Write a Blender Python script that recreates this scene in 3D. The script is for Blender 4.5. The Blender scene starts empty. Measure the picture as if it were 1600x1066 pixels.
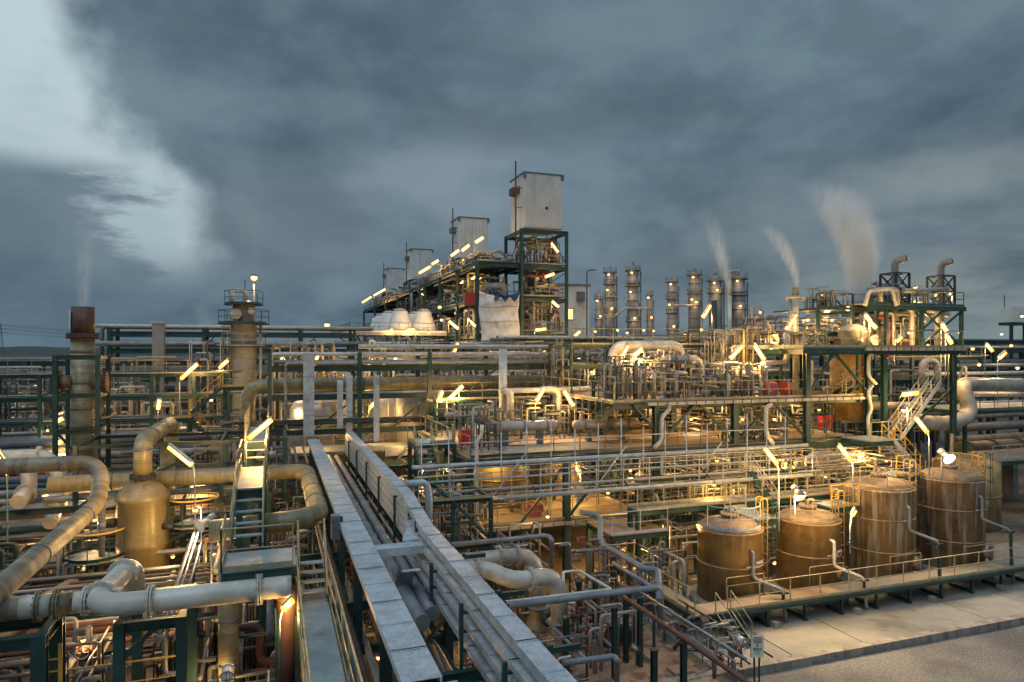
import bpy, math, random
from mathutils import Vector as V, Matrix
rnd = random.Random(7)
# ---------------------------------------------------------------- camera, world, sun, exposure
# The plant's grid is the world's: X runs along the cross racks, Y along the long bridge.
H = 12.0; FPX = 1066.7; TH = math.radians(19.3); CT, ST = math.cos(TH), math.sin(TH)
sc = bpy.context.scene
COL = sc.collection
cam = bpy.data.objects.new('camera', bpy.data.cameras.new('camera')); COL.objects.link(cam)
cam.location = (0, 0, H); cam.rotation_euler = (math.pi/2, 0, -TH)
cam.data.lens = 24; cam.data.sensor_width = 36; cam.data.shift_y = 15/1600
cam.data.clip_start = 0.2; cam.data.clip_end = 9000
sc.camera = cam
sc.view_settings.view_transform = 'Standard'; sc.view_settings.look = 'None'
sc.view_settings.exposure = 0.0; sc.view_settings.gamma = 1
sc.cycles.use_denoising = True
sc.cycles.max_bounces = 5; sc.cycles.diffuse_bounces = 2; sc.cycles.glossy_bounces = 2; sc.cycles.transparent_max_bounces = 4
sc.cycles.volume_bounces = 1; sc.cycles.volume_step_rate = 2.0
sc.cycles.sample_clamp_indirect = 3
SUN_EL, SUN_AZ = math.radians(58), math.radians(215)

def R(px, py, x=None, y=None, z=None, d=None):
    """point seen at a photo pixel (1600x1066) on a plane of the plant's grid, or at a viewing depth"""
    xc = (px-800)/FPX; zc = -(py-548)/FPX
    dx, dy = xc*CT + ST, -xc*ST + CT
    if x is not None: t = x/dx
    elif y is not None: t = y/dy
    elif z is not None: t = (z-H)/zc
    else: t = d
    return V((dx*t, dy*t, H + zc*t))

class NT:
    def __init__(s, tree): s.t = tree; tree.nodes.clear()
    def n(s, typ, ins=None, **kw):
        nd = s.t.nodes.new(typ)
        for k, v in kw.items(): setattr(nd, k, v)
        for k, v in (ins or {}).items():
            if isinstance(v, bpy.types.NodeSocket): s.t.links.new(v, nd.inputs[k])
            else: nd.inputs[k].default_value = v
        return nd
    def m(s, op, a, b=0.0, c=None, clamp=False):
        i = {0: a, 1: b}
        if c is not None: i[2] = c
        return s.n('ShaderNodeMath', i, operation=op, use_clamp=clamp).outputs[0]
    def mix(s, f, a, b, bt='MIX'):
        nd = s.n('ShaderNodeMix', None, data_type='RGBA', blend_type=bt)
        for idx, v in ((0, f), (6, a), (7, b)):
            if isinstance(v, bpy.types.NodeSocket): s.t.links.new(v, nd.inputs[idx])
            else: nd.inputs[idx].default_value = v if idx == 0 else (*v, 1) if len(v) == 3 else v
        return nd.outputs[2]
    def ss(s, x, lo, hi, a=0.0, b=1.0):
        return s.n('ShaderNodeMapRange', {0: x, 1: lo, 2: hi, 3: a, 4: b}, interpolation_type='SMOOTHSTEP').outputs[0]

w = bpy.data.worlds.new('World'); sc.world = w; w.use_nodes = True
N = NT(w.node_tree)
tc = N.n('ShaderNodeTexCoord').outputs['Generated']
rot = N.n('ShaderNodeMapping', {0: tc, 2: (0, 0, TH)}, vector_type='POINT').outputs[0]
sx = N.n('ShaderNodeSeparateXYZ', {0: rot})
dx, dy, dz = sx.outputs
az = N.m('ARCTAN2', dx, dy)
el = N.m('ARCSINE', dz)
zz = N.m('ADD', N.m('MAXIMUM', dz, 0.0), 0.30)
pl = N.n('ShaderNodeCombineXYZ', {0: N.m('DIVIDE', dx, zz), 1: N.m('DIVIDE', dy, zz), 2: 0.0}).outputs[0]
big = N.n('ShaderNodeTexNoise', {0: pl, 'Scale': 0.8, 'Detail': 4.0, 'Roughness': 0.5, 'Distortion': 0.25}).outputs[0]
fine = N.n('ShaderNodeTexNoise', {0: pl, 'Scale': 2.6, 'Detail': 8.0, 'Roughness': 0.54, 'Distortion': 0.12}).outputs[0]
wob = N.n('ShaderNodeTexNoise', {0: N.n('ShaderNodeCombineXYZ', {0: az, 1: el, 2: 0.0}).outputs[0], 'Scale': 3.4, 'Detail': 9.0, 'Roughness': 0.52}).outputs[0]
detail_ = N.n('ShaderNodeTexNoise', {0: N.n('ShaderNodeCombineXYZ', {0: az, 1: N.m('MULTIPLY', el, 1.7), 2: 3.0}).outputs[0], 'Scale': 5.0, 'Detail': 9.0, 'Roughness': 0.58, 'Distortion': 0.12}).outputs[0]
streak = N.n('ShaderNodeTexNoise', {0: N.n('ShaderNodeCombineXYZ', {0: N.m('MULTIPLY', az, 2.2), 1: N.m('MULTIPLY', el, 9.0), 2: 0.0}).outputs[0], 'Scale': 1.9, 'Detail': 8.0, 'Roughness': 0.62}).outputs[0]
sky = N.n('ShaderNodeTexSky', None, sky_type='NISHITA', sun_disc=False, sun_elevation=SUN_EL, sun_rotation=SUN_AZ)
SKYM = N.mix(1.0, sky.outputs[0], (0.05, 0.05, 0.05), 'MULTIPLY')
cl = N.m('ADD', N.m('MULTIPLY', big, 0.66), N.m('MULTIPLY', fine, 0.34))
cloud = N.mix(N.ss(cl, 0.38, 0.60), (0.068, 0.114, 0.158), (0.150, 0.226, 0.278))
# paler, greener light under the cloud base towards the right horizon, bluer to the left
low = N.ss(el, 0.30, 0.02)
rgt = N.ss(az, -0.15, 0.62)
cloud = N.mix(N.m('MULTIPLY', N.m('MULTIPLY', low, rgt), N.ss(streak, 0.35, 0.62, 0.35, 1.0)), cloud, (0.24, 0.285, 0.28))
cloud = N.mix(N.m('MULTIPLY', N.m('MULTIPLY', low, N.ss(az, -0.1, -0.6)), 0.75), cloud, (0.11, 0.175, 0.225))
cloud = N.mix(N.m('MULTIPLY', N.ss(detail_, 0.44, 0.68), 0.34), cloud, (0.22, 0.28, 0.33))
cloud = N.mix(N.m('MULTIPLY', N.ss(detail_, 0.50, 0.34), 0.35), cloud, (0.066, 0.097, 0.135))
# a dusty lighter veil hanging left of the towers
veil = N.m('MULTIPLY', N.ss(N.m('ABSOLUTE', N.m('ADD', az, 0.34)), 0.26, 0.02), N.ss(N.m('ABSOLUTE', N.m('SUBTRACT', el, 0.17)), 0.13, 0.0))
cloud = N.mix(N.m('MULTIPLY', veil, 0.55), cloud, (0.185, 0.235, 0.265))
def glowpatch(col, a0, e0, ra, re, amt, c):
    qa = N.m('DIVIDE', N.m('SUBTRACT', az, a0), ra); qe = N.m('DIVIDE', N.m('SUBTRACT', el, e0), re)
    dd = N.m('ADD', N.m('SQRT', N.m('ADD', N.m('MULTIPLY', qa, qa), N.m('MULTIPLY', qe, qe))), N.m('MULTIPLY', N.m('SUBTRACT', fine, 0.5), 2.6))
    return N.mix(N.m('MULTIPLY', N.ss(dd, 1.0, 0.1), amt), col, c)
cloud = glowpatch(cloud, -0.10, 0.245, 0.17, 0.11, 0.75, (0.24, 0.31, 0.36))
cloud = glowpatch(cloud, 0.56, 0.20, 0.24, 0.05, 0.7, (0.27, 0.32, 0.33))
cloud = glowpatch(cloud, 0.15, 0.44, 0.30, 0.06, 0.5, (0.19, 0.26, 0.32))
cloud = glowpatch(cloud, 0.02, 0.33, 0.5, 0.06, 0.45, (0.072, 0.105, 0.145))
# the break of clear sky at the left
edge = N.m('ADD', N.m('ADD', N.m('MULTIPLY', el, -0.56), -0.350), N.m('MULTIPLY', N.m('SUBTRACT', wob, 0.5), 0.50))
clear = N.m('MULTIPLY', N.ss(N.m('SUBTRACT', edge, az), -0.03, 0.06), N.ss(el, 0.07, 0.15))
band = N.m('MULTIPLY', N.m('MULTIPLY', N.ss(el, 0.245, 0.205), N.ss(N.m('ADD', N.m('MULTIPLY', streak, 1.0), N.m('MULTIPLY', N.m('ADD', az, 0.5), -2.2)), 0.46, 0.62)), 0.9)
clear = N.m('MULTIPLY', clear, N.m('SUBTRACT', 1.0, band))
clearcol = N.mix(N.ss(el, 0.08, 0.4), (0.42, 0.51, 0.53), (0.52, 0.64, 0.67))
clearcol = N.mix(0.25, clearcol, SKYM, 'ADD')
clearcol = N.mix(N.m('MULTIPLY', N.ss(detail_, 0.42, 0.66), 0.45), clearcol, (0.29, 0.40, 0.45))
col = N.mix(N.m('MULTIPLY', clear, 0.92), cloud, clearcol)
# unseen sky overhead, made brighter to light the upward faces
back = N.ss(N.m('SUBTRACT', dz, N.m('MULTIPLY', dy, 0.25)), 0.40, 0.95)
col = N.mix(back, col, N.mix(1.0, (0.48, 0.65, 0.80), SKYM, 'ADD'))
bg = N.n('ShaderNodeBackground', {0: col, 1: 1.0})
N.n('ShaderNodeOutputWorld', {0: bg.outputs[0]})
sun = bpy.data.objects.new('sun', bpy.data.lights.new('sun', 'SUN')); COL.objects.link(sun)
sun.data.energy = 0.5; sun.data.angle = math.radians(20); sun.data.color = (0.85, 0.92, 1.0)
sun.rotation_euler = (math.pi/2-SUN_EL, 0, math.pi-SUN_AZ)

# ---------------------------------------------------------------- materials
MAT = {}
def mat(name, c1, c2=None, scale=1.0, rough=0.5, metal=0.0, bump=0.0, spots=None, streaks=None, bands=None, stretch=(1, 1, 1), detail=5.0, cell=0, bscale=None):
    m = bpy.data.materials.new(name); m.use_nodes = True; MAT[name] = m
    N = NT(m.node_tree)
    pos = N.n('ShaderNodeNewGeometry').outputs['Position']
    P = N.n('ShaderNodeMapping', {0: pos, 3: stretch}).outputs[0]
    nz = N.n('ShaderNodeTexNoise', {0: P, 'Scale': scale, 'Detail': detail, 'Roughness': 0.6}).outputs[0]
    c2 = c2 or tuple(x*0.7 for x in c1)
    col = N.mix(N.ss(nz, 0.36, 0.64), c1, c2)
    if cell:
        vo = N.n('ShaderNodeTexVoronoi', {0: pos, 'Scale': cell}).outputs['Color']
        bw = N.n('ShaderNodeSeparateColor', {0: vo}).outputs[0]
        col = N.mix(1.0, col, N.mix(bw, (0.78, 0.78, 0.78), (1.12, 1.12, 1.12)), 'MULTIPLY')
    if streaks:
        sm = N.n('ShaderNodeMapping', {0: pos, 3: (1, 1, 0.07)}).outputs[0]
        s = N.n('ShaderNodeTexNoise', {0: sm, 'Scale': streaks[1], 'Detail': 6.0, 'Roughness': 0.65}).outputs[0]
        col = N.mix(N.ss(s, streaks[2], streaks[2]+0.14, 0, streaks[3]), col, streaks[0])
    if bands:
        uv = N.n('ShaderNodeUVMap').outputs[0]
        bm = N.n('ShaderNodeMapping', {0: uv, 3: (bands[1], 0.05, 1)}).outputs[0]
        s = N.n('ShaderNodeTexNoise', {0: bm, 'Scale': 1.0, 'Detail': 4.0, 'Roughness': 0.8}).outputs[0]
        col = N.mix(N.ss(s, 0.46, 0.60, 0, bands[2]), col, bands[0])
    if spots:
        s = N.n('ShaderNodeTexNoise', {0: pos, 'Scale': spots[1], 'Detail': 8.0, 'Roughness': 0.68}).outputs[0]
        col = N.mix(N.ss(s, spots[2], spots[2]+0.09, 0, spots[3]), col, spots[0])
    ins = {'Base Color': col, 'Roughness': N.ss(nz, 0.2, 0.8, max(0, rough-0.12), min(1, rough+0.12)), 'Metallic': metal}
    if bump:
        bn = N.n('ShaderNodeTexNoise', {0: pos, 'Scale': bscale or scale*6, 'Detail': 6.0}).outputs[0]
        ins['Normal'] = N.n('ShaderNodeBump', {'Height': bn, 'Strength': bump, 'Distance': 0.02}).outputs[0]
    if name == 'gravel':
        lf = N.n('ShaderNodeTexNoise', {0: pos, 'Scale': 0.25, 'Detail': 5.0}).outputs[0]
        ins['Base Color'] = N.mix(1.0, col, N.mix(N.ss(lf, 0.35, 0.65), (0.62, 0.62, 0.62), (1.15, 1.12, 1.08)), 'MULTIPLY')
    b = N.n('ShaderNodeBsdfPrincipled', ins)
    N.n('ShaderNodeOutputMaterial', {0: b.outputs[0]})
    return m
def emit(name, c, s):
    m = bpy.data.materials.new(name); m.use_nodes = True; MAT[name] = m
    N = NT(m.node_tree)
    e = N.n('ShaderNodeEmission', {0: (*c, 1), 1: s})
    N.n('ShaderNodeOutputMaterial', {0: e.outputs[0]}); m.cycles.emission_sampling = 'NONE'
RUST = (0.13, 0.048, 0.02)
mat('green', (0.010, 0.037, 0.034), (0.018, 0.056, 0.050), 1.2, 0.42, spots=(RUST, 1.1, 0.64, 0.75))
mat('green_dark', (0.008, 0.024, 0.022), (0.013, 0.036, 0.032), 1.2, 0.5, spots=(RUST, 1.3, 0.62, 0.6))
mat('green_pale', (0.035, 0.08, 0.066), (0.022, 0.055, 0.048), 1.5, 0.45, spots=(RUST, 1.7, 0.64, 0.5))
mat('galv', (0.41, 0.46, 0.49), (0.31, 0.35, 0.375), 2.5, 0.42, 0.1, cell=30, spots=((0.17, 0.17, 0.165), 0.7, 0.55, 0.5), streaks=((0.2, 0.19, 0.18), 5.0, 0.6, 0.4), bump=0.08)
mat('galv_dark', (0.17, 0.19, 0.20), (0.12, 0.13, 0.14), 2.0, 0.5, 0.3, cell=10)
mat('cladding', (0.37, 0.345, 0.30), (0.25, 0.23, 0.195), 1.3, 0.45, 0.15, spots=(RUST, 1.2, 0.66, 0.5), bands=((0.22, 0.20, 0.17), 1.1, 0.35))
mat('pipe_white', (0.50, 0.48, 0.42), (0.36, 0.335, 0.28), 1.4, 0.38, spots=((0.20, 0.12, 0.06), 2.0, 0.60, 0.6), bump=0.05)
mat('pipe_grey', (0.22, 0.22, 0.21), (0.14, 0.14, 0.135), 1.4, 0.45, 0.2, spots=(RUST, 1.6, 0.64, 0.5))
mat('pipe_dark', (0.075, 0.08, 0.085), (0.11, 0.11, 0.11), 1.4, 0.5, spots=(RUST, 1.5, 0.6, 0.5))
mat('pipe_slate', (0.17, 0.19, 0.21), (0.12, 0.135, 0.15), 1.6, 0.5, spots=((0.3, 0.3, 0.3), 1.8, 0.66, 0.5))
mat('frp', (0.265, 0.235, 0.135), (0.17, 0.145, 0.078), 1.6, 0.42, bands=((0.12, 0.095, 0.05), 2.6, 0.65), spots=((0.12, 0.06, 0.03), 1.1, 0.66, 0.6))
mat('frp_dark', (0.17, 0.14, 0.085), (0.10, 0.082, 0.05), 1.6, 0.5, bands=((0.30, 0.27, 0.2), 1.4, 0.5), spots=((0.09, 0.04, 0.02), 1.1, 0.62, 0.7))
mat('vessel', (0.215, 0.175, 0.085), (0.155, 0.12, 0.055), 1.3, 0.38, streaks=((0.10, 0.055, 0.02), 2.6, 0.53, 0.6), bands=((0.11, 0.085, 0.04), 9.0, 0.5), bump=0.08)
mat('tank_brown', (0.34, 0.225, 0.08), (0.19, 0.115, 0.038), 0.9, 0.42, streaks=((0.42, 0.34, 0.22), 4.5, 0.53, 0.5), spots=((0.06, 0.028, 0.012), 0.8, 0.6, 0.7), bump=0.08)
mat('tank_chalky', (0.30, 0.205, 0.10), (0.18, 0.12, 0.06), 0.9, 0.5, streaks=((0.50, 0.46, 0.40), 4.2, 0.48, 0.85), spots=((0.07, 0.035, 0.02), 0.9, 0.6, 0.6), bump=0.08)
mat('tank_top', (0.22, 0.16, 0.10), (0.13, 0.085, 0.05), 2.6, 0.65, spots=((0.38, 0.33, 0.26), 1.7, 0.6, 0.5), bump=0.2)
mat('steelgrey', (0.24, 0.235, 0.225), (0.18, 0.175, 0.165), 0.5, 0.55, 0.05, streaks=((0.16, 0.12, 0.09), 1.4, 0.56, 0.5))
mat('panel', (0.60, 0.60, 0.56), (0.50, 0.50, 0.47), 0.4, 0.5, streaks=((0.36, 0.33, 0.28), 0.9, 0.54, 0.45))
mat('white_paint', (0.72, 0.72, 0.70), (0.6, 0.6, 0.58), 1.2, 0.5)
mat('concrete', (0.205, 0.20, 0.175), (0.155, 0.15, 0.13), 0.35, 0.8, spots=((0.09, 0.083, 0.07), 0.45, 0.54, 0.6), bump=0.25, bscale=9)
mat('floor_shaded', (0.15, 0.12, 0.08), (0.085, 0.068, 0.046), 0.25, 0.75, spots=((0.05, 0.03, 0.02), 0.33, 0.50, 0.85), bump=0.3, bscale=7)  # darker copy of floor_stained: shade in the gaps is put into the colour
mat('floor_stained', (0.27, 0.22, 0.14), (0.17, 0.135, 0.085), 0.25, 0.75, spots=((0.15, 0.075, 0.04), 0.33, 0.53, 0.85), bump=0.3, bscale=7)
mat('deck_rust', (0.34, 0.27, 0.19), (0.27, 0.20, 0.13), 0.5, 0.75, spots=((0.14, 0.055, 0.03), 0.7, 0.55, 0.85), bump=0.2, bscale=9)
mat('grating', (0.20, 0.225, 0.225), (0.15, 0.17, 0.17), 2.2, 0.55, 0.2, spots=(RUST, 0.9, 0.6, 0.45), bump=0.25, bscale=22)
mat('deck_sheet', (0.26, 0.31, 0.31), (0.18, 0.22, 0.22), 1.3, 0.6, 0.1, spots=((0.12, 0.10, 0.08), 0.8, 0.58, 0.55), bump=0.1)
mat('kerb', (0.24, 0.22, 0.19), (0.16, 0.14, 0.115), 1.5, 0.85, streaks=((0.10, 0.055, 0.03), 3.5, 0.52, 0.7), spots=((0.08, 0.07, 0.06), 1.2, 0.56, 0.6), bump=0.2)
mat('gravel', (0.165, 0.162, 0.158), (0.075, 0.073, 0.071), 17.0, 0.95, bump=1.0, bscale=16, detail=8.0, spots=((0.32, 0.315, 0.31), 22.0, 0.6, 0.8), streaks=None)
mat('scrub', (0.045, 0.05, 0.03), (0.09, 0.07, 0.045), 0.012, 0.95, spots=((0.02, 0.03, 0.018), 0.03, 0.5, 0.8))
mat('hillside', (0.022, 0.032, 0.03), (0.03, 0.042, 0.034), 0.01, 1.0)
mat('yellow', (0.62, 0.37, 0.05), (0.50, 0.29, 0.04), 3.0, 0.45, spots=((0.2, 0.1, 0.03), 3.0, 0.62, 0.6))
mat('yellow_pale', (0.36, 0.30, 0.16), (0.25, 0.21, 0.12), 3.0, 0.5, spots=(RUST, 2.5, 0.62, 0.5))
mat('red', (0.36, 0.022, 0.018), (0.25, 0.02, 0.015), 1.5, 0.45)
mat('red_pale', (0.42, 0.10, 0.10), (0.32, 0.07, 0.07), 1.5, 0.5)
mat('slab_rust', (0.27, 0.185, 0.12), (0.19, 0.12, 0.075), 0.6, 0.8, spots=((0.09, 0.035, 0.02), 1.3, 0.50, 0.85), bump=0.3, bscale=8)
mat('rustred', (0.12, 0.045, 0.028), (0.075, 0.028, 0.018), 2.0, 0.7, spots=((0.28, 0.13, 0.07), 2.4, 0.6, 0.5))
mat('rusty_stack', (0.085, 0.042, 0.034), (0.05, 0.026, 0.022), 1.2, 0.7, streaks=((0.16, 0.10, 0.08), 3.0, 0.55, 0.6))
mat('tarp_white', (0.62, 0.62, 0.60), (0.52, 0.52, 0.50), 1.0, 0.6)
mat('tarp_blue', (0.02, 0.085, 0.24), (0.015, 0.06, 0.17), 1.0, 0.5)
mat('black', (0.02, 0.02, 0.022), (0.03, 0.03, 0.03), 2.0, 0.6)
mat('sign_green', (0.0, 0.22, 0.14), (0.0, 0.2, 0.13), 2.0, 0.5)
mat('sign_cream', (0.60, 0.57, 0.46), (0.52, 0.49, 0.4), 3.0, 0.5)
def lampglow(name, core, rim):
    # white core to golden rim: the lamp's halo painted into its emission colour
    m = bpy.data.materials.new(name); m.use_nodes = True; MAT[name] = m; N = NT(m.node_tree)
    fc = N.n('ShaderNodeLayerWeight', {0: 0.5}).outputs['Facing']
    e = N.n('ShaderNodeEmission', {0: N.mix(N.ss(fc, 0.12, 0.62), core, rim), 1: 1.0})
    N.n('ShaderNodeOutputMaterial', {0: e.outputs[0]}); m.cycles.emission_sampling = 'NONE'
lampglow('tube_glow', (6.5, 3.7, 0.95), (3.4, 1.35, 0.10))
lampglow('bulb_glow', (7.5, 4.4, 1.2), (3.4, 1.35, 0.10))
emit('window_glow', (1.0, 0.62, 0.22), 2.2)
emit('white_glow', (1.0, 0.85, 0.62), 22.0)

# ---------------------------------------------------------------- mesh building
class MB:
    def __init__(s): s.v = []; s.f = []; s.uv = {}; s.sm = set()
    def add(s, vs, fs, smooth=False):
        o = len(s.v); s.v += [tuple(p) for p in vs]
        for f in fs:
            if smooth: s.sm.add(len(s.f))
            s.f.append(tuple(i+o for i in f))
        return s
    def box(s, a, b):
        x0, y0, z0 = a; x1, y1, z1 = b
        return s.add([(x, y, z) for z in (z0, z1) for x, y in ((x0, y0), (x1, y0), (x1, y1), (x0, y1))],
            [(3, 2, 1, 0), (4, 5, 6, 7), (0, 1, 5, 4), (1, 2, 6, 5), (2, 3, 7, 6), (3, 0, 4, 7)])
    def cbox(s, c, sz): return s.box([c[i]-sz[i]/2 for i in range(3)], [c[i]+sz[i]/2 for i in range(3)])
    def bar(s, p, q, w, h=None, up=None):
        p, q = V(p), V(q); h = h or w
        d = (q-p)
        if d.length < 1e-5: return s
        d.normalize(); up = V(up or (0, 0, 1))
        if abs(d.dot(up)) > 0.98: up = V((0, 1, 0))
        a = d.cross(up).normalized()*w/2; b = a.cross(d).normalized()*h/2
        return s.add([p-a-b, p+a-b, p+a+b, p-a+b, q-a-b, q+a-b, q+a+b, q-a+b],
            [(3, 2, 1, 0), (4, 5, 6, 7), (0, 1, 5, 4), (1, 2, 6, 5), (2, 3, 7, 6), (3, 0, 4, 7)])
    def ibeam(s, p, q, w, h, up=None):
        """H section, one connected solid"""
        p, q = V(p), V(q); d = (q-p).normalized(); up = V(up or (0, 0, 1))
        if abs(d.dot(up)) > 0.98: up = V((0, 1, 0))
        a = d.cross(up).normalized(); b = a.cross(d).normalized(); t = min(w, h)*0.12
        pr = [(-w/2, -h/2), (w/2, -h/2), (w/2, -h/2+t), (t/2, -h/2+t), (t/2, h/2-t), (w/2, h/2-t), (w/2, h/2), (-w/2, h/2), (-w/2, h/2-t), (-t/2, h/2-t), (-t/2, -h/2+t), (-w/2, -h/2+t)]
        n = len(pr); vs = [e+a*x+b*y for e in (p, q) for x, y in pr]
        fs = [(i, (i+1) % n, (i+1) % n+n, i+n) for i in range(n)] + [tuple(range(n-1, -1, -1)), tuple(range(n, 2*n))]
        return s.add(vs, fs)
    def tube(s, pts, r, n=8, bend=None, caps=True, seg=5):
        pts = [V(p) for p in pts]
        if bend is None: bend = r*1.6
        path = [pts[0]]
        if bend > 0:
            for i in range(1, len(pts)-1):
                a, b, c = pts[i-1], pts[i], pts[i+1]
                l1, l2 = (a-b).length, (c-b).length
                k = min(bend*1.4, l1*0.48, l2*0.48)
                if k < 1e-4: continue
                u, v2 = (a-b).normalized(), (c-b).normalized()
                if abs(u.dot(v2)) > 0.999: path.append(b); continue
                s0, s1 = b+u*k, b+v2*k
                for j in range(seg+1):
                    t = j/seg; path.append(s0*(1-t)**2 + b*2*t*(1-t) + s1*t*t)
        else: path += pts[1:-1]
        path.append(pts[-1])
        d0 = (path[1]-path[0]).normalized()
        up = V((0, 0, 1)) if abs(d0.z) < 0.9 else V((1, 0, 0))
        a = d0.cross(up).normalized(); o = len(s.v); L = 0.0; uvs = []
        for i, p in enumerate(path):
            if i == 0: d = d0
            elif i == len(path)-1: d = (p-path[i-1]).normalized()
            else: d = ((p-path[i-1]).normalized()+(path[i+1]-p).normalized()).normalized()
            if i: L += (p-path[i-1]).length
            a = (a-d*a.dot(d)); a.normalize(); b = d.cross(a)
            rr = r[i] if isinstance(r, list) else r
            for k in range(n):
                t = 2*math.pi*k/n; s.v.append(tuple(p+a*math.cos(t)*rr+b*math.sin(t)*rr)); uvs.append((L, k/n))
        for i in range(len(path)-1):
            for k in range(n):
                k2 = (k+1) % n; f = (o+i*n+k, o+i*n+k2, o+(i+1)*n+k2, o+(i+1)*n+k)
                s.uv[len(s.f)] = [uvs[j-o] for j in f]; s.sm.add(len(s.f)); s.f.append(f)
        if caps:
            s.f.append(tuple(o+k for k in range(n-1, -1, -1))); s.f.append(tuple(o+(len(path)-1)*n+k for k in range(n)))
        return s
    def lathe(s, c, prof, n=24, axis='z'):
        """prof: list of (radius, height) from bottom to top; closed with caps"""
        c = V(c); o = len(s.v)
        for r, h in prof:
            for k in range(n):
                t = 2*math.pi*k/n; x, y = r*math.cos(t), r*math.sin(t)
                p = (x, y, h) if axis == 'z' else (h, x, y) if axis == 'x' else (y, h, x)
                s.v.append(tuple(c+V(p)))
        for i in range(len(prof)-1):
            sharp = abs(prof[i][1]-prof[i+1][1]) < 1e-6
            for k in range(n):
                k2 = (k+1) % n; f = (o+i*n+k, o+i*n+k2, o+(i+1)*n+k2, o+(i+1)*n+k)
                s.uv[len(s.f)] = [(prof[i][1], k/n), (prof[i][1], (k+1)/n), (prof[i+1][1], (k+1)/n), (prof[i+1][1], k/n)]
                if not sharp: s.sm.add(len(s.f))
                s.f.append(f)
        s.f.append(tuple(o+k for k in range(n-1, -1, -1))); m = (len(prof)-1)*n
        s.f.append(tuple(o+m+k for k in range(n)))
        return s
    def torus(s, c, R_, r, n=20, m=6, axis='z', a0=0, a1=2*math.pi):
        full = abs(a1-a0-2*math.pi) < 1e-6
        pts = []
        for i in range(n+1):
            t = a0+(a1-a0)*i/n; x, y = R_*math.cos(t), R_*math.sin(t)
            pts.append(V(c)+V((x, y, 0) if axis == 'z' else (0, x, y) if axis == 'x' else (x, 0, y)))
        return s.tube(pts, r, m, bend=0, caps=not full)
    def prism(s, pts, h0, h1):
        n = len(pts)
        return s.add([(x, y, h0) for x, y in pts]+[(x, y, h1) for x, y in pts],
            [(i, (i+1) % n, (i+1) % n+n, i+n) for i in range(n)]+[tuple(range(n-1, -1, -1)), tuple(range(n, 2*n))])

def root_of(o):
    while o.parent: o = o.parent
    return o
def obj(name, mb, m, parent=None, **props):
    me = bpy.data.meshes.new(name)
    off = V((0, 0, 0))
    if parent is not None: off = V(root_of(parent).location)
    me.from_pydata([(x-off.x, y-off.y, z-off.z) for x, y, z in mb.v], [], mb.f)
    if mb.sm:
        me.polygons.foreach_set('use_smooth', [i in mb.sm for i in range(len(mb.f))])
    if mb.uv:
        uvl = me.uv_layers.new(name='UVMap').data; li = 0; buf = []
        for i, f in enumerate(mb.f):
            u = mb.uv.get(i); buf += [c for q in u for c in q] if u else [0.0]*(2*len(f))
        uvl.foreach_set('uv', buf)
    me.materials.append(MAT[m]); me.update()
    o = bpy.data.objects.new(name, me); COL.objects.link(o)
    if parent is not None: o.parent = parent
    for k, v in props.items(): o[k] = v
    return o
USED = {}
def tag(o, label, cat, group=None):
    o['label'] = label; o['category'] = cat
    if group: o['group'] = group
    USED[label] = USED.get(label, 0)+1
    return o
def thing(name, label, cat, loc=(0, 0, 0), group=None):
    o = bpy.data.objects.new(name, None); COL.objects.link(o); o.empty_display_size = 0.3
    o.location = loc; return tag(o, label, cat, group)
def struct(name, mb, m): return obj(name, mb, m, kind='structure')
ORD = ['first', 'second', 'third', 'fourth', 'fifth', 'sixth', 'seventh', 'eighth', 'ninth', 'tenth', 'eleventh', 'twelfth', 'thirteenth', 'fourteenth', 'fifteenth', 'sixteenth', 'seventeenth', 'eighteenth', 'nineteenth', 'twentieth']

def pipe(label, pts, r, m='pipe_grey', group=None, n=12, fl=(), band=(), cat='pipe', bend=None, parent=None, name='pipe', seg=6, frac=None):
    """one run of pipe; fl = distances (in metres) along the run where bolted flange pairs sit"""
    o = obj(name, MB().tube(pts, r, n, bend, seg=seg), m, parent)
    if parent is None: tag(o, label, cat, group)
    P = [V(p) for p in pts]
    def at(dist):
        for a, b in zip(P, P[1:]):
            l = (b-a).length
            if dist <= l or b is P[-1]: return a+(b-a).normalized()*dist, (b-a).normalized()
            dist -= l
    for d in fl:
        p, t = at(d); obj('flange', flange_mb(p, t, r), m, o)
    for d in band:
        p, t = at(d); obj('clamp_band', MB().tube([p-t*0.04, p+t*0.04], r*1.08, n, 0), 'galv_dark', o)
    return o
def flange_mb(p, t, r, nb=14):
    mb = MB(); th = max(0.035, r*0.13); g = 0.012
    mb.tube([p-t*(th+g), p-t*g], r*1.42, 20, 0); mb.tube([p+t*g, p+t*(th+g)], r*1.42, 20, 0)
    mb.tube([p-t*g*1.2, p+t*g*1.2], r*1.2, 14, 0)
    up = V((0, 0, 1)) if abs(t.z) < 0.9 else V((1, 0, 0)); a = t.cross(up).normalized(); b = t.cross(a)
    for k in range(nb):
        an = 2*math.pi*k/nb; c = p+(a*math.cos(an)+b*math.sin(an))*r*1.3
        mb.bar(c-t*(th*2.1+g), c+t*(th*2.1+g), r*0.13)
    return mb
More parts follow.
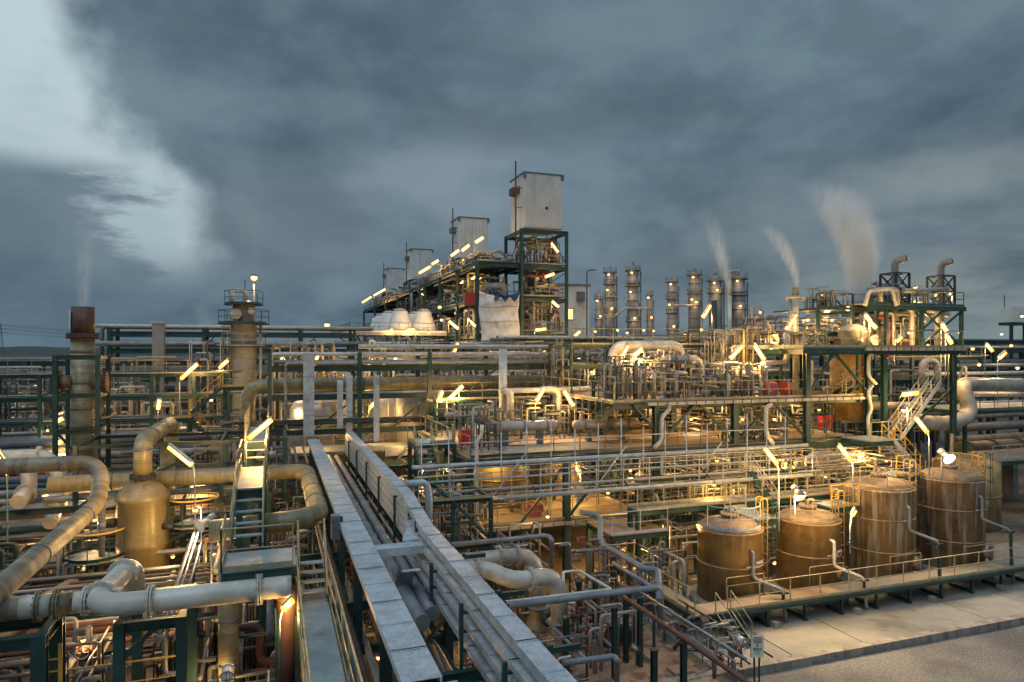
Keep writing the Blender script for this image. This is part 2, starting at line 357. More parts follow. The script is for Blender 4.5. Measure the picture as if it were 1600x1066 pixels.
def railing(pts, h=1.05, sp=1.5, r=0.022, mid=1, skew=False):
    mb = MB(); P = [V(p) for p in pts]; up = V((0, 0, h))
    mb.tube([p+up for p in P], r*1.15, 6, 0.03)
    for k in range(1, mid+1): mb.tube([p+up*(k/(mid+1)) for p in P], r*0.75, 4, 0)
    if len(P) > 5:
        acc = 0; prev = P[0]
        for i, q in enumerate(P):
            acc += (q-prev).length; prev = q
            if i in (0, len(P)-1) or acc >= sp*.8: mb.bar(q-V((0, 0, 0.03)), q+up, r*1.7); acc = 0
    else:
      for a, b in zip(P, P[1:]):
        n = max(1, round((b-a).length/sp))
        for i in range(n+1):
            q = a+(b-a)*i/n; mb.bar(q-V((0, 0, 0.03)), q+up, r*1.7)
    for a, b in zip(P, P[1:]): mb.bar(a+V((0, 0, 0.06)), b+V((0, 0, 0.06)), 0.012, 0.12)
    return mb
def rail(parent, pts, m='yellow_pale', **k): return obj('railing', railing(pts, **k), m, parent)
def stair(label, top, bot, width, m='green', rm='yellow_pale', side=(1, 0, 0), tm='grating', group=None):
    top, bot = V(top), V(bot); s = V(side).normalized()*width/2
    t = thing('stair', label, 'stair', bot, group)
    n = max(3, round((top.z-bot.z)/0.2))
    for q in (-s, s): obj('stringer', MB().bar(top+q, bot+q, 0.05, 0.24), m, t)
    for i in range(1, n):
        p = bot+(top-bot)*i/n; d = (top-bot); d.z = 0; d = d.normalized()*0.12
        mb = MB(); a = p-s*0.96; b = p+s*0.96
        mb.add([a-d, b-d, b+d, a+d, a-d-V((0, 0, .035)), b-d-V((0, 0, .035)), b+d-V((0, 0, .035)), a+d-V((0, 0, .035))],
            [(0, 1, 2, 3), (7, 6, 5, 4), (0, 4, 5, 1), (1, 5, 6, 2), (2, 6, 7, 3), (3, 7, 4, 0)])
        obj('tread', mb, tm, t)
    for q in (-s, s): obj('handrail', railing([bot+q, top+q], 0.95, 1.3), rm, t)
    return t
def ladder(parent, p, h, face=(0, -1, 0), cage=True, m='yellow', cm='green'):
    p = V(p); f = V(face).normalized(); a = f.cross(V((0, 0, 1)))*0.22
    mb = MB()
    for q in (-a, a): mb.tube([p+q, p+q+V((0, 0, h+1.0)), p+q-f*0.35+V((0, 0, h+1.0)), p+q-f*0.35+V((0, 0, h+.1))], 0.028, 6, 0.12)
    k = 0.3
    while k < h: mb.bar(p-a+V((0, 0, k)), p+a+V((0, 0, k)), 0.025); k += 0.3
    o = obj('ladder', mb, m, parent)
    if cage:
        mb = MB(); z = 2.0; aa = math.atan2(f.y, f.x)
        ang = [aa-1.9+3.8*i/10 for i in range(11)]
        ring = lambda z: [p+f*0.2+V((0.36*math.cos(t), 0.36*math.sin(t), z)) for t in ang]
        zs = []
        while z <= h+0.95: zs.append(z); mb.tube(ring(z), 0.022, 4, 0); z += 0.75
        if len(zs) > 1:
            for i in (1, 3, 5, 7, 9): mb.bar(ring(zs[0])[i], ring(zs[-1])[i], 0.03, 0.008)
            obj('safety_cage', mb, cm, o)
    return o
LIGHTS = 0
def glow(parent, p, power, col=(1.0, 0.57, 0.17), rad=0.18):
    l = bpy.data.lights.new('light_source', 'POINT'); l.energy = power; l.color = col; l.shadow_soft_size = rad
    o = bpy.data.objects.new('light_source', l); COL.objects.link(o); o.parent = parent
    o.location = V(p)-V(root_of(parent).location); return o
LG = 'lit tube lamps over the plant'
def lamp(label, a, b, d, power=260, pole=2.2, r=0.09, dz=0, at=0, m='tube_glow', group=LG):
    """tilted tube lamp between two seen ends at one depth; pole drops from the lower end"""
    A, B = R(*a, d=d), R(*b, d=d)
    t = thing('tube_lamp', label, 'lamp', A if at == 0 else B, group)
    obj('tube', MB().tube([A, B], r, 10, 0), m, t)
    u = (B-A).normalized(); s = V((0, 0, r*1.25))
    obj('housing', MB().bar(A+s, B+s, r*2.2, r*0.5), 'galv', t)
    if pole:
        lo = A if at == 0 else B
        o2 = lo+(lo-(B if at == 0 else A)).normalized()*0.15
        obj('pole', MB().tube([lo+s, o2+V((0, 0, -0.15)), o2+V((0, 0, -pole))], 0.03, 6, 0.1), 'galv', t)
    glow(t, (A+B)/2-V((0, 0, 0.28)), power)
    return t
def bulb(label, p, power=200, r=0.13, d=None, pole=1.5, m='bulb_glow', col=(1.0, 0.62, 0.27), group='lit bulb lamps over the plant'):
    A = R(*p, d=d) if d else V(p)
    t = thing('bulb_lamp', label, 'lamp', A, group)
    obj('bulb', MB().lathe(A, [(r*math.sin(k*math.pi/8)+0.004, -r*math.cos(k*math.pi/8)) for k in range(9)], 10), m, t)
    obj('hood', MB().lathe(A, [(r*1.25, r*0.35), (r*1.15, r*0.55), (r*0.5, r*1.2), (r*0.2, r*1.3)], 12), 'galv_dark', t)
    if pole: obj('pole', MB().tube([A+V((0, 0, r*1.2)), A+V((r*2.2, 0, r*1.2)), A+V((r*2.2, 0, -pole))], 0.03, 6, 0.08), 'galv', t)
    glow(t, A-V((0, 0, r*2.2)), power, col)
    return t
def valve(parent, p, s=0.14, m='cladding', axis='x', wheel=(0, -1, 0)):
    p = V(p); f = V(wheel)
    ax = V((1, 0, 0)) if axis == 'x' else V((0, 1, 0)) if axis == 'y' else V((0, 0, 1))
    mb = MB().tube([p-ax*s*1.5, p-ax*s*1.15], s*1.05, 10, 0); mb.tube([p+ax*s*1.15, p+ax*s*1.5], s*1.05, 10, 0)
    mb.tube([p-ax*s*1.15, p, p+ax*s*1.15], [s*.6, s, s*.6], 10, 0); mb.tube([p, p+f*s*2.6], s*0.3, 6, 0)
    o = obj('valve', mb, m, parent)
    c = p+f*s*2.6; up = V((0, 0, 1)) if abs(f.z) < .9 else V((1, 0, 0)); a = f.cross(up).normalized(); b = f.cross(a)
    w = MB().tube([c+(a*math.cos(t*math.pi/6)+b*math.sin(t*math.pi/6))*s*1.3 for t in range(13)], s*0.13, 5, 0, caps=False)
    w.bar(c-a*s*1.3, c+a*s*1.3, s*.14); w.bar(c-b*s*1.3, c+b*s*1.3, s*.14)
    obj('handwheel', w, 'pipe_dark' if rnd.random() < .7 else 'red', o)
    return o
CL = ['cladding', 'pipe_grey', 'pipe_white', 'cladding', 'pipe_dark', 'pipe_dark', 'green_dark', 'yellow_pale']  # dark mats repeated so the shade inside the pipework is put into colour
def manifold(label, a, b, n=14, nv=4, seed=0, mats=CL, r=(0.025, 0.09), group='pipe and valve manifolds', name='pipe_manifold', vert=0.5):
    """welded small-bore pipework filling a box a..b: risers with elbows, crossing headers, valves"""
    g = random.Random(seed*31+5); a, b = V(a), V(b); S = b-a; n = min(84, int(n*1.7)); r = (r[0]*.8, r[1]*.95)
    t = thing(name, label, 'manifold', (a.x+S.x/2, a.y+S.y/2, a.z), group)
    rp = lambda: V((a.x+g.random()*S.x, a.y+g.random()*S.y, a.z+g.random()*S.z))
    for i in range(n):
        rr = r[0]+(r[1]-r[0])*g.random()**2; m = g.choice(mats); p = rp()
        if g.random() < vert:
            x2 = min(b.x, max(a.x, p.x+g.uniform(-.5, .5)*S.x)); zt = a.z+S.z*g.uniform(.45, 1)
            k = g.random()
            if k < .4: pts = [(p.x, p.y, a.z), (p.x, p.y, zt), (x2, p.y, zt), (x2, p.y, a.z)]
            elif k < .7: pts = [(p.x, p.y, a.z), (p.x, p.y, zt), (x2, p.y, zt)]
            else: pts = [(p.x, p.y, a.z), (p.x, p.y, zt), (p.x, min(b.y, p.y+g.random()*S.y*.6+.1), zt), (p.x, min(b.y, p.y+g.random()*S.y*.6+.1), a.z)]
        else:
            L = S.x*g.uniform(.3, .95); x0 = a.x+g.random()*(S.x-L); z = a.z+S.z*g.random()
            if g.random() < .7:
                z2 = a.z+S.z*g.random(); y = p.y
                pts = [(x0, y, z), (x0+L*g.uniform(.3, .8), y, z)]; x1 = pts[-1][0]
                pts += [(x1, y, z2), (x0+L, y, z2)]
            else:
                y0 = a.y; pts = [(p.x, a.y, z), (p.x, b.y, z)]
        obj('pipe', MB().tube(pts, rr, 6 if rr < .05 else 8, None, seg=3), m, t)
    for i in range(nv):
        p = rp(); valve(t, p, g.uniform(.08, .15), g.choice(['cladding', 'pipe_grey', 'rustred', 'pipe_white']), g.choice('xyz'), (0, -1, 0) if g.random() < .7 else (0, 0, 1))
    return t
def frame(name, label, xs, ys, zs, cat='steel frame', cw=0.28, bh=0.32, m='green', brace=(), z0=0.0, base=None, group=None, zt=None, skip=()):
    """steel frame of columns at xs*ys with beams at every zs"""
    t = thing(name, label, cat, (xs[0], ys[0], z0), group); zt = zt or max(zs)
    for x in xs:
        for y in ys: obj('column', MB().ibeam((x, y, z0), (x, y, zt), cw, cw), m, t)
    for z in zs:
        for y in ys: obj('beam', MB().ibeam((xs[0]-cw/2, y-cw*.02, z-bh/2+.003), (xs[-1]+cw/2, y-cw*.02, z-bh/2+.003), cw*.8, bh), m, t)
        for x in xs:
            for y1, y2 in zip(ys, ys[1:]): obj('beam', MB().ibeam((x, y1+cw/2, z-bh/2), (x, y2-cw/2, z-bh/2), cw*.7, bh*.9), m, t)
    for (p, q) in brace: obj('brace', MB().bar(p, q, 0.12, 0.12), m, t)
    return t
def deck(parent, x0, y0, x1, y1, z, m='deck_rust', th=0.08, edge='green'):
    o = obj('deck', MB().box((x0, y0, z), (x1, y1, z+th)), m, parent)
    if edge: obj('edge_beam', MB().ibeam((x0, y0-.05, z-.17), (x1, y0-.05, z-.17), .12, .32), edge, parent)
    return o
def rack_pipes(where, x0, x1, y0, y1, tiers, seed, mats=('pipe_grey', 'cladding', 'pipe_white', 'pipe_dark', 'pipe_slate', 'pipe_dark', 'green_dark'), rr=(.07, .2)):
    g = random.Random(seed)
    names = {'pipe_grey': 'grey', 'cladding': 'beige', 'pipe_white': 'white', 'pipe_dark': 'dark', 'pipe_slate': 'slate grey', 'frp': 'tan', 'galv': 'zinc', 'frp_dark': 'brown', 'rustred': 'rusty', 'green_dark': 'green'}
    nt = len(tiers); tn = ['top tier'] + [f'{ORD[i]} tier down' for i in range(1, nt)] if nt > 1 else ['top tier']
    for i, (z, n) in enumerate(tiers):
        for k in range(n):
            r = g.uniform(*rr); y = y0+(y1-y0)*(k+.5)/n; m = g.choice(mats); xa = x0-g.random()*.8; xb = x1+g.random()*.8
            if n > 2 and g.random() < .25: xa = x0+(x1-x0)*g.uniform(.1, .5)
            pts = [(xa, y, z+r), (xb, y, z+r)]
            if g.random() < .3 and xa > x0: pts = [(xa, y, z-1.3)]+pts
            sz = 'thin' if r < .1 else 'thick' if r > .16 else 'medium'
            pipe(f'{sz} {names[m]} pipe, {ORD[k]} from front, {tn[i]} of the {where}', pts, r, m, f'pipes on the {where}', n=8, seg=4)

# ================================================================ the setting
struct('ground', MB().box((-4000, -300, -1.2), (5000, 6000, -0.30)), 'scrub')
struct('gravel_road', MB().box((9, -60, -0.29), (240, 21.2, -0.22)), 'gravel')
struct('plant_floor', MB().box((-95, -25, -0.28), (15.7, 255, 0.0)), 'floor_shaded')
struct('plant_floor', MB().box((15.71, 30.0, -0.28), (170, 255, 0.0)), 'floor_shaded')
mb = MB()
for i in range(24):
    for y0, y1 in ((21.62, 25.6), (25.64, 29.99)):
        x0 = 15.72+i*3.6; mb.box((x0, y0, -0.28), (x0+3.555, y1, 0.002+0.006*((i*7+int(y0)) % 3)))
struct('concrete_apron', mb, 'concrete')
mb = MB()
for i in range(28): mb.box((9.2+i*3.0, 21.25, -0.32), (9.2+i*3.0+2.985, 21.60, 0.07+0.0*i))
struct('kerb', mb, 'kerb')
struct('paving', MB().box((7.6, 16.6, 0.004), (15.2, 27.4, 0.05)), 'slab_rust')
def hills(name, dist, x0, x1, hb, amp, seed, m):
    g = random.Random(seed); ph = [g.uniform(0, 6) for _ in range(6)]
    vs, fs = [], []; n = 160
    for i in range(n+1):
        x = x0+(x1-x0)*i/n; t = i/n*14
        hh = hb+amp*(math.sin(t+ph[0])+.55*math.sin(2.3*t+ph[1])+.3*math.sin(5.1*t+ph[2])+.16*math.sin(13*t+ph[3])+.12*math.sin(31*t+ph[4])+g.uniform(-.08, .08))
        y = dist+90*math.sin(t*.6+ph[5])
        vs += [(x, y-500, -2), (x, y-160, hh*.62), (x, y, hh), (x, y+420, -2)]
    for i in range(n):
        for k in range(3): fs.append((i*4+k, i*4+4+k, i*4+5+k, i*4+1+k))
    struct(name, MB().add(vs, fs, True), m)
hills('hills', 2300, -3800, 200, 24, 6, 3, 'hillside')
hills('hills', 3300, -3000, 5200, 17, 6, 8, 'hillside')
g = random.Random(4)
t = thing('distant_building', 'low white lit sheds far off below the hills at the left edge', 'building', (-1140, 1400, 0))
for i, (px, wd) in enumerate([(4, 12), (12, 18), (34, 34), (48, 30), (60, 12)]):
    p = R(px, 554, d=1800); obj('wall', MB().box((p.x-wd/2, p.y, -1), (p.x+wd/2, p.y+20, 4+g.random()*3)), 'white_paint', t)
    obj('roof', MB().box((p.x-wd/2-.5, p.y-.5, 7.01), (p.x+wd/2+.5, p.y+20, 7.4)), 'galv_dark', t)
    obj('lit_strip', MB().box((p.x-wd/2, p.y-.3, 1), (p.x+wd/2, p.y-.1, 2.6)), 'window_glow', t)
mast = R(0, 512, d=900)
t = thing('pylon', 'tall grey lattice pylon at the far left edge of the view', 'pylon', (mast.x, mast.y, 0))
for sx_ in (-1, 1):
    for sy_ in (-1, 1): obj('leg', MB().bar((mast.x+sx_*4, mast.y+sy_*4, 0), (mast.x+sx_*.6, mast.y+sy_*.6, 48), .5), 'galv_dark', t)
for z in (36, 41, 46): obj('crossarm', MB().bar((mast.x-9, mast.y, z), (mast.x+9, mast.y, z), .6), 'galv_dark', t)
for i in range(3):
    q = R(440, 508+6*i, d=1700)
    for j, dx_ in enumerate((-9, 9)):
        a = V((mast.x+dx_, mast.y, 36+5*i)); pts = [a.lerp(V((q.x, q.y, a.z+18)), k/14)-V((0, 0, 14*4*(k/14)*(1-k/14))) for k in range(15)]
        tag(obj('power_line', MB().tube(pts, .13, 4, 0), 'black'), f'thin power line sagging from the far left pylon, {["near","far"][j]} wire of the {["lowest","middle","top"][i]} pair', 'cable', 'power lines from the pylon')

# ================================================================ the long bridge in the foreground
t = thing('pipe_bridge', 'green steel bridge carrying pipes and cable trays away from the viewer', 'pipe bridge', (0.5, 5, 0))
YS = [4.5, 9.5, 14.5, 19.5, 24.5, 29.5, 34.5, 39.5, 44.0]
for y in YS[1:]:
    for x in (2.25, 4.85): obj('column', MB().ibeam((x, y, 0), (x, y, 6.35), .24, .24), 'green_dark', t)
    obj('cross_beam', MB().ibeam((0.5, y, 4.85), (5.2, y, 4.85), .16, .26), 'green', t)
    obj('cross_beam', MB().ibeam((1.9, y, 3.6), (5.2, y, 3.6), .16, .24), 'green_dark', t)
    obj('brace', MB().bar((4.75, y, 3.7), (3.6, y, 4.7), .09), 'green', t)
for x in (1.95, 5.0): obj('girder', MB().ibeam((x, 2, 4.55), (x, 45, 4.55), .16, .30), 'green', t)
for x in (1.8, 4.6): obj('girder', MB().ibeam((x, 2, 3.35), (x, 45, 3.35), .14, .26), 'green_dark', t)
for y0, y1 in zip(YS[1:], YS[2:]): obj('brace', MB().bar((2.0, y0, 4.4), (4.95, y1, 4.4), .08), 'green_dark', t)
# walkway
t = thing('walkway', 'narrow sheet metal walkway with thin yellow topped handrails beside the long trays', 'walkway', (1.0, 5, 0))
for y0, y1 in [(2, 7.2), (7.21, 12.4), (12.41, 17.6), (17.61, 20.0)]:
    obj('deck', MB().box((.64, y0, 5.13), (1.42, y1, 5.18)), 'deck_sheet', t)
for x in (.62, 1.44): obj('stringer', MB().bar((x, 2, 5.06), (x, 20, 5.06), .05, .2), 'green', t)
rail(t, [(.61, 2, 5.2), (.61, 20, 5.2)], 'yellow_pale', h=1.1); rail(t, [(1.45, 2, 5.2), (1.45, 20, 5.2)], 'yellow_pale', h=1.1)
for y in (4, 9, 14, 19):
    for x in (.62, 1.44): obj('leg', MB().bar((x, y, 0), (x, y, 4.96), .13), 'green_dark', t)
# left wide tray with flat covers
def tray(label, x0, x1, y0, y1, z, h, cover, grp, seg=1.25, m='galv'):
    t = thing('cable_tray', label, 'cable tray', ((x0+x1)/2, y0, z), grp)
    obj('side_channel', MB().box((x0, y0, z-h), (x0+.03, y1, z)), m, t); obj('side_channel', MB().box((x1-.03, y0, z-h), (x1, y1, z)), m, t)
    obj('tray_bottom', MB().box((x0+.03, y0, z-h), (x1-.03, y1, z-h+.02)), 'galv_dark', t)
    g = random.Random(int(x0*100)); y = y0; i = 0
    while y < y1-.05 and i < 95:
        l = min(seg*(1+.04*g.uniform(-1, 1)), y1-y); dz = .004+(.012 if i % 2 else 0)+g.uniform(0, .004)
        mb = MB().box((x0-.012, y+.022, z+dz), (x1+.012, y+l-.022, z+dz+.012))
        mb.bar((x0+.0, y+l-.06, z+dz+.02), (x1, y+l-.06, z+dz+.02), .03, .012)
        obj('cover_plate', mb, cover, t); y += l; i += 1
    return t
tray('wide zinc cable tray with flat covers along the middle of the bridge', 2.02, 2.68, 11.2, 44.0, 6.50, .16, 'galv', 'long cable trays')
tray('nearest short wide cable tray with flat covers at the bottom edge', 2.26, 3.0, 3.0, 11.5, 6.27, .16, 'galv', 'long cable trays')
TR = [('topmost narrow covered cable tray of the right hand stack', 4.12, 4.52, 6.75, .20), ('second covered cable tray, just below the top of the right hand stack', 4.06, 4.62, 6.36, .14),
      ('third covered cable tray of the right hand stack', 4.04, 4.66, 5.94, .14), ('lowest wide cable tray of the right hand stack', 4.02, 4.70, 5.52, .14)]
for i, (lb, x0, x1, z, h) in enumerate(TR):
    if i == 0:
        tt = tray(lb, x0, x1, 3.0, 20.0, z, h, 'galv', 'stacked cable trays')
        tray('far upper run of covered cable tray, raised past the dog leg', 4.36, 4.78, 24.5, 44.2, 6.85, .24, 'galv', 'stacked cable trays')
        t2 = thing('cable_tray', 'sloping dog leg piece joining the two top cable trays', 'cable tray', (4.1, 22, 6.5), 'stacked cable trays')
        mb = MB().bar((4.32, 19.98, 6.65), (4.57, 24.52, 6.73), .38, .2); obj('trough', mb, 'galv', t2)
        obj('cover_plate', MB().bar((4.32, 20.0, 6.765), (4.57, 24.5, 6.855), .42, .014), 'galv', t2)
        obj('clip', MB().bar((4.2, 22.2, 6.83), (4.7, 22.2, 6.83), .04, .02), 'galv_dark', t2)
    else: tray(lb, x0, x1, 3.0, 22.5, z, h, 'galv', 'stacked cable trays')
# ribs on the far upper tray's side
t = thing('cable_tray', 'tall side face of slatted tray below the far upper run', 'cable tray', (3.9, 30, 6), 'stacked cable trays')
for z in (5.5, 5.82, 6.14, 6.44): obj('side_channel', MB().box((4.30, 23.0, z), (4.33, 44, z+.25)), 'galv', t)
obj('tray_bottom', MB().box((4.34, 23.0, 5.5), (4.74, 44, 5.52)), 'galv_dark', t)
for y in (21, 25, 29, 33, 37, 41): obj('bracket', MB().bar((4.2, y, 4.9), (4.2, y, 6.7), .08).bar((4.2, y, 6.66), (4.3, y, 6.66), .06), 'green_dark', t)
for y in (5.5, 8.5, 11.6, 14.6, 17.6): # brackets holding the stack
    q = thing('tray_bracket', f'green steel bracket holding the stacked cable trays, {ORD[[5.5,8.5,11.6,14.6,17.6].index(y)]} from the bottom edge', 'bracket', (3.9, y, 5), 'tray brackets')
    obj('post', MB().bar((3.92, y, 4.7), (3.92, y, 6.42), .09), 'green', q); obj('post', MB().bar((4.8, y, 4.7), (4.8, y, 6.6), .09), 'green', q)
    for z in (5.33, 5.75, 6.17): obj('arm', MB().bar((3.92, y+.09, z), (4.8, y+.09, z), .06), 'green', q)
    obj('arm', MB().bar((4.8, y, 6.5), (5.4, y, 6.5), .1), 'green', q)
# branch fitting between trays
t = thing('tray_branch', 'curved zinc cable tray fitting bridging between the two long trays', 'cable tray', (3.2, 17.5, 6.2))
obj('cross_arm', MB().box((2.72, 19.3, 6.2), (4.1, 19.8, 6.42)), 'galv', t)
obj('wedge_cover', MB().prism([(3.55, 19.81), (4.05, 19.81), (4.05, 21.6)], 6.44, 6.47), 'galv', t)
obj('curved_drop', MB().add(sum([[(3.2+x, 17.8+1.4*math.sin(a), 4.8+1.4*math.cos(a)) for x in (0, .5)] for a in [k*math.pi/16 for k in range(9)]], []), [(2*i, 2*i+1, 2*i+3, 2*i+2) for i in range(8)]), 'galv', t)
pipe('slim zinc conduit arch dipping beside the top tray', [(4.8, 26, 6.9), (5.6, 26, 6.9), (5.7, 26, 6.4), (5.7, 26, 4.5)], .14, 'galv', cat='conduit', name='conduit')
# pipes in the bridge
pipe('left of two blind ended grey pipes lying between the long trays', [(3.45, 16.6, 5.32), (3.45, 22.6, 5.32), (3.3, 23.6, 5.32), (3.3, 44, 5.32)], .19, 'pipe_slate', 'blind ended pipes', n=18, band=(2.5, 6, 10, 14, 18))
pipe('right of two blind ended grey pipes lying between the long trays', [(3.83, 17.1, 5.30), (3.83, 22.4, 5.30), (3.75, 23.4, 5.30), (3.75, 44, 5.30)], .16, 'pipe_slate', 'blind ended pipes', n=18, band=(2, 5.5, 9.5, 13.5))
for nm, x, y, r in (('left', 3.45, 16.55, .21), ('right', 3.83, 17.05, .19)):
    q = [o for o in COL.objects if o.name.startswith('pipe') and o.get('label', '').startswith(nm+' of two blind')][0]
    obj('end_cap', MB().tube([(x, y-.03, 5.32), (x, y+.06, 5.32)], r, 18, 0), 'pipe_grey', q)
for i, (x, z, r, m, c) in enumerate([(2.86, 5.15, .05, 'pipe_grey', 'slim grey'), (2.80, 5.1, .035, 'galv', 'thin zinc'), (2.72, 5.12, .05, 'cladding', 'slim beige'), (4.9, 5.1, .05, 'pipe_dark', 'slim dark'), (4.25, 5.1, .06, 'pipe_slate', 'slate'), (1.72, 5.1, .07, 'pipe_dark', 'dark'), (1.62, 4.95, .05, 'pipe_grey', 'slim grey outer'), (1.85, 4.98, .06, 'rustred', 'rusty')]):
    y1 = 43 if i not in (0, 1, 2) else 42
    pts = [(x, 18.5 if i < 3 else 4, z), (x, y1, z)]
    if i < 3: pts = [(x, 18.5, z-.3)]+pts
    pipe(f'{c} line on the bridge {["just right of the wide tray","close beside the wide tray right edge","under the wide tray right edge","right of the blind pipes","under the stacked trays","left below the wide tray","outermost left of the wide tray","between wide tray and walkway"][i]}', pts, r, m, 'small lines on the bridge', n=8)
for i, x in enumerate((2.2, 2.5, 3.0, 3.3, 3.7, 4.1, 4.4)):
    pipe(f'{["dark","grey","rusty","dark","grey","dark","beige"][i]} pipe deep inside the bridge, {ORD[i]} from its left side', [(x, 2, 3.55+.1*(i % 2)), (x, 44, 3.55+.1*(i % 2))], .07+.03*(i % 3), ['pipe_dark', 'pipe_grey', 'rustred', 'pipe_dark', 'pipe_grey', 'pipe_dark', 'cladding'][i], 'pipes deep in the bridge', n=8)
t = thing('junction_box', 'grey metal junction box hanging on a green post beside the walkway', 'junction box', (1.9, 10.3, 5))
obj('cabinet', MB().box((1.68, 10.1, 5.2), (1.98, 10.55, 5.95)), 'pipe_slate', t); obj('door', MB().box((1.70, 10.085, 5.23), (1.96, 10.098, 5.92)), 'galv_dark', t)
obj('post', MB().ibeam((2.08, 10.2, 3.4), (2.08, 10.2, 6.2), .1, .12), 'green_pale', t)
t = thing('guard_beam', 'pale green sloping steel beam left of the junction box', 'beam', (1.65, 15, 4.9)); obj('web', MB().ibeam((1.68, 11, 4.95), (1.68, 17.6, 4.95), .16, .14), 'green_pale', t)
t = thing('junction_box', 'small grey wall box above the elbow of the tan pipe', 'junction box', (1.1, 24.2, 7))
obj('cabinet', MB().box((1.75, 22.3, 6.0), (2.02, 22.6, 6.75)), 'pipe_slate', t); obj('post', MB().bar((2.06, 22.4, 0), (2.06, 22.4, 6.7), .1), 'green', t); obj('door', MB().box((1.77, 22.285, 6.05), (2.0, 22.297, 6.7)), 'galv_dark', t)

# vertical zinc trays rising up the cross rack
def vtray(label, x0, x1, y, z0, z1, top_bend=0):
    t = thing('vertical_tray', label, 'cable tray', ((x0+x1)/2, y, z0), 'vertical cable trays')
    obj('front_plate', MB().box((x0, y, z0), (x1, y+.03, z1)), 'galv', t)
    for x in (x0, x1-.03): obj('side_channel', MB().box((x, y+.03, z0), (x+.03, y+.2, z1)), 'galv', t)
    z = z0+1.3
    while z < z1: obj('joint_strip', MB().box((x0-.01, y-.012, z), (x1+.01, y-.002, z+.03)), 'galv_dark', t); z += 2.4
    if top_bend:
        n = 6; vs = []
        for k in range(n+1):
            a = k/n*math.pi/2; vs += [(x0, y+top_bend*(1-math.cos(a)), z1+top_bend*math.sin(a)), (x1, y+top_bend*(1-math.cos(a)), z1+top_bend*math.sin(a))]
        obj('curved_cover', MB().add(vs, [(2*i, 2*i+1, 2*i+3, 2*i+2) for i in range(n)]), 'galv', t)
    return t
def vt(label, px0, px1, pt, pb, y, tb=0):
    a, b = R(px0, pb, y=y), R(px1, pb, y=y); zt = R((px0+px1)/2, pt, y=y).z
    return vtray(label, a.x, b.x, y, a.z, zt, tb)
vt('broad speckled zinc tray standing upright in line with the wide tray', 474, 491, 552, 682, 44.4)
vt('left of the three narrow upright zinc trays right of the broad one', 527, 536, 600, 670, 44.6, .25)
vt('middle of the three narrow upright zinc trays', 541, 551, 592, 676, 44.8, .25)
vt('right narrow upright zinc tray with a foot turned sideways', 584, 593, 592, 690, 44.5, .25)

# ================================================================ cross rack at the end of the bridge
RX = [-0.2, 5.3, 9.9, 15.1, 20.2, 24.0]
t = frame('pipe_rack', 'green steel cross rack spanning behind the end of the long bridge', RX, [45.0, 49.0], [11.0, 9.2, 7.0], 'pipe rack', cw=.26, bh=.34, zt=11.9,
    brace=[((5.3, 45, 9.1), (2.6, 45, 7.1)), ((10, 45, 6.9), (7.6, 45, 4.7)), ((10, 45, 6.9), (12.5, 45, 4.7)), ((15, 45, 11), (12.5, 45, 9.2)), ((15, 45, 9.1), (12.8, 45, 7)), ((20, 45, 11), (17.6, 45, 9.2)), ((9.9, 45, 9.1), (7.5, 45, 7))])
obj('edge_girder', MB().ibeam((-.5, 44.7, 7.55), (7.2, 44.7, 7.55), .2, .28), 'green_pale', t)
obj('girder', MB().ibeam((-1, 45.2, 4.6), (24, 45.2, 4.6), .3, .5), 'green', t)
t = thing('utility_deck', 'long white edged platform under the cross rack', 'platform', (7, 45.6, 5)); obj('deck', MB().box((-1, 45.5, 5.35), (22, 48.8, 5.45)), 'grating', t); obj('fascia', MB().box((7, 45.42, 5.0), (22, 45.48, 5.6)), 'cladding', t)
for i, (y, z, r, m, lb) in enumerate([(45.1, 11.78, .13, 'pipe_white', 'pale double line, front one, along the top of the cross rack'), (45.9, 11.8, .12, 'pipe_grey', 'grey line behind the pale one on the cross rack top'),
        (45.05, 11.2, .11, 'cladding', 'slim beige line just above the upper green beam'), (47, 11.25, .15, 'pipe_grey', 'grey line in the middle of the upper tier'), (48.2, 11.25, .12, 'pipe_white', 'white line at the rear of the upper tier'),
        (48.4, 9.5, .14, 'pipe_dark', 'dark line behind the big tan pipe'), (45.3, 9.25, .06, 'pipe_white', 'thin white line on the lower beam'), (46, 7.3, .16, 'rustred', 'rusty line on the low tier'), (47.3, 7.3, .12, 'pipe_grey', 'grey line on the low tier')]):
    x0 = -.5 if i != 1 else 1.1
    pts = [(x0, y, z), (24.5, y, z)]
    if i == 0: pts = [(-.1, y, 5.0), (-.1, y, z), (24.5, y, z)]
    if i == 2: pts = [(.75, y, 4.5), (.75, y, z), (24.5, y, z)]
    pipe(lb, pts, r, m, 'pipes on the cross rack', n=10)
pipe('big ringed tan pipe lying along the cross rack, elbow at its left end', [(-1.5, 46.6, 4.0), (-1.5, 46.6, 9.75), (26.5, 46.6, 9.75)], .45, 'frp', n=24, band=(9, 13, 17.5, 22, 26))
# long thin lines in front of it, right part
a = R(560, 549, y=50); b = R(800, 545, y=50)
pipe('upper of two pale lines right of the tarpaulin tower foot', [(a.x, 50, 12.3), (34, 50, 12.3)], .16, 'pipe_white', 'twin pale lines'); pipe('lower of two pale lines right of the tarpaulin tower foot', [(a.x+1, 50.4, 11.6), (34, 50.4, 11.6)], .14, 'pipe_white', 'twin pale lines')
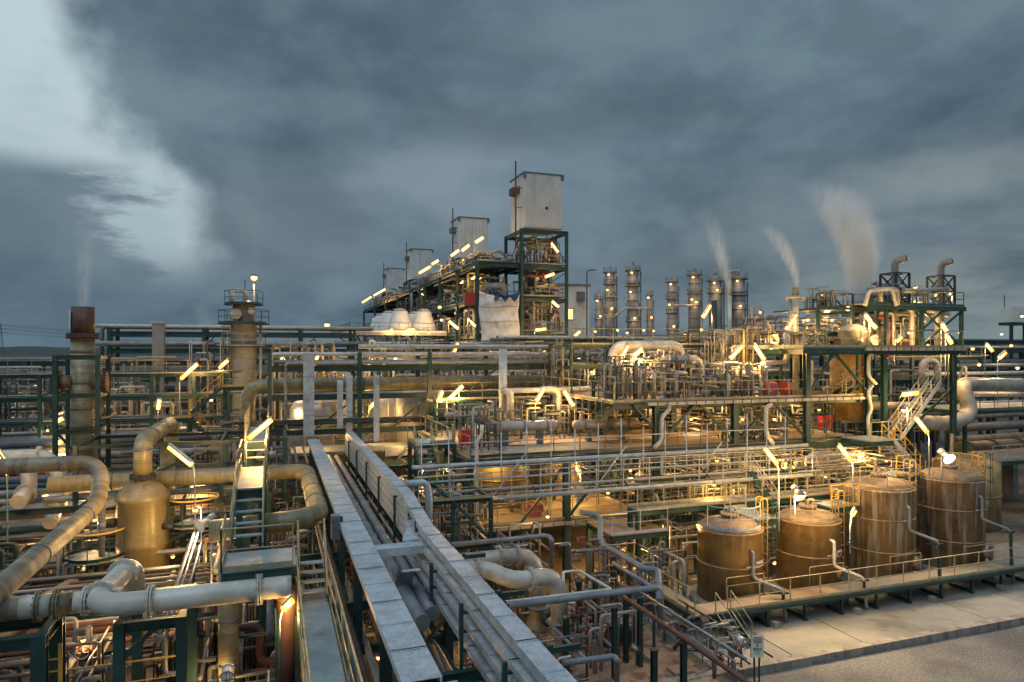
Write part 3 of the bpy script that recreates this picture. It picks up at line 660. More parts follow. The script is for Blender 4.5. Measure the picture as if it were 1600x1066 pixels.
# white post and header in the middle
w0 = R(786, 545, y=41)
pipe('thick white riser standing in front of the cross rack', [(w0.x, 41, 5), (w0.x, 41, 12.1)], .26, 'pipe_white', n=16)
h0 = R(780, 611, y=40.5); h1 = R(944, 607, y=40.5); e1 = R(797, 670, y=40.5); e2 = R(872, 672, y=40.5)
pipe('white header pipe running right from the riser', [h0, h1], .17, 'pipe_white')
pipe('white drop pipe hanging from the left end of the white header', [(h0.x, 40.4, h0.z), (e1.x, 40.4, h0.z), (e1.x, 40.4, 6.7)], .21, 'pipe_white', 'drop pipes from the white header', n=14)
pipe('white drop pipe hanging from the middle of the white header', [(e2.x-1.2, 40.4, h0.z+.05), (e2.x, 40.4, h0.z+.05), (e2.x, 40.4, 6.7)], .21, 'pipe_white', 'drop pipes from the white header', n=14)

# ================================================================ generic racks further back
frame('pipe_rack', 'long low green rack crossing the left background', [-27, -21.5, -16, -10.5, -5, 0.5], [74, 79], [11.0, 9.4, 8.0, 6.6, 5.3, 3.9], 'pipe rack', cw=.4, bh=.45, m='green', zt=11.2)
rack_pipes('left background rack', -28, 1.5, 74.2, 78.8, [(11.0, 4), (9.4, 3), (8.0, 4), (6.6, 3), (5.3, 3), (3.9, 3)], 11, rr=(.1, .26))
t = frame('pipe_rack', 'tall upper rack with open top behind the round tower', [-15.9, -11.5, -7, -2.5, 3, 8.8], [80, 84], [14.0, 12.2], 'pipe rack', cw=.36, bh=.5, m='green', zt=14.4, brace=[((-7, 79.9, 12.3), (-5.6, 79.9, 13.9)), ((-2.6, 79.9, 12.3), (-4.4, 79.9, 13.9)), ((3.1, 79.9, 12.3), (5, 79.9, 13.9)), ((8.8, 79.9, 12.3), (6.6, 79.9, 13.9))])
for i, (y, z, r, m) in enumerate([(79.9, 14.55, .2, 'pipe_white'), (81.2, 14.5, .22, 'pipe_grey'), (82.6, 14.5, .2, 'cladding'), (79.9, 12.75, .26, 'cladding'), (81.5, 12.6, .2, 'pipe_grey'), (83, 12.6, .2, 'pipe_dark')]):
    xa = -17.4+.6*i*(z > 13); pts = [(xa, y, z), (11, y, z)]
    if z > 13: pts = [(xa, y, 8.6), (xa, y, z), (11, y, z)]
    pipe(f'{["white outermost","grey second","beige third","beige","grey","dark"][i]} line {"turning down at the left end of" if z>13 else "in the lower tier of"} the tall upper rack', pts, r, m, 'pipes on the tall upper rack', n=10)
t = thing('pillar', 'pale square pillar in front of the tall upper rack', 'pillar', R(248, 600, d=66)); q = t.location
obj('shaft', MB().box((q.x-.5, q.y-.5, 0), (q.x+.5, q.y+.5, 14.6)), 'steelgrey', t); obj('cap', MB().box((q.x-.6, q.y-.6, 14.61), (q.x+.6, q.y+.6, 14.8)), 'galv', t)
frame('pipe_rack', 'far rack running from the round tower towards the cooling domes', [9, 14, 19, 24], [84, 88], [12.6, 10.8, 9.2], 'pipe rack', cw=.4, bh=.5, zt=12.8)
rack_pipes('far middle rack', 8, 26, 84.3, 87.8, [(12.6, 4), (10.8, 3), (9.2, 3)], 23, rr=(.12, .26))
XF = [46+7.5*i for i in range(14)]
frame('pipe_rack', 'long far rack below the distillation columns reaching the right edge', XF, [86, 91], [13.6, 12.0, 10.3, 8.6], 'pipe rack', cw=.4, bh=.5, zt=13.8)
rack_pipes('long far rack', 44, 145, 86.3, 90.7, [(13.6, 5), (12.0, 5), (10.3, 4), (8.6, 4)], 37, rr=(.12, .3))
frame('pipe_rack', 'many tiered green rack at the right edge', [68, 74, 80, 86, 92, 98], [57, 62], [12.2, 10.4, 8.6, 6.8, 5.0], 'pipe rack', cw=.36, bh=.42, zt=12.4, brace=[((74, 57, 6.8), (77, 57, 8.4)), ((80, 57, 8.6), (83, 57, 10.2))])
rack_pipes('right edge rack', 66, 100, 57.2, 61.8, [(12.2, 5), (10.4, 4), (8.6, 4), (6.8, 4), (5.0, 4)], 41, rr=(.1, .3))
frame('pipe_rack', 'green rack behind the heat exchanger deck', [26, 31.5, 37, 42.5, 48, 53.5, 59], [52, 56], [11.8, 10.0, 8.2, 6.4], 'pipe rack', cw=.3, bh=.36, zt=12)
rack_pipes('rack behind the exchangers', 24.5, 60, 52.2, 55.8, [(11.8, 5), (10.0, 4), (8.2, 4), (6.4, 4)], 53, rr=(.08, .24))

# ================================================================ round tower at the left
c = R(381, 600, d=65); cx, cy = c.x, c.y
t = thing('process_tower', 'grey round tower with ring platforms and a looped vent pipe', 'tower', (cx, cy, 0))
zt = lambda py: H+(548-py)*65/FPX
obj('shell', MB().lathe((cx, cy, 0), [(1.15, 0), (1.15, zt(508)), (1.0, zt(500)), (1.0, zt(476)), (.6, zt(470))], 28), 'steelgrey', t)
for py in (650, 620, 590, 560, 535): obj('stiffener_ring', MB().torus((cx, cy, zt(py)), 1.16, .04, 24, 5), 'galv_dark', t)
for py, rad in ((507, 2.3), (477, 1.75), (543, 2.0)):
    obj('ring_platform', MB().lathe((cx, cy, zt(py)), [(rad, 0), (rad, .12)], 20), 'green_dark', t)
    ring = [(cx+rad*.97*math.cos(a), cy+rad*.97*math.sin(a), zt(py)+.12) for a in [k*math.pi/8 for k in range(17)]]
    obj('railing', railing(ring, 1.2, 1.2, .03), 'green' if py != 543 else 'yellow_pale', t)
obj('vent_pipe', MB().tube([(cx-1.05, cy-.3, zt(478)), (cx-1.05, cy-.3, zt(455)), (cx+.25, cy-.3, zt(455)), (cx+.25, cy-.3, zt(476))], .17, 10), 'pipe_white', t)
obj('nozzle', MB().tube([(cx-.6, cy-1.0, zt(492)), (cx-.6, cy-1.8, zt(492))], .5, 14, 0), 'cladding', t)
obj('nozzle', MB().tube([(cx+.7, cy-1.0, zt(487)), (cx+.7, cy-1.6, zt(487))], .3, 14, 0), 'cladding', t)
obj('lightning_rod', MB().tube([(cx+.1, cy, zt(476)), (cx+.1, cy, zt(437))], .05, 6, 0), 'black', t)
ladder(t, (cx-1.3, cy-.5, zt(660)), zt(508)-zt(660), (-.8, -.6, 0), m='yellow_pale', cm='green')
obj('downcomer', MB().tube([(cx+1.5, cy-.6, zt(500)), (cx+1.5, cy-.6, 3)], .14, 8, 0), 'cladding', t)
t = thing('lamp_mast', 'thin dark mast beside the round tower with a bright lamp', 'lamp mast', R(397, 520, d=66)); q = t.location
obj('mast', MB().tube([(q.x, q.y, 8), (q.x, q.y, R(397, 437, d=66).z)], .06, 6, 0), 'galv_dark', t)
bulb('brilliant bulb on the mast tip above the round tower', R(397, 434, d=66), 500, .3, pole=0, group=None)

# ================================================================ chimney and its frame
cx, cy = -10.5, 46.0; zc = lambda py: H+(548-py)*40/FPX
t = thing('chimney_stack', 'tan pipe chimney with a rusty dark top section and numbered plate', 'chimney', (cx, cy, 0))
obj('lower_shaft', MB().lathe((cx, cy, 0), [(.62, 0), (.62, zc(527))], 32), 'frp', t)
for py in (551, 600, 640, 668, 700, 740, 790): obj('joint_band', MB().lathe((cx, cy, zc(py)), [(.635, 0), (.65, .03), (.65, .13), (.635, .16)], 32), 'frp_dark', t)
top = obj('upper_shaft', MB().lathe((cx, cy, 0), [(.60, zc(527)+.02), (.60, zc(480)), (.55, zc(480)), (.55, zc(481))], 32), 'rusty_stack', t)
obj('flange', flange_mb(V((cx, cy, zc(525))), V((0, 0, 1)), .60, 30), 'rusty_stack', t)
an = math.radians(196); pc = V((cx+.63*math.cos(an), cy+.63*math.sin(an), zc(500)))
pl_ = thing('number_plate', 'white plate with a black 1 on the rusty chimney top', 'sign', pc)
d1 = V((-math.sin(an), math.cos(an), 0)); nn = V((math.cos(an), math.sin(an), 0)); zz_ = V((0, 0, 1))
obj('plate', MB().bar(pc-zz_*.52+nn*.03, pc+zz_*.52+nn*.03, .62, .03, up=nn), 'white_paint', pl_)
mb = MB()
mb.bar(pc+nn*.06-zz_*.24, pc+nn*.06+zz_*.24, .09, .01, up=nn); mb.bar(pc+nn*.06+zz_*.22, pc+nn*.06+zz_*.1-d1*.14, .07, .01, up=nn); obj('numeral', mb, 'black', pl_)
for s_, lb in ((-1, 'left'), (1, 'right')):
    q = obj('side_nozzle', MB().tube([(cx+s_*.5, cy-.1, zc(597)), (cx+s_*1.1, cy-.1, zc(597))], .42, 20, 0), 'frp_dark', t)
    obj('blind_flange', flange_mb(V((cx+s_*1.2, cy-.1, zc(597))), V((s_, 0, 0)), .48, 18), 'rustred', q)
frame('stack_frame', 'dark green steel cage around the tan chimney', [cx-1.05, cx+1.05], [cy-1.3, cy+1.3], [zc(555), zc(613), zc(667), zc(745), zc(800)], 'steel frame', cw=.24, bh=.26, m='green',
    brace=[((cx-1, cy-1.3, zc(670)), (cx+1, cy-1.3, zc(742))), ((cx-1, cy-1.3, zc(748)), (cx+1, cy-1.3, zc(798))), ((cx+1, cy-1.3, zc(803)), (cx-1, cy-1.3, zc(850)))])
t = thing('side_platform', 'green platform with yellow rail right of the chimney cage', 'platform', (cx+2, cy, 6))
q0, q1 = R(150, 684, y=46), R(187, 684, y=46)
obj('deck', MB().box((q0.x, 45, q0.z), (q1.x, 47, q0.z+.1)), 'grating', t); rail(t, [(q0.x, 45, q0.z+.1), (q1.x, 45, q0.z+.1)], 'green')
obj('top_rail', MB().tube([(q0.x, 45, q0.z+1.25), (q1.x-.4, 45, q0.z+1.25), (q1.x, 45, q0.z+1.5)], .05, 6), 'yellow', t)

# ================================================================ left foreground vessel, ducts and big pipes
cx, cy = -5.4, 33.7; zv = lambda py, d=30: H+(548-py)*d/FPX
t = thing('scrubber_vessel', 'tan cylindrical vessel with domed lid and bolted neck', 'vessel', (cx, cy, 0))
obj('shell', MB().lathe((cx, cy, 0), [(1.03, 1.2), (1.03, zv(853)), (1.06, zv(850)), (1.06, zv(846)), (1.03, zv(843)), (1.03, zv(782)), (1.07, zv(780)), (1.07, zv(775)), (1.03, zv(773)), (.93, zv(765)), (.7, zv(757)), (.36, zv(752)), (.36, zv(747))], 40), 'vessel', t)
obj('lower_shell', MB().lathe((cx, cy, 0), [(1.02, 0), (1.02, 1.19)], 40), 'rustred', t)
obj('neck_flange', flange_mb(V((cx, cy, zv(745))), V((0, 0, 1)), .38, 22), 'black', t)
q = obj('side_nozzle', MB().tube([(cx-1.0, cy-.3, 4.6), (cx-1.35, cy-.4, 4.6)], .2, 12, 0), 'black', t)
obj('side_nozzle', MB().tube([(cx+.9, cy-.6, 4.35), (cx+1.3, cy-.75, 4.35)], .13, 10, 0), 'black', t)
zz1 = zv(690)
pipe('tan duct rising from the vessel neck and turning away', [(cx, cy, zv(743)), (cx, cy, zz1), (cx+.05, cy+8.6, zz1), (cx+.05, cy+8.6, 4)], .38, 'frp', n=28, bend=.7, band=(1.15, 3.4, 6.4))
def halfdeck(label, c, r, z, a0, a1, rh=1.1, legs=None, up=True):
    t = thing('curved_platform', label, 'platform', (c[0], c[1], z), 'curved platforms around the tan vessel')
    ang = [a0+(a1-a0)*k/12 for k in range(13)]
    arc = [(c[0]+r*math.cos(a), c[1]+r*math.sin(a)) for a in ang]
    obj('deck', MB().prism(arc, z-.08, z), 'grating', t)
    obj('kick_band', railing([(x, y, z) for x, y in arc], .12, 2, .012, 0), 'green', t)
    obj('posts', railing([(x, y, z) for x, y in arc], rh-.02, .9, .02, 1), 'green', t).name = 'guard_rail'
    obj('top_rail', MB().tube([(x, y, z+rh+.03) for x, y in arc], .04, 8, 0), 'yellow', t)
    obj('bracket', MB().bar((c[0]+r*.5*math.cos((a0+a1)/2), c[1]+r*.5*math.sin((a0+a1)/2), z-.1), (cx+.2*(c[0]-cx), cy, z-1.0), .12), 'green_dark', t)
    return t
halfdeck('blue green curved platform left of the tan vessel', (-7.05, 33.0), 1.15, 3.35, math.radians(110), math.radians(345))
halfdeck('curved platform right of the tan vessel, higher one', (-3.4, 33.9), 1.05, 4.25, math.radians(-150), math.radians(100), 1.1)
for i, (dx_, h) in enumerate(((-7.9, 3.2), (-6.2, 3.2))):
    tag(obj('support_post', MB().ibeam((dx_, 32.9, 0), (dx_, 32.9, h), .25, .25), 'green_dark'), f'dark green post under the left curved platform, {["outer","inner"][i]} one', 'post', 'posts under the curved platform')
t = thing('level_gauge_pipe', 'blue grey valve assembly standing on the left curved platform', 'valve', (-6.7, 32.6, 3.4))
obj('pipe', MB().tube([(-6.75, 32.6, 3.4), (-6.75, 32.6, 5.5), (-6.3, 32.9, 5.5)], .12, 10), 'pipe_slate', t); valve(t, (-6.75, 32.6, 4.7), .16, 'pipe_slate', 'z', (-1, 0, 0)); valve(t, (-6.75, 32.6, 5.2), .14, 'pipe_slate', 'z', (0, -1, 0))
# the S-shaped wrapped pipe
pipe('wrapped tan pipe snaking from the left edge and diving towards the viewer', [(-22, 31.2, 7.55), (-6.45, 31.2, 7.55), (-6.3, 29.9, 6.15), (-6.35, 3, 6.15)], .30, 'frp_dark', n=26, bend=.75, band=(2, 6, 10, 14.2, 19.5, 24.5, 29, 34))
s1, s2 = R(156, 745, y=31.2), R(158, 790, y=31.2)
# white pipe with T and flanges
zw = 5.75
pipe('thick white pipe with bolted flanges crossing the lower left', [(-3.72, 21.9, 4.0), (-3.72, 21.9, 6.0), (-4.15, 18.75, 5.85), (0.3, 18.75, 5.85), (0.45, 18.75, 5.85)], .275, 'pipe_white', n=34, bend=.62, fl=(2.9, 4.5, 6.5, 9.0), seg=10)
pipe('tan and white banded pipe coming in from the lower left edge', [(-12, 19.6, 5.75), (-4.7, 19.6, 5.75)], .27, 'frp_dark', n=28, fl=(6.6, 7.0))
q = R(57, 920, y=19.6); tag(obj('wrap_patch', MB().tube([(q.x-.32, 19.6, 5.75), (q.x+.32, 19.6, 5.75)], .277, 28, 0), 'pipe_white'), 'white wrapped patch on the banded pipe at the lower left', 'pipe wrap')
pipe('short white stub linking the banded pipe to the white pipe', [(-4.65, 19.6, 5.75), (-3.6, 19.6, 5.75)], .25, 'pipe_white', n=24, fl=(.25,))
pipe('dark elbow ending the white pipe under the walkway', [(.2, 18.8, 5.8), (.34, 19.0, 5.6), (.34, 19.2, 4.9), (.34, 19.2, 1)], .27, 'rusty_stack', n=20)
pipe('upright tan pipe standing under the stair landing', [R(357, 872, d=20), (R(357, 872, d=20).x, R(357, 872, d=20).y, 0)], .28, 'frp', n=26, band=(1.8, 3.1))
fx = [-6.1, -4.7]
frame('pipe_stand', 'green steel stand under the banded pipe at the lower left', [-6.9, -5.2], [18.9, 20.3], [5.3], 'steel frame', cw=.3, bh=.3, m='green')
frame('pipe_stand', 'green steel stand under the white pipe near its elbow', [-3.6, -2.2], [19.2, 21.6], [5.25], 'steel frame', cw=.24, bh=.26, m='green', brace=[((-3.6, 19.2, 4.3), (-2.7, 19.2, 5.1))])
for i, (y, sx_) in enumerate(((19.2, .55), (24.8, .55))): tag(obj('support_column', MB().ibeam((sx_-.35, y, 0), (sx_-.35, y, 5.2), .3, .3), 'green'), f'pale green column left of the walkway, {["near","far"][i]} one', 'column', 'columns by the walkway')
pipe('wide slanting dark wrapped pipe in the lower left corner', [R(-20, 1000, z=3.6), R(60, 950, z=3.6)+V((0, 4, -.6))], .33, 'frp_dark', n=22, fl=(1.9,))
# tan header and duct coming towards the viewer
pipe('tan header crossing behind the vessel and bending towards the viewer', [(-9.2, 34.7, 6.15), (1.55, 34.7, 6.15), (1.55, 24.9, 6.15), (-2.0, 24.7, 6.0)], .36, 'frp', n=28, bend=.7, band=(2.4, 5, 8.6, 13.5, 16, 18.2), seg=9)
pipe('upright tan pipe behind the vessel duct', [R(262, 690, y=37.5), (R(262, 690, y=37.5).x, 37.5, 0)], .34, 'frp', n=22)
# pale pipes at the left edge
def pp(px, py, y): return R(px, py, y=y)
pipe('pale flanged pipe arching over the left edge', [pp(-30, 716, 38), pp(72, 712, 38), pp(95, 722, 37.2)+V((0, 0, -.5)), pp(92, 790, 37.2)], .33, 'pipe_white', n=22, bend=.8, fl=(2.3, 4.4))
pipe('pale pipe with a big flange hanging at an angle at the left', [pp(45, 735, 36.4), pp(46, 765, 36.4), pp(28, 785, 35)], .32, 'cladding', n=20, fl=(1.35,))
pipe('short open ended pale pipe behind the vessel', [pp(88, 770, 37), pp(86, 800, 37), pp(78, 818, 36)], .3, 'pipe_white', n=18, fl=(.5,))
for i, (py, r, m, y) in enumerate([(790, .4, 'cladding', 41), (806, .25, 'pipe_grey', 40.5), (703, .3, 'pipe_grey', 50), (690, .2, 'pipe_dark', 50), (712, .25, 'cladding', 49), (762, .3, 'steelgrey', 44), (742, .18, 'red', 45), (835, .14, 'rustred', 38), (870, .1, 'pipe_grey', 33)]):
    a = pp(-20, py+3, y); b = pp(365, py-5, y)
    pipe(f'{["thick beige","grey","thick grey","dark","beige wide","dull grey","red","thin rusty","thin grey"][i]} pipe running behind the vessel, {["under the white arch","below the beige one","above the tan header","highest, dark","just above the tan header","at dome height","bright red","low","lowest"][i]}', [(a.x, y, (a.z+b.z)/2), (b.x, y, (a.z+b.z)/2)], r, m, 'pipes behind the tan vessel', n=10)
# stair bridge on the left: platform, flights, landings
def green_platform(label, x0, x1, y0, y1, z, rails=(), m='deck_sheet', legs=True, group=None, rm='yellow_pale', gm='green'):
    t = thing('platform', label, 'platform', (x0, y0, z), group)
    obj('deck', MB().box((x0, y0, z-.05), (x1, y1, z)), m, t)
    for y in (y0, y1): obj('edge_beam', MB().ibeam((x0, y, z-.18), (x1, y, z-.18), .1, .24), gm, t)
    for x in (x0, x1): obj('edge_beam', MB().ibeam((x, y0+.06, z-.18), (x, y1-.06, z-.18), .1, .235), gm, t)
    if legs:
        for x in (x0+.1, x1-.1):
            for y in (y0+.1, y1-.1): obj('leg', MB().ibeam((x, y, 0), (x, y, z-.3), .2, .2), gm, t)
    for pts in rails: rail(t, [(x, y, z) for x, y in pts], rm, h=1.08)
    return t
green_platform('near green landing at the foot of the stair bridge', -1.25, .58, 18.9, 20.6, 6.35, [[(-1.25, 20.6), (-1.25, 18.9), (.5, 18.9)]], legs=False)
green_platform('middle landing of the stair bridge, lit by the tube lamp', -1.15, -.25, 24.2, 28.6, 7.45, [[(-1.15, 24.2), (-1.15, 28.6)], [(-.25, 24.2), (-.25, 28.6)]])
green_platform('far landing at the top of the stair bridge', -1.1, -.2, 30.6, 36.5, 8.2, [[(-1.1, 30.6), (-1.1, 36.5)], [(-.2, 30.6), (-.2, 36.5)]])
stair('near flight of the stair bridge climbing away from the landing', (-.7, 24.15, 7.42), (-.7, 20.7, 6.42), .85, tm='deck_sheet')
stair('far flight of the stair bridge between its two upper landings', (-.65, 30.55, 8.17), (-.65, 28.7, 7.5), .82, tm='deck_sheet')
stair('short steps from the near landing down to the walkway', (1.03, 20.4, 6.2), (1.03, 19.2, 5.25), .72, tm='deck_sheet')
a0 = R(212, 660, y=56); a1 = R(330, 660, y=56)

# ================================================================ main process structure (three decks)
L1, L2, L3, L4 = 3.0, 6.5, 9.1, 12.1
YF = 33.0
t = frame('process_structure', 'green steel process structure with three open decks', [9.3, 14.6, 20.0, 25.2, 30.4, 35.2], [YF, 39.5, 46.0], [L2], 'steel structure', cw=.34, bh=.42, m='green', zt=L2,
    brace=[((14.6, YF, 6.1), (12, YF, 3.1)), ((14.6, YF, 3.1), (17.3, YF, 6.2)), ((20, YF, 6.7), (22.6, YF, 9)), ((25.2, YF, 6.7), (22.8, YF, 9)), ((25.4, YF, 6.7), (27.8, YF, 9)), ((30.4, YF, 6.7), (27.9, YF, 9)), ((18.6, YF, 9), (20, YF, 7.6)), ((30.4, YF, 9.2), (32.6, YF, 12)), ((9.4, YF, 3), (11.4, YF, 0.6))])
deck(t, 9.3, YF+.2, 35.2, 46, L2+.02, 'deck_rust'); deck(t, 9.3, YF+.2, 19.3, 46, L1, 'floor_stained'); deck(t, 17.4, YF+.2, 36.2, 47, L3, 'deck_rust')
for x in (20.0, 25.2, 30.4, 35.2):
    for y in (YF, 39.5, 46.0): obj('column', MB().ibeam((x, y, L2+.1), (x, y, L3-.01 if x < 30 else L4-.02), .34, .34), 'green', t)
for x in (9.3, 14.6, 19.2): obj('beam', MB().ibeam((x, YF+.3, L1-.2), (x, 46, L1-.2), .2, .36), 'green_dark', t)
rail(t, [(9.4, YF+.1, L2+.1), (35.0, YF+.1, L2+.1)], 'green'); rail(t, [(9.4, YF+.3, L2+.1), (9.4, 45.5, L2+.1)]); rail(t, [(17.5, YF+.1, L3+.1), (35.0, YF+.1, L3+.1)]); rail(t, [(17.5, YF+.2, L3+.1), (17.5, 46.5, L3+.1)]); rail(t, [(9.4, YF+.1, L1+.1), (19.2, YF+.1, L1+.1)])
def edge_tray(label, x0, x1, y, z, h=.17):
    t = thing('edge_tray', label, 'cable tray', ((x0+x1)/2, y, z), 'pale segmented trays along the deck edges')
    obj('tray_side', MB().box((x0, y-.16, z), (x1, y-.13, z+h)), 'cladding', t); obj('cover_plate', MB().box((x0, y-.13, z+h-.02), (x1, y+.05, z+h)), 'cladding', t)
    x = x0; k = 0
    while x < x1 and k < 90: obj('strap', MB().box((x, y-.175, z-.02), (x+.05, y-.162, z+h+.02)), 'black', t); x += .62; k += 1
edge_tray('pale segmented tray along the front edge of the lowest deck', 9.4, 19.4, YF-.1, L1-.12)
edge_tray('pale segmented tray along the front edge of the top deck', 19.3, 35.2, YF-.1, L3-.12)
pipe('long pale pipe along the front edge of the middle deck', [(6.3, YF-.5, L2-.12), (30.0, YF-.5, L2-.12)], .11, 'galv')
pipe('second long pale pipe, half a metre below the middle deck edge', [(7.6, YF-1.6, L2-1.2), (29.5, YF-1.6, L2-1.2)], .08, 'cladding')
# scaffold-like catwalk in front
t = thing('catwalk', 'long narrow railed catwalk hanging in front of the middle deck', 'walkway', (8, YF-2, 5)); obj('deck', MB().box((6.2, YF-2.5, L2-1.55), (28.5, YF-1.75, L2-1.48)), 'grating', t)
rail(t, [(6.2, YF-2.5, L2-1.45), (28.5, YF-2.5, L2-1.45)], 'galv', h=1.5, mid=2, sp=1.5)
for x in (7, 12, 17, 22, 27): obj('hanger', MB().bar((x, YF-2.5, L2-1.5), (x, YF-.2, L2-.3), .06), 'green', t)
t = thing('scaffold', 'thin grey scaffold tubes standing along the front of the decks', 'scaffold', (8, YF-1.2, 4))
for i in range(17): x = 6.6+i*1.32; obj('standard', MB().tube([(x, YF-1.25, 4.6-(i % 3)*.5), (x, YF-1.25, 8.0+(i*7 % 3)*.25)], .03, 6, 0), 'galv', t)
for z in (5.0, 5.75, 6.05, 7.55): obj('ledger', MB().tube([(6.3, YF-1.21, z), (28, YF-1.21, z)], .028, 6, 0), 'galv', t)
for x in (9.5, 15, 21): obj('brace', MB().bar((x, YF-1.3, 4.2), (x+2.4, YF-1.3, 7.0), .05), 'galv', t)
# white zig-zag downspouts
def spout(label, pts, r=.09): pipe(label, pts, r, 'pipe_white', 'white zigzag drain pipes', n=10, cat='drain pipe', name='drain_pipe')
q = lambda px, py, y=YF-.4: R(px, py, y=y)
spout('white zigzag drain down the column at the left end of the middle deck', [q(753, 664), q(753, 680), q(745, 690), q(745, 820)])
spout('white zigzag drain at the left end of the lowest deck', [q(744, 752), q(744, 808), q(758, 836)])
spout('white zigzag drain down from the left corner of the top deck', [q(1046, 634), q(1046, 640), q(1034, 652), q(1034, 688), q(1022, 700)], .11)
spout('white zigzag drain below the middle deck by the second column', [q(1034, 712), q(1034, 744), q(1044, 764)], .09)
spout('white drain with a bracket head under the middle of the top deck', [q(1206, 632), q(1197, 636), q(1197, 676), q(1208, 694)], .12)
spout('white zigzag drain on the tall corner column at right', [q(1364, 546), q(1357, 560), q(1357, 588), q(1369, 600)], .11)
spout('white kinked drain just below the one on the tall corner column', [q(1364, 602), q(1356, 612), q(1362, 640), q(1356, 652), q(1358, 690)], .1)
spout('white drain behind the big curved pipe at right', [q(1490, 630, 35), q(1490, 645, 35), q(1487, 700, 35), q(1487, 735, 35)], .11)
spout('white kinked drain right of the lowest deck', [q(1024, 770, 31), q(1030, 790, 31), q(1038, 820, 31), q(1040, 860, 31)], .09)
# heat exchangers
def exch(label, p0, p1, r, y, z):
    t = thing('heat_exchanger', label, 'heat exchanger', ((p0+p1)/2, y, z-1), 'horizontal heat exchangers on the middle deck')
    obj('shell', MB().lathe((0, y, z), [(r*.3, p0-.25), (r*.8, p0-.15), (r, p0), (r, p1), (r*.8, p1+.15), (r*.3, p1+.25)], 20, 'x'), 'cladding', t)
    for x in (p0+.5, (p0+p1)/2, p1-.5): obj('girth_flange', MB().tube([(x-.05, y, z), (x+.05, y, z)], r*1.2, 18, 0), 'pipe_grey', t)
    for x in (p0+.8, p1-.9): obj('saddle', MB().box((x-.14, y-r*.7, L2+.12), (x+.14, y+r*.7, z-r*.75)), 'pipe_dark', t)
    for x in (p0+.35, p1-1.3): obj('nozzle', MB().tube([(x, y, z+r*.8), (x, y, z+r+.45)], r*.4, 12, 0).tube([(x, y, z+r+.42), (x, y, z+r+.5)], r*.62, 12, 0), 'cladding', t)
ex = lambda px, y: R(px, 600, y=y).x
exch('left horizontal heat exchanger on the middle deck beside the red cabinet', ex(768, 37), ex(866, 37), .30, 37, L2+1.15)
exch('right horizontal heat exchanger on the middle deck', ex(900, 37), ex(992, 37), .28, 37, L2+1.1)
exch('second shell behind the left heat exchanger', ex(700, 40), ex(760, 40), .18, 40, L2+1.6)
def cabinet(label, px0, px1, pyb, pyt, y, m, dy=.5):
    a, b = R(px0, pyb, y=y), R(px1, pyb, y=y); h = (pyb-pyt)/FPX*((a.y*CT)+(a.x*ST))
    t = thing('cabinet', label, 'cabinet', (a.x, y, a.z), 'painted cabinets on the decks')
    obj('body', MB().box((a.x, y, a.z), (b.x, y+dy, a.z+h)), m, t); obj('door', MB().box((a.x+.04, y-.02, a.z+.05), (b.x-.04, y-.003, a.z+h-.05)), m, t)
    obj('handle', MB().box((b.x-.14, y-.05, a.z+h*.45), (b.x-.1, y-.022, a.z+h*.6)), 'black', t)
    for x in (a.x+.02, b.x-.08): obj('leg', MB().box((x, y+.1, a.z-.25), (x+.06, y+.16, a.z-.003)), 'pipe_dark', t)
cabinet('red cabinet at the left end of the middle deck', 721, 737, 697, 673, 34.5, 'red')
cabinet('pale red box standing on the lowest deck', 824, 846, 814, 790, 34.3, 'red_pale')
cabinet('left pale pink cabinet on the top deck', 1196, 1216, 618, 598, 34.6, 'red_pale'); cabinet('darker red cabinet beside the pink one on the top deck', 1228, 1238, 618, 598, 34.8, 'red')
cabinet('bright red cabinet under the top deck at right', 1286, 1302, 668, 651, 37, 'red')
# brown vessels on the lowest deck
def bigvessel(label, px, w_, y, z0, z1, m='vessel', cone=0, man=None, grp='tan vessels between the decks'):
    c = R(px, 600, y=y); D = c.x*ST+c.y*CT; r = w_/2*D/FPX
    t = thing('process_vessel', label, 'vessel', (c.x, y, z0), grp)
    prof = [(r*.25, z0), (r, z0+cone)] if cone else [(r, z0)]
    obj('shell', MB().lathe((c.x, y, 0), prof+[(r, z1), (r*.85, z1+r*.25), (r*.3, z1+r*.4)], 32), m, t)
    obj('stiffener_ring', MB().torus((c.x, y, z0+(z1-z0)*.5), r*1.01, .05, 28, 5), 'frp_dark', t)
    if man:
        mx = R(man[0], man[1], y=y-r); k = V((mx.x-c.x, mx.y-y, 0)).normalized()
        q = obj('manway', MB().tube([V((c.x, y, mx.z))+k*r*.8, V((c.x, y, mx.z))+k*(r+.25)], man[2], 20, 0), m, t)
        obj('manway_flange', flange_mb(V((c.x, y, mx.z))+k*(r+.3), k, man[2]*.8, 20), 'cladding', q)
    return t, c, r
bigvessel('big tan vessel at the left of the lowest deck with a round manway', 778, 98, 38.5, L1+.1, 6.1, 'vessel', man=(798, 780, .42))
bigvessel('second big tan vessel behind the black brace on the lowest deck', 872, 80, 40.5, 0.9, 6.1, 'vessel', man=(858, 790, .3), cone=.9)
bigvessel('tall brown tank behind the top deck stair, between the corner columns', 1325, 52, 41.5, L2+.1, 11.9, 'tank_brown')
bigvessel('cone bottomed tan vessel deep under the middle deck', 1130, 66, 44, 1.2, 5.9, 'vessel', cone=1.2)
bigvessel('tan vessel deep under the middle deck right of the stair', 1252, 60, 44, .5, 5.9, 'vessel', cone=.6)
bigvessel('wide grey vessel under the cross rack', 660, 80, 49.5, 1.0, 8.7, 'steelgrey', man=(640, 640, .5))
bigvessel('brown vessel under the cross rack at its left bay', 500, 90, 54, 1.0, 7.6, 'steelgrey')
bigvessel('tan drum between the broad zinc tray and the three narrow ones', 606, 50, 54, 1.0, 7.8, 'steelgrey')
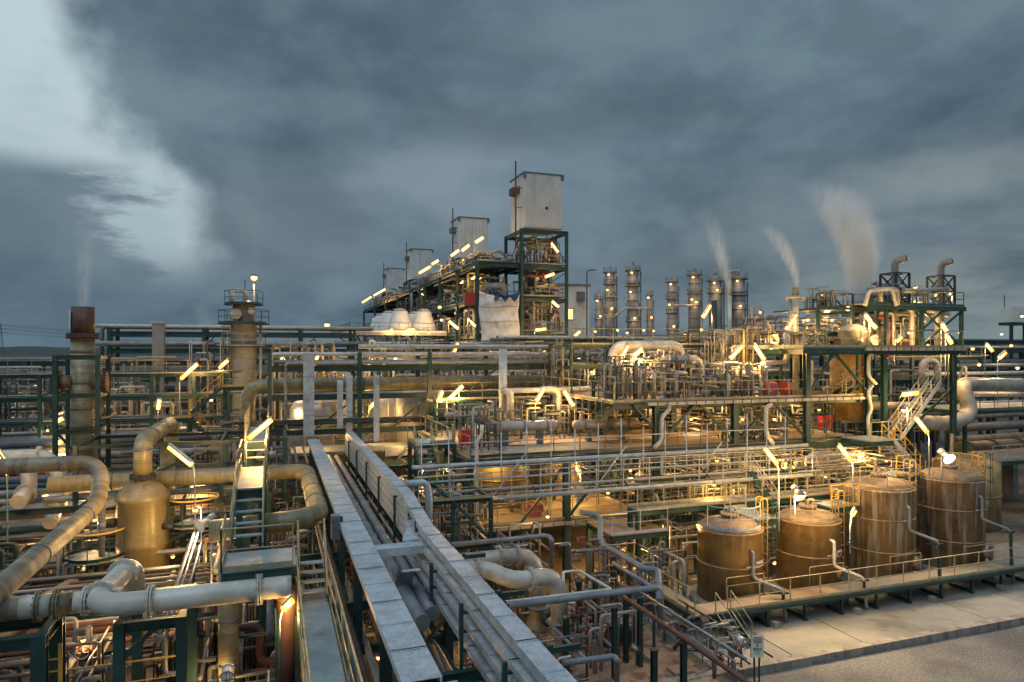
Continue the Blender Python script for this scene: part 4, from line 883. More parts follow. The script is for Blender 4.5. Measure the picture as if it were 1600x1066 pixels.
pipe('thick yellowish horizontal drum lying under the top deck', [R(1030, 676, y=42), R(1066, 674, y=42), R(1120, 672, y=42)], .45, 'vessel', cat='drum', n=20)
# flammable sign
p = R(897, 772, y=33.3)
t = thing('warning_sign', 'white sign with a flame triangle above grey lettering under the middle deck', 'sign', p)
s0 = R(900.5, 761, y=33.0); s1 = R(912, 786, y=33.0)
W_, Hh = s1.x-s0.x, s0.z-s1.z
obj('board', MB().box((s0.x, 33.0, s1.z), (s1.x, 33.03, s0.z)), 'sign_cream', t)
cxs = (s0.x+s1.x)/2; tz = s1.z+Hh*.42; tri = [V((cxs-W_*.44, 32.985, tz)), V((cxs+W_*.44, 32.985, tz)), V((cxs, 32.985, tz+Hh*.42))]
mb = MB()
for i in range(3): mb.bar(tri[i], tri[(i+1) % 3], .035, .008, up=(0, 1, 0))
obj('triangle', mb, 'black', t)
fl = [(-.1, 0), (-.14, .1), (-.09, .2), (-.05, .15), (0, .3), (.04, .17), (.08, .2), (.13, .09), (.09, 0), (.04, .05), (0, .0), (-.04, .06)]
mb = MB(); n_ = len(fl); mb.add([(cxs+x*W_*1.4, yy, tz+.05+z*Hh*.75) for yy in (32.98, 32.995) for x, z in fl], [tuple(range(n_)), tuple(range(2*n_-1, n_-1, -1))])
obj('flame', mb, 'black', t)
def text(parent, s, loc, size, m, rx=math.pi/2, rz=0, name='lettering', al='CENTER'):
    cu = bpy.data.curves.new(name, 'FONT'); cu.body = s; cu.size = size; cu.align_x = al; cu.extrude = .004
    o = bpy.data.objects.new(name, cu); COL.objects.link(o)
    dg = bpy.context.evaluated_depsgraph_get(); me = bpy.data.meshes.new_from_object(o.evaluated_get(dg)); bpy.data.objects.remove(o)
    me.materials.clear(); me.materials.append(MAT[m]); o = bpy.data.objects.new(name, me); COL.objects.link(o)
    o.parent = parent; o.location = V(loc)-V(root_of(parent).location); o.rotation_euler = (rx, 0, rz); return o
for k_, (a_, w2) in enumerate(((.27, .34), (.20, .40), (.11, .30))):
    g_ = random.Random(k_); mb = MB(); x_ = cxs-W_*w2
    while x_ < cxs+W_*w2: l_ = W_*g_.uniform(.05, .13); mb.box((x_, 32.985, s1.z+Hh*a_), (x_+l_, 32.998, s1.z+Hh*(a_+.035))); x_ += l_+W_*.03
    obj('printed_line', mb, 'pipe_dark', t, kind='stuff')

# ---------------------------------------------------------------- equipment on the top deck
pipe('fat white arched pipe over the top deck', [R(958, 612, y=40), R(958, 541, y=40), R(1062, 540, y=40), R(1062, 575, y=40)], .36, 'pipe_white', n=24, bend=.6)
pipe('flanged grey pipe with elbows below the white arch', [R(1026, 608, y=37.5), R(1026, 563, y=37.5), R(1094, 561, y=37.5), R(1094, 600, y=37.5)], .27, 'cladding', n=22, bend=.5, fl=(2.6, 3.2, 4.0))
pipe('tall slim vent pipe with steam, right of the white arch', [R(1140, 600, y=41), R(1140, 462, y=41)], .15, 'pipe_white', n=12)
pipe('dark tall pipe left of the slim vent pipe', [R(1116, 610, y=42), R(1116, 470, y=42)], .2, 'green_dark', n=12)
p = R(1243, 600, y=39)
t = thing('vent_tower', 'thick pale riser crowned by a ring header with a steaming tip', 'vent stack', (p.x, p.y, L3)); zt = lambda py: R(1243, py, y=39).z
obj('riser', MB().tube([(p.x, p.y, L3+.1), (p.x, p.y, zt(465))], .2, 16, 0), 'pipe_white', t)
obj('ring_header', MB().torus((p.x, p.y, zt(465)), .62, .1, 22, 8), 'cladding', t)
for a in (0, 1.57, 3.14, 4.71): obj('spoke', MB().tube([(p.x, p.y, zt(468)), (p.x+.62*math.cos(a), p.y+.62*math.sin(a), zt(465))], .06, 6, 0), 'pipe_grey', t)
obj('vent_tip', MB().lathe((p.x, p.y, 0), [(.26, zt(465)), (.2, zt(452)), (.24, zt(450))], 14), 'pipe_dark', t)
obj('side_riser', MB().tube([(p.x-.45, p.y, L3+2.4), (p.x-.45, p.y, zt(467))], .1, 10, 0), 'pipe_grey', t)
obj('platform_plate', MB().box((p.x-2.6, 37.5, zt(524)), (p.x+4.3, 40, zt(524)+.1)), 'green', t)
obj('railing', railing([(p.x-2.6, 37.5, zt(524)+.1), (p.x+4.3, 37.5, zt(524)+.1)], 1.05), 'green_pale', t)
for x in (-2.5, 4.2): obj('leg', MB().bar((p.x+x, 37.6, L3+.1), (p.x+x, 37.6, zt(524)), .16), 'green', t)
t = thing('filter_housing', 'squat pale machine with a lamp above on the top deck', 'machine', R(1140, 610, y=37)); p = t.location
obj('drum', MB().lathe((p.x, p.y, 0), [(.3, L3+.1), (.3, L3+1.2), (.6, L3+1.3), (.62, L3+2.0), (.5, L3+2.2)], 18), 'cladding', t); obj('base', MB().box((p.x-.5, p.y-.5, L3+.09), (p.x+.5, p.y+.5, L3+.4)), 'green_pale', t)
obj('nozzle', MB().tube([(p.x-.5, p.y-.2, L3+1.5), (p.x-1.0, p.y-.3, L3+1.5)], .25, 14, 0), 'cladding', t); obj('nozzle', MB().tube([(p.x+.5, p.y-.2, L3+1.5), (p.x+2.0, p.y-.3, L3+1.4)], .16, 12, 0), 'pipe_white', t)
pipe('white goose neck pipe right of the squat machine', [R(1189, 592, y=35.5), R(1189, 568, y=35.5), R(1228, 566, y=35.5), R(1228, 535, y=35.5), R(1228, 520, y=35.5)], .15, 'pipe_white')
green_platform('small raised railed platform behind the slim vent pipe', 24.4, 27.4, 40.5, 42.5, 11.6, [[(24.4, 40.5), (27.4, 40.5)], [(27.4, 40.5), (27.4, 42.5)]])
for i, (x0, x1, y0, y1, z0, z1, n_, nv) in enumerate([(18, 20.6, 34, 37, L3, L3+2.6, 26, 6), (20.6, 23.2, 34, 36.5, L3, L3+2.0, 30, 8), (21, 25, 36.5, 40, L3, L3+3.0, 26, 6), (24, 26.6, 34, 36.6, L3, L3+2.3, 28, 8),
        (26.8, 29.4, 34.2, 37, L3, L3+2.2, 22, 6), (18, 22, 41, 45, L3, L3+3.4, 24, 3), (23, 28, 43, 46, L3, L3+3.4, 26, 3), (29, 32, 40, 45, L3, L3+4.4, 26, 4), (27.5, 31, 37.3, 39.5, 11.0, 13.6, 26, 4), (31.3, 34, 38, 41, L4, L4+2.4, 20, 4)]):
    manifold(['dense pipework with hand valves at the left end of the top deck', 'thicket of thin pipes and valves under the white arch', 'tangled pipework behind the flanged grey pipe', 'valve manifold left of the squat machine', 'pipework and valves beside the pink cabinet',
        'tall pipework at the rear left of the top deck', 'tall pipework at the rear of the top deck behind the slim vent', 'pipework behind the ring header riser', 'pipes and valves on the raised platform by the ring header', 'pipes and valves at the left of the upper platform'][i], (x0, y0, z0+.1), (x1, y1, z1), n_, nv, i+3, vert=.62)
    
for i, (x0, x1, y0, y1, z0, z1, n_, nv, lb) in enumerate([(9.6, 12, 35, 38, L2, L2+2.6, 16, 5, 'pipes around the left heat exchanger'), (12.3, 15.5, 38.5, 42, L2, L2+2.5, 16, 3, 'pipework behind the left heat exchanger'), (15.6, 19, 38, 42, L2, L2+2.3, 16, 4, 'pipework behind the right heat exchanger'),
        (20.4, 25, 37, 44, L2, L2+2.4, 26, 4, 'dark pipework under the left part of the top deck'), (25.4, 30, 37, 44, L2, L2+2.4, 28, 4, 'pipework under the middle of the top deck'), (25.6, 30.2, 33.6, 35.4, L2, L2+1.1, 16, 6, 'low pipe loops on the middle deck edge right of the white drain'), (30.6, 35, 35, 44, L2, L2+2.4, 26, 5, 'pipework under the right part of the top deck'),
        (9.8, 14, 34.5, 36, L1, L1+.9, 5, 2, 'small pipes on the lowest deck before the big vessel'), (14.8, 19, 36, 45, L1, L1+3, 18, 3, 'pipes and valves at the right end of the lowest deck'), (20.5, 25, 33.8, 45, .1, 3.4, 30, 8, 'pipework at ground level right of the lit floor'),
        (20.5, 25, 34, 45, 3.5, 6.1, 30, 6, 'pipework hanging below the middle deck over the first tanks'), (25.5, 30, 33.5, 45, 2.5, 6.1, 34, 6, 'golden lit pipework behind the second tank'), (30.5, 35, 33.5, 45, 2.5, 6.1, 34, 6, 'golden lit pipework behind the third tank'),
        (35.6, 43, 36, 46, 1.5, 6.0, 34, 5, 'pipework behind the fourth tank'), (9.5, 19, 47, 48.5, 0.1, 5, 24, 2, 'pipes below the cross rack at its right half'), (.5, 9, 47, 49, .1, 5, 26, 2, 'pipes below the cross rack at its left half'), (2, 9, 50, 56, 1, 9, 30, 2, 'tall thin pipes behind the cross rack'), (10, 22, 50, 54, 4, 10.8, 34, 2, 'thin pipes behind the cross rack right part')]):
    manifold(lb, (x0, y0, z0+.12), (x1, y1, z1), n_, nv, i+40, r=(.025, .10), vert=.5)

# ---------------------------------------------------------------- upper platform at right, lattice stacks
t = frame('upper_structure', 'tall green steel structure carrying the upper platforms at right', [30.4, 36.5, 42.5], [YF, 40.0], [L4], 'steel structure', cw=.3, bh=.34, z0=L2, zt=L4, brace=[((35.4, YF, 9.2), (32.6, YF, 11.8)), ((42.5, YF, 9.6), (38.5, YF, 6.8))])
deck(t, 29.6, YF-.6, 42.8, 40.5, L4+.03, 'grating'); rail(t, [(29.7, YF-.55, L4+.12), (42.7, YF-.55, L4+.12)]); rail(t, [(29.7, YF-.5, L4+.12), (29.7, 40, L4+.12)])
edge_tray('pale segmented tray along the edge of the upper platform', 34.0, 42.6, YF-.75, L4-.1, .2)
p = R(1333, 540, y=36.5)
t = thing('dome_vessel', 'squat pale domed vessel with two nozzles on the upper platform', 'vessel', (p.x, p.y, L4))
obj('shell', MB().lathe((p.x, p.y, 0), [(.95, L4+.15), (.95, L4+1.15), (1.02, L4+1.17), (1.02, L4+1.27), (.8, L4+1.5), (.45, L4+1.65), (.45, L4+1.7)], 28), 'cladding', t)
obj('flange_ring', MB().torus((p.x, p.y, L4+1.22), 1.03, .05, 28, 6), 'pipe_grey', t)
for dx_, m_ in ((-.35, .12), (.75, .28)): obj('nozzle', MB().tube([(p.x+dx_, p.y-.6, L4+.6), (p.x+dx_, p.y-1.15, L4+.6)], m_, 16, 0).tube([(p.x+dx_, p.y-1.1, L4+.6), (p.x+dx_, p.y-1.16, L4+.6)], m_*1.35, 16, 0), 'cladding', t)
L5 = R(1440, 479, y=38).z
X5 = [R(1385, 500, y=38).x, R(1440, 500, y=38).x, R(1502, 500, y=38).x]
t = frame('upper_structure', 'highest green platform with crossed braces carrying two lattice stacks', X5, [38.0, 44.0], [L5], 'steel structure', cw=.22, bh=.28, z0=L4+.1, zt=L5,
    brace=[((X5[1], 38, L5-.3), (X5[2], 38, L4+.3)), ((X5[2], 38, L5-.3), (X5[1], 38, L4+.3)), ((X5[1], 37.9, L4+1.5), (X5[1]+2, 37.9, L5-.3))])
deck(t, X5[0]-2.2, 37.8, X5[2]+.2, 44.3, L5+.02, 'grating'); rail(t, [(X5[0]-2, 37.8, L5+.1), (X5[2], 37.8, L5+.1), (X5[2], 44, L5+.1)], 'green')
t = thing('upper_platform', 'dark railed roof platform left of the steam plume', 'platform', (30, 39, 15)); a, b = R(1268, 482, y=39), R(1380, 478, y=39)
obj('deck', MB().box((a.x, 38.5, a.z-.1), (b.x, 43, a.z)), 'green_dark', t); rail(t, [(a.x, 38.5, a.z), (b.x, 38.5, a.z)], 'green')
for x in (a.x+.3, a.x+3.4, b.x-1): obj('leg', MB().bar((x, 38.7, L4), (x, 38.7, a.z-.1), .2), 'green', t)
manifold('pipes and small machines standing on the dark roof platform', (a.x+1, 39, a.z+.02), (b.x-2.6, 42, a.z+1.7), 20, 4, 71, vert=.7)
manifold('brown cluttered pipework under the dark roof platform', (a.x+.6, 39, L4+.2), (b.x-1, 42, a.z-.3), 34, 6, 72)
manifold('pipework under the highest platform', (X5[0]+.5, 39, L4+.2), (X5[2]-.5, 43, L5-.4), 34, 4, 73, r=(.05, .16))
manifold('pipes and valves on the highest platform between the lattice stacks', (X5[0]+.5, 39, L5+.1), (X5[2]-1, 42, L5+1.9), 22, 4, 74, r=(.04, .12))
for i, (px, pyt, w_, lb) in enumerate([(1398, 428, 28, 'left'), (1470, 432, 26, 'right')]):
    c = R(px, 470, y=40); D = c.x*ST+c.y*CT; hw = w_/2*D/FPX; z1 = R(px, pyt, y=40).z; z0 = L5+.1
    t = thing('lattice_stack', f'{lb} lattice tower holding a pale exhaust pipe bent at the top', 'exhaust stack', (c.x, c.y, z0), 'exhaust stacks in lattice towers')
    for sx_ in (-1, 1):
        for sy_ in (-1, 1): obj('leg', MB().bar((c.x+sx_*hw, c.y+sy_*hw, z0), (c.x+sx_*hw, c.y+sy_*hw, z1), .13), 'green_dark', t)
    zz = [z0+(z1-z0)*k/2 for k in range(3)]
    for k in range(3):
        for (ax, ay, bx, by) in ((-1, -1, 1, -1), (1, -1, 1, 1), (-1, 1, 1, 1), (-1, -1, -1, 1)):
            obj('girt', MB().bar((c.x+ax*hw, c.y+ay*hw, zz[k]), (c.x+bx*hw, c.y+by*hw, zz[k]), .1), 'green_dark', t)
            if k < 2:
                obj('brace', MB().bar((c.x+ax*hw, c.y+ay*hw, zz[k]), (c.x+bx*hw, c.y+by*hw, zz[k+1]), .07), 'green_dark', t); obj('brace', MB().bar((c.x+bx*hw, c.y+by*hw, zz[k]), (c.x+ax*hw, c.y+ay*hw, zz[k+1]), .07), 'green_dark', t)
    z2 = z1+1.0; d_ = V((.5, -.82, .2)).normalized()
    obj('exhaust_pipe', MB().tube([(c.x, c.y, z0-2), (c.x, c.y, z2), V((c.x, c.y, z2))+d_*.8], .26, 18, .5, caps=False), 'steelgrey', t)
    e = V((c.x, c.y, z2))+d_*.78; obj('mouth_shade', MB().tube([e, e+d_*.04], .25, 18, 0), 'black', t)  # black disc stands for the shade inside the open pipe end
for i, (pts, r, m) in enumerate([([(1352, 478), (1358, 455), (1380, 452), (1394, 452), (1400, 478)], .14, 'pipe_white'), ([(1375, 472), (1375, 452), (1402, 452), (1402, 476)], .18, 'cladding'), ([(1412, 455), (1480, 453)], .2, 'cladding'), ([(1425, 545), (1425, 482), (1410, 480)], .2, 'cladding'),
        ([(1436, 545), (1436, 484), (1420, 482)], .2, 'pipe_grey'), ([(1465, 545), (1466, 486), (1452, 484)], .25, 'cladding'), ([(1388, 560), (1388, 497), (1360, 497)], .1, 'red'), ([(1319, 480), (1383, 481), (1383, 537), (1440, 537)], .1, 'red'), ([(1380, 545), (1380, 470), (1372, 452)], .1, 'pipe_white'), ([(1376, 505), (1432, 505)], .2, 'green'), ([(1395, 491), (1480, 491)], .25, 'cladding')]):
    pipe(['bent white pipe beside the steam plume on the highest platform', 'arched beige pipe at the foot of the left lattice stack', 'horizontal beige pipe joining the two lattice stacks', 'left of two tall beige pipes below the highest platform', 'right of two tall pipes below the highest platform', 'thick beige riser below the right lattice stack', 'red pipe dropping beside the braced column', 'long red fire line bending round the dome vessel', 'thin white riser at the platform left end', 'green pipe under the highest platform', 'brown lit pipe under the highest platform'][i],
        [R(px, py, y=37.6+.25*i) for px, py in pts], r, m, 'pipes around the upper platforms', n=12)
# big curved pipes at the right edge
pipe('fat grey pipe curving down into a wide bend at the right', [R(1640, 603, y=35.6), R(1540, 601, y=35.2), R(1500, 600, y=34.2), R(1520, 648, y=33.8), R(1480, 664, y=33.8), R(1400, 655, y=34.5)], .5, 'cladding', n=28, bend=1.3, seg=8, band=(3.5,))
pipe('second fat pipe just below the curved one at the right edge', [R(1640, 617, y=37.5), R(1520, 616, y=37.5)], .2, 'pipe_white', n=18)
pipe('thick pipe arching behind the corner column above the right bend', [R(1440, 600, y=45), R(1440, 563, y=45), R(1464, 563, y=45), R(1466, 600, y=45)], .28, 'cladding', n=22, bend=1.0)
pipe('thick beige pipe running behind the right zigzag stair', [R(1355, 634, y=38), R(1440, 634, y=38)], .3, 'cladding', n=18)
green_platform('railed platform carrying the curved pipes at the right edge', R(1508, 642, y=34.5).x, 60, 34.5, 39, R(1508, 642, y=34.5).z, [[(R(1508, 642, y=34.5).x, 34.5), (60, 34.5)]], 'grating', rm='pipe_dark')
green_platform('dark platform at the right edge beyond the last tank', R(1552, 722, y=33).x, 56, 33, 37, R(1552, 722, y=33).z, [[(R(1552, 722, y=33).x, 33), (56, 33)]], 'grating')
for i, (px0, px1, py, y, r, m) in enumerate([(1500, 1640, 650, 44, .3, 'pipe_grey'), (1500, 1640, 668, 44, .4, 'pipe_dark'), (1490, 1640, 690, 46, .5, 'frp_dark'), (1500, 1640, 632, 47, .25, 'cladding'), (1440, 1640, 585, 48, .2, 'pipe_white'), (1440, 1640, 572, 50, .2, 'cladding')]):
    a, b = R(px0, py, y=y), R(px1, py, y=y); pipe(f'{["grey","dark","dark brown","beige","white","pale"][i]} pipe crossing the right edge {["under the curved pipes","below the grey one","lowest, very thick","just under the platform","above the curved pipes","highest above the curved pipes"][i]}', [(a.x, y, a.z), (b.x+3, y, a.z)], r, m, 'pipes at the right edge', n=10)
t = thing('rotary_drum', 'dark cylindrical machine in the shade at the right edge', 'machine', R(1545, 690, y=40)); p = t.location
obj('barrel', MB().lathe((0, p.y, p.z-.9), [(.9, p.x-3), (1.0, p.x-2.9), (1.0, p.x+4), (.9, p.x+4.1)], 24, 'x'), 'frp_dark', t)
for x in (-2.9, 0, 3): obj('girth_flange', MB().tube([(p.x+x, p.y, p.z-.9), (p.x+x+.15, p.y, p.z-.9)], 1.15, 22, 0), 'pipe_dark', t)
for x in (-2, 2): obj('saddle', MB().box((p.x+x-.3, p.y-.8, 0), (p.x+x+.3, p.y+.8, p.z-1.8)), 'concrete', t)
# zigzag stairs
S = lambda px, py, y: R(px, py, y=y)
stair('upper flight of the steep zigzag stair at right', S(1460, 596, 32.2), S(1398, 684, 32.2), .9, 'galv', 'pipe_white', (0, 1, 0))
stair('lower flight of the zigzag stair going down to the tank tops', S(1388, 688, 31.0), S(1436, 742, 31.0), .9, 'galv', 'yellow', (0, 1, 0))
green_platform('small landing between the two zigzag flights', S(1352, 686, 31).x, S(1400, 686, 31).x, 30.6, 32.8, S(1390, 686, 31).z, [[(S(1352, 686, 31).x, 30.6), (S(1385, 686, 31).x, 30.6)]], legs=False)
stair('short white flight on the top deck below the dome vessel', S(1342, 596, 34.5), S(1308, 618, 34.5), .8, 'green', 'pipe_white', (0, 1, 0))
stair('steep stair up to the ring header platform', S(1268, 532, 37), S(1300, 560, 37), .8, 'green', 'green_pale', (0, 1, 0))
stair('stair leaning at the left end of the middle deck', S(660, 694, 35), S(672, 740, 33.6), .9, 'green', 'yellow_pale')
green_platform('small landing above the leaning stair left of the middle deck', S(648, 693, 35.2).x, 9.2, 35.2, 37.2, S(660, 693, 35.2).z, [[(S(648, 693, 35.2).x, 35.2), (S(648, 693, 35.2).x, 37.2)], [(S(675, 693, 35.2).x, 35.2), (9.1, 35.2)]])
stair('yellow lit stair far behind the cross rack', S(515, 620, 52), S(512, 660, 52), .9, 'yellow', 'yellow'); stair('yellow lit upper stair far behind the cross rack', S(513, 560, 53), S(517, 592, 53), .9, 'yellow', 'yellow')
stair('stair with white rails behind the first tank', S(1168, 735, 31), S(1210, 792, 30), .8, 'green', 'pipe_white', (.3, 1, 0))
stair('dark stair behind the golden lit pipework', S(1320, 722, 36), S(1280, 752, 36), .9, 'green_dark', 'green_dark', (0, 1, 0))
stair('dark stair at the left foot of the lowest deck', S(705, 775, 34), S(700, 822, 33), .9, 'green_dark', 'yellow_pale')
stair('slanting stair left of the top deck', S(965, 625, 34.6), S(935, 655, 34.6), .8, 'green', 'green_pale', (0, 1, 0))
stair('slanting stair of the left upper walkway', S(348, 605, 52), S(300, 645, 52), .9, 'green', 'yellow', (0, 1, 0)); stair('stair descending from the left upper walkway', S(296, 652, 52), S(328, 688, 52), .9, 'green', 'yellow', (0, 1, 0))
green_platform('railed upper walkway left of the cross rack', S(348, 604, 52).x, S(400, 604, 52).x, 52, 53.5, S(350, 604, 52).z, [[(S(348, 604, 52).x, 52), (S(400, 604, 52).x, 52)]], rm='yellow')
green_platform('short lit landing between the two left stairs', S(268, 652, 52).x, S(298, 652, 52).x, 51.5, 53, S(280, 652, 52).z, [[(S(268, 652, 52).x, 51.5), (S(298, 652, 52).x, 51.5)]], rm='yellow')

# ================================================================ tanks and their platform
t = thing('tank_walkway', 'low green edged walkway with rusty planks in front of the four tanks', 'walkway', (20, 24.2, 0))
for i in range(8): obj('deck', MB().box((17.3+i*3.6, 24.2, .94), (17.3+i*3.6+3.59, 25.3, 1.0)), ['deck_rust', 'floor_stained', 'concrete'][i % 3], t)
obj('deck', MB().box((16.5, 24.2, .94), (17.29, 31, 1.0)), 'floor_stained', t)
obj('edge_beam', MB().ibeam((17.3, 24.12, .88), (46, 24.12, .88), .08, .17), 'green', t); obj('edge_beam', MB().ibeam((16.45, 24.2, .84), (16.45, 31, .84), .1, .24), 'green', t); obj('edge_beam', MB().ibeam((17.3, 25.4, .84), (46, 25.4, .84), .1, .24), 'green_dark', t)
for i in range(14):
    x = 18.2+i*2.05; obj('leg', MB().ibeam((x, 24.3, 0.02), (x, 24.3, .72), .1, .1), 'green_dark', t); obj('cross_sill', MB().bar((x, 24.2, .12), (x, 25.5, .12), .12), 'green_dark', t)
rail(t, [(18.1, 24.18, 1.0), (46, 24.18, 1.0)], 'yellow_pale', sp=1.6); rail(t, [(16.5, 24.2, 1), (16.5, 31, 1)], 'yellow_pale')
stair('short steel steps leading from the tank walkway down to the concrete', (17.75, 24.0, 1.0), (17.95, 22.9, 0.03), .75, 'green', 'yellow_pale')
for i in range(5):
    x = 20.4+i*4.6; tag(obj('concrete_block', MB().box((x, 24.0, 0), (x+.28, 24.3, .26)), 'concrete'), f'small concrete block under the tank walkway, {ORD[i]} from the stair', 'block', 'blocks under the tank walkway')
TK = [(20.25, 26.9, 1.47, 3.75, 'tank_brown'), (24.85, 26.9, 1.47, 3.8, 'tank_brown'), (29.75, 27.2, 1.62, 5.0, 'tank_chalky'), (34.75, 27.2, 1.62, 5.15, 'tank_chalky')]
TL = ['brown domed tank nearest the steps, with a pale tag number', 'second brown domed tank, glowing under the bright bulb', 'third tank, taller and streaked brown and grey', 'fourth tank at the right, chalky with pale vertical streaks']
for i, (x, y, r, z1, m) in enumerate(TK):
    t = thing('storage_tank', TL[i], 'tank', (x, y, 0), 'four storage tanks')
    obj('plinth', MB().lathe((x, y, 0), [(r+.35, 0), (r+.35, .5)], 32), 'concrete', t)
    k = .5*(z1-.6)+.6
    obj('shell', MB().lathe((x, y, 0), [(r, .51), (r, z1-.1), (r+.05, z1-.08), (r+.05, z1)], 64), m, t)
    for zz in ([k] if i < 2 else [z1*.38, z1*.70]): obj('girth_band', MB().lathe((x, y, 0), [(r+.006, zz-.04), (r+.04, zz-.02), (r+.04, zz+.02), (r+.006, zz+.04)], 64), 'tank_top', t)
    obj('roof', MB().lathe((x, y, 0), [(r+.02, z1), (r-.1, z1+.1), (r*.75, z1+.27), (r*.4, z1+.40), (r*.2, z1+.44)], 64), 'tank_top', t)
    q = obj('roof_hatch', MB().lathe((x, y, z1), [(.36, .38), (.36, .52), (.42, .53), (.42, .60)], 24), 'tank_top', t)
    mb = MB()
    for b in range(16): a = b*math.pi/8; mb.cbox((x+.39*math.cos(a), y+.39*math.sin(a), z1+.62), (.05, .05, .09))
    obj('bolt_circle', mb, 'cladding', q, kind='stuff')
    obj('vent', MB().tube([(x+.1, y+.1, z1+.5), (x+.1, y+.1, z1+.85), (x+.35, y, z1+.85), (x+.35, y, z1+.7)], .07, 8), 'cladding', t)
    # overflow pipe on the front
    a = math.radians(-95); px_, py_ = x+r*math.cos(a), y+r*math.sin(a); zo = z1-.75
    q = obj('overflow_pipe', MB().tube([(px_+.12, py_+.05, zo), (px_+.12, py_-.22, zo), (px_+.12, py_-.22, zo-1.15), (px_+1.15, py_-.9, zo-1.6), (px_+1.15, py_-1.1, .1)], .075, 10), 'pipe_slate' if i != 1 else 'pipe_white', t)
    obj('pipe_bracket', MB().bar((px_-.15, py_-.1, zo-.7), (px_+.4, py_-.1, zo-.7), .05), 'galv', q); obj('pipe_bracket', MB().bar((px_+.6, py_-.75, zo-1.72), (px_+1.4, py_-1.0, zo-1.72), .07), 'green_dark', q)
    obj('support_post', MB().bar((px_+1.05, py_-1.05, 1.0), (px_+1.05, py_-1.05, zo-1.7), .09), 'green_dark', q)
    am = math.radians(-62); d = V((math.cos(am), math.sin(am), 0)); c = V((x, y, 1.35))
    q = obj('manway', MB().tube([c+d*(r-.1), c+d*(r+.22)], .3, 20, 0), m, t); obj('manway_flange', flange_mb(c+d*(r+.26), d, .28, 18), 'pipe_dark', q)
    al = math.radians(-12); d = V((math.cos(al), math.sin(al), 0))
    ladder(t, V((x, y, .6))+d*(r+.3), z1-.3, d)
    rr = r*.93; A0, A1 = (-3.0, .9) if i != 1 else (-2.9, -.3)
    ring = [(x+rr*math.cos(A0+(A1-A0)*j/14), y+rr*math.sin(A0+(A1-A0)*j/14), z1+.12) for j in range(15)]
    obj('roof_railing', railing(ring, 1.0, 1.2, .018, 1), 'yellow_pale' if i != 0 else 'galv', t)
    if i < 2: text(t, '7304-02' if i else '7304-01', (x+.60, y-1.375, zo-.68), .2, 'white_paint', rz=.43)
t = thing('front_guard', 'yellow pipe hoop guard rail before the tank fronts', 'guard rail', (20, 25.35, 1), None)
for x0, x1 in ((18.9, 20.9), (23.5, 25.5), (28.4, 30.4), (33.4, 35.4)): obj('hoop', MB().tube([(x0, 25.32, 1.0), (x0, 25.32, 1.95), (x1, 25.32, 1.95), (x1, 25.32, 1.0)], .025, 6, .05), 'yellow_pale', t)
# catwalks linking tank tops
green_platform('catwalk between the tops of the first and second tank', 21.9, 23.2, 27.0, 29.5, 3.9, [[(21.9, 29.5), (23.2, 29.5)]], legs=False)
green_platform('catwalk between the tops of the second and third tank', 26.2, 28.0, 26.8, 28, 4.2, [[(26.2, 26.8), (28, 26.8)]], legs=False, rm='yellow')
green_platform('catwalk between the tops of the third and fourth tank', 31.4, 33.1, 27.6, 29, 5.3, [[(31.4, 27.6), (33.1, 27.6)]], legs=False, rm='yellow')
green_platform('railed gallery behind the tank tops', 17.0, 36.5, 29.8, 30.8, 4.1, [[(17, 29.8), (36.5, 29.8)], [(17, 30.8), (36.5, 30.8)]], 'grating', rm='yellow_pale')
green_platform('low platform left of the first tank', 15.5, 18.6, 29.6, 32.5, 3.05, [[(15.5, 29.6), (18.6, 29.6)]], 'deck_rust', rm='galv')
manifold('valves and pipes at ground level left of the first tank', (15.8, 27.2, .1), (18.4, 31.5, 2.6), 20, 6, 90, mats=['pipe_dark', 'pipe_grey', 'cladding'])
manifold('pipes and valves under the gallery behind the first two tanks', (19, 29, .1), (27.5, 31.5, 3.8), 34, 8, 91)
manifold('pipes and valves under the gallery behind the last two tanks', (28, 29.2, .1), (37, 31.6, 3.9), 34, 8, 92)
manifold('golden pipes crowded on the gallery behind the third and fourth tank', (28, 30.9, 4.2), (37, 32.6, 6.0), 40, 10, 93, mats=['cladding', 'yellow_pale', 'pipe_white'], vert=.7)
manifold('golden pipes crowded on the gallery behind the first two tanks', (18.5, 31, 3.2), (27, 32.6, 5.4), 34, 8, 94, mats=['cladding', 'yellow_pale', 'pipe_dark'], vert=.5)
t = thing('barrel_tank', 'far brown barrel tank seen at the right edge beyond the fourth tank', 'tank', (44, 33, 0)); obj('shell', MB().lathe((45, 34, 0), [(2, 0), (2, 4.4), (1.6, 4.7), (.4, 4.9)], 32), 'tank_brown', t); obj('band', MB().lathe((45, 34, 0), [(2.01, 2.2), (2.06, 2.22), (2.06, 2.3), (2.01, 2.32)], 32), 'frp_dark', t)

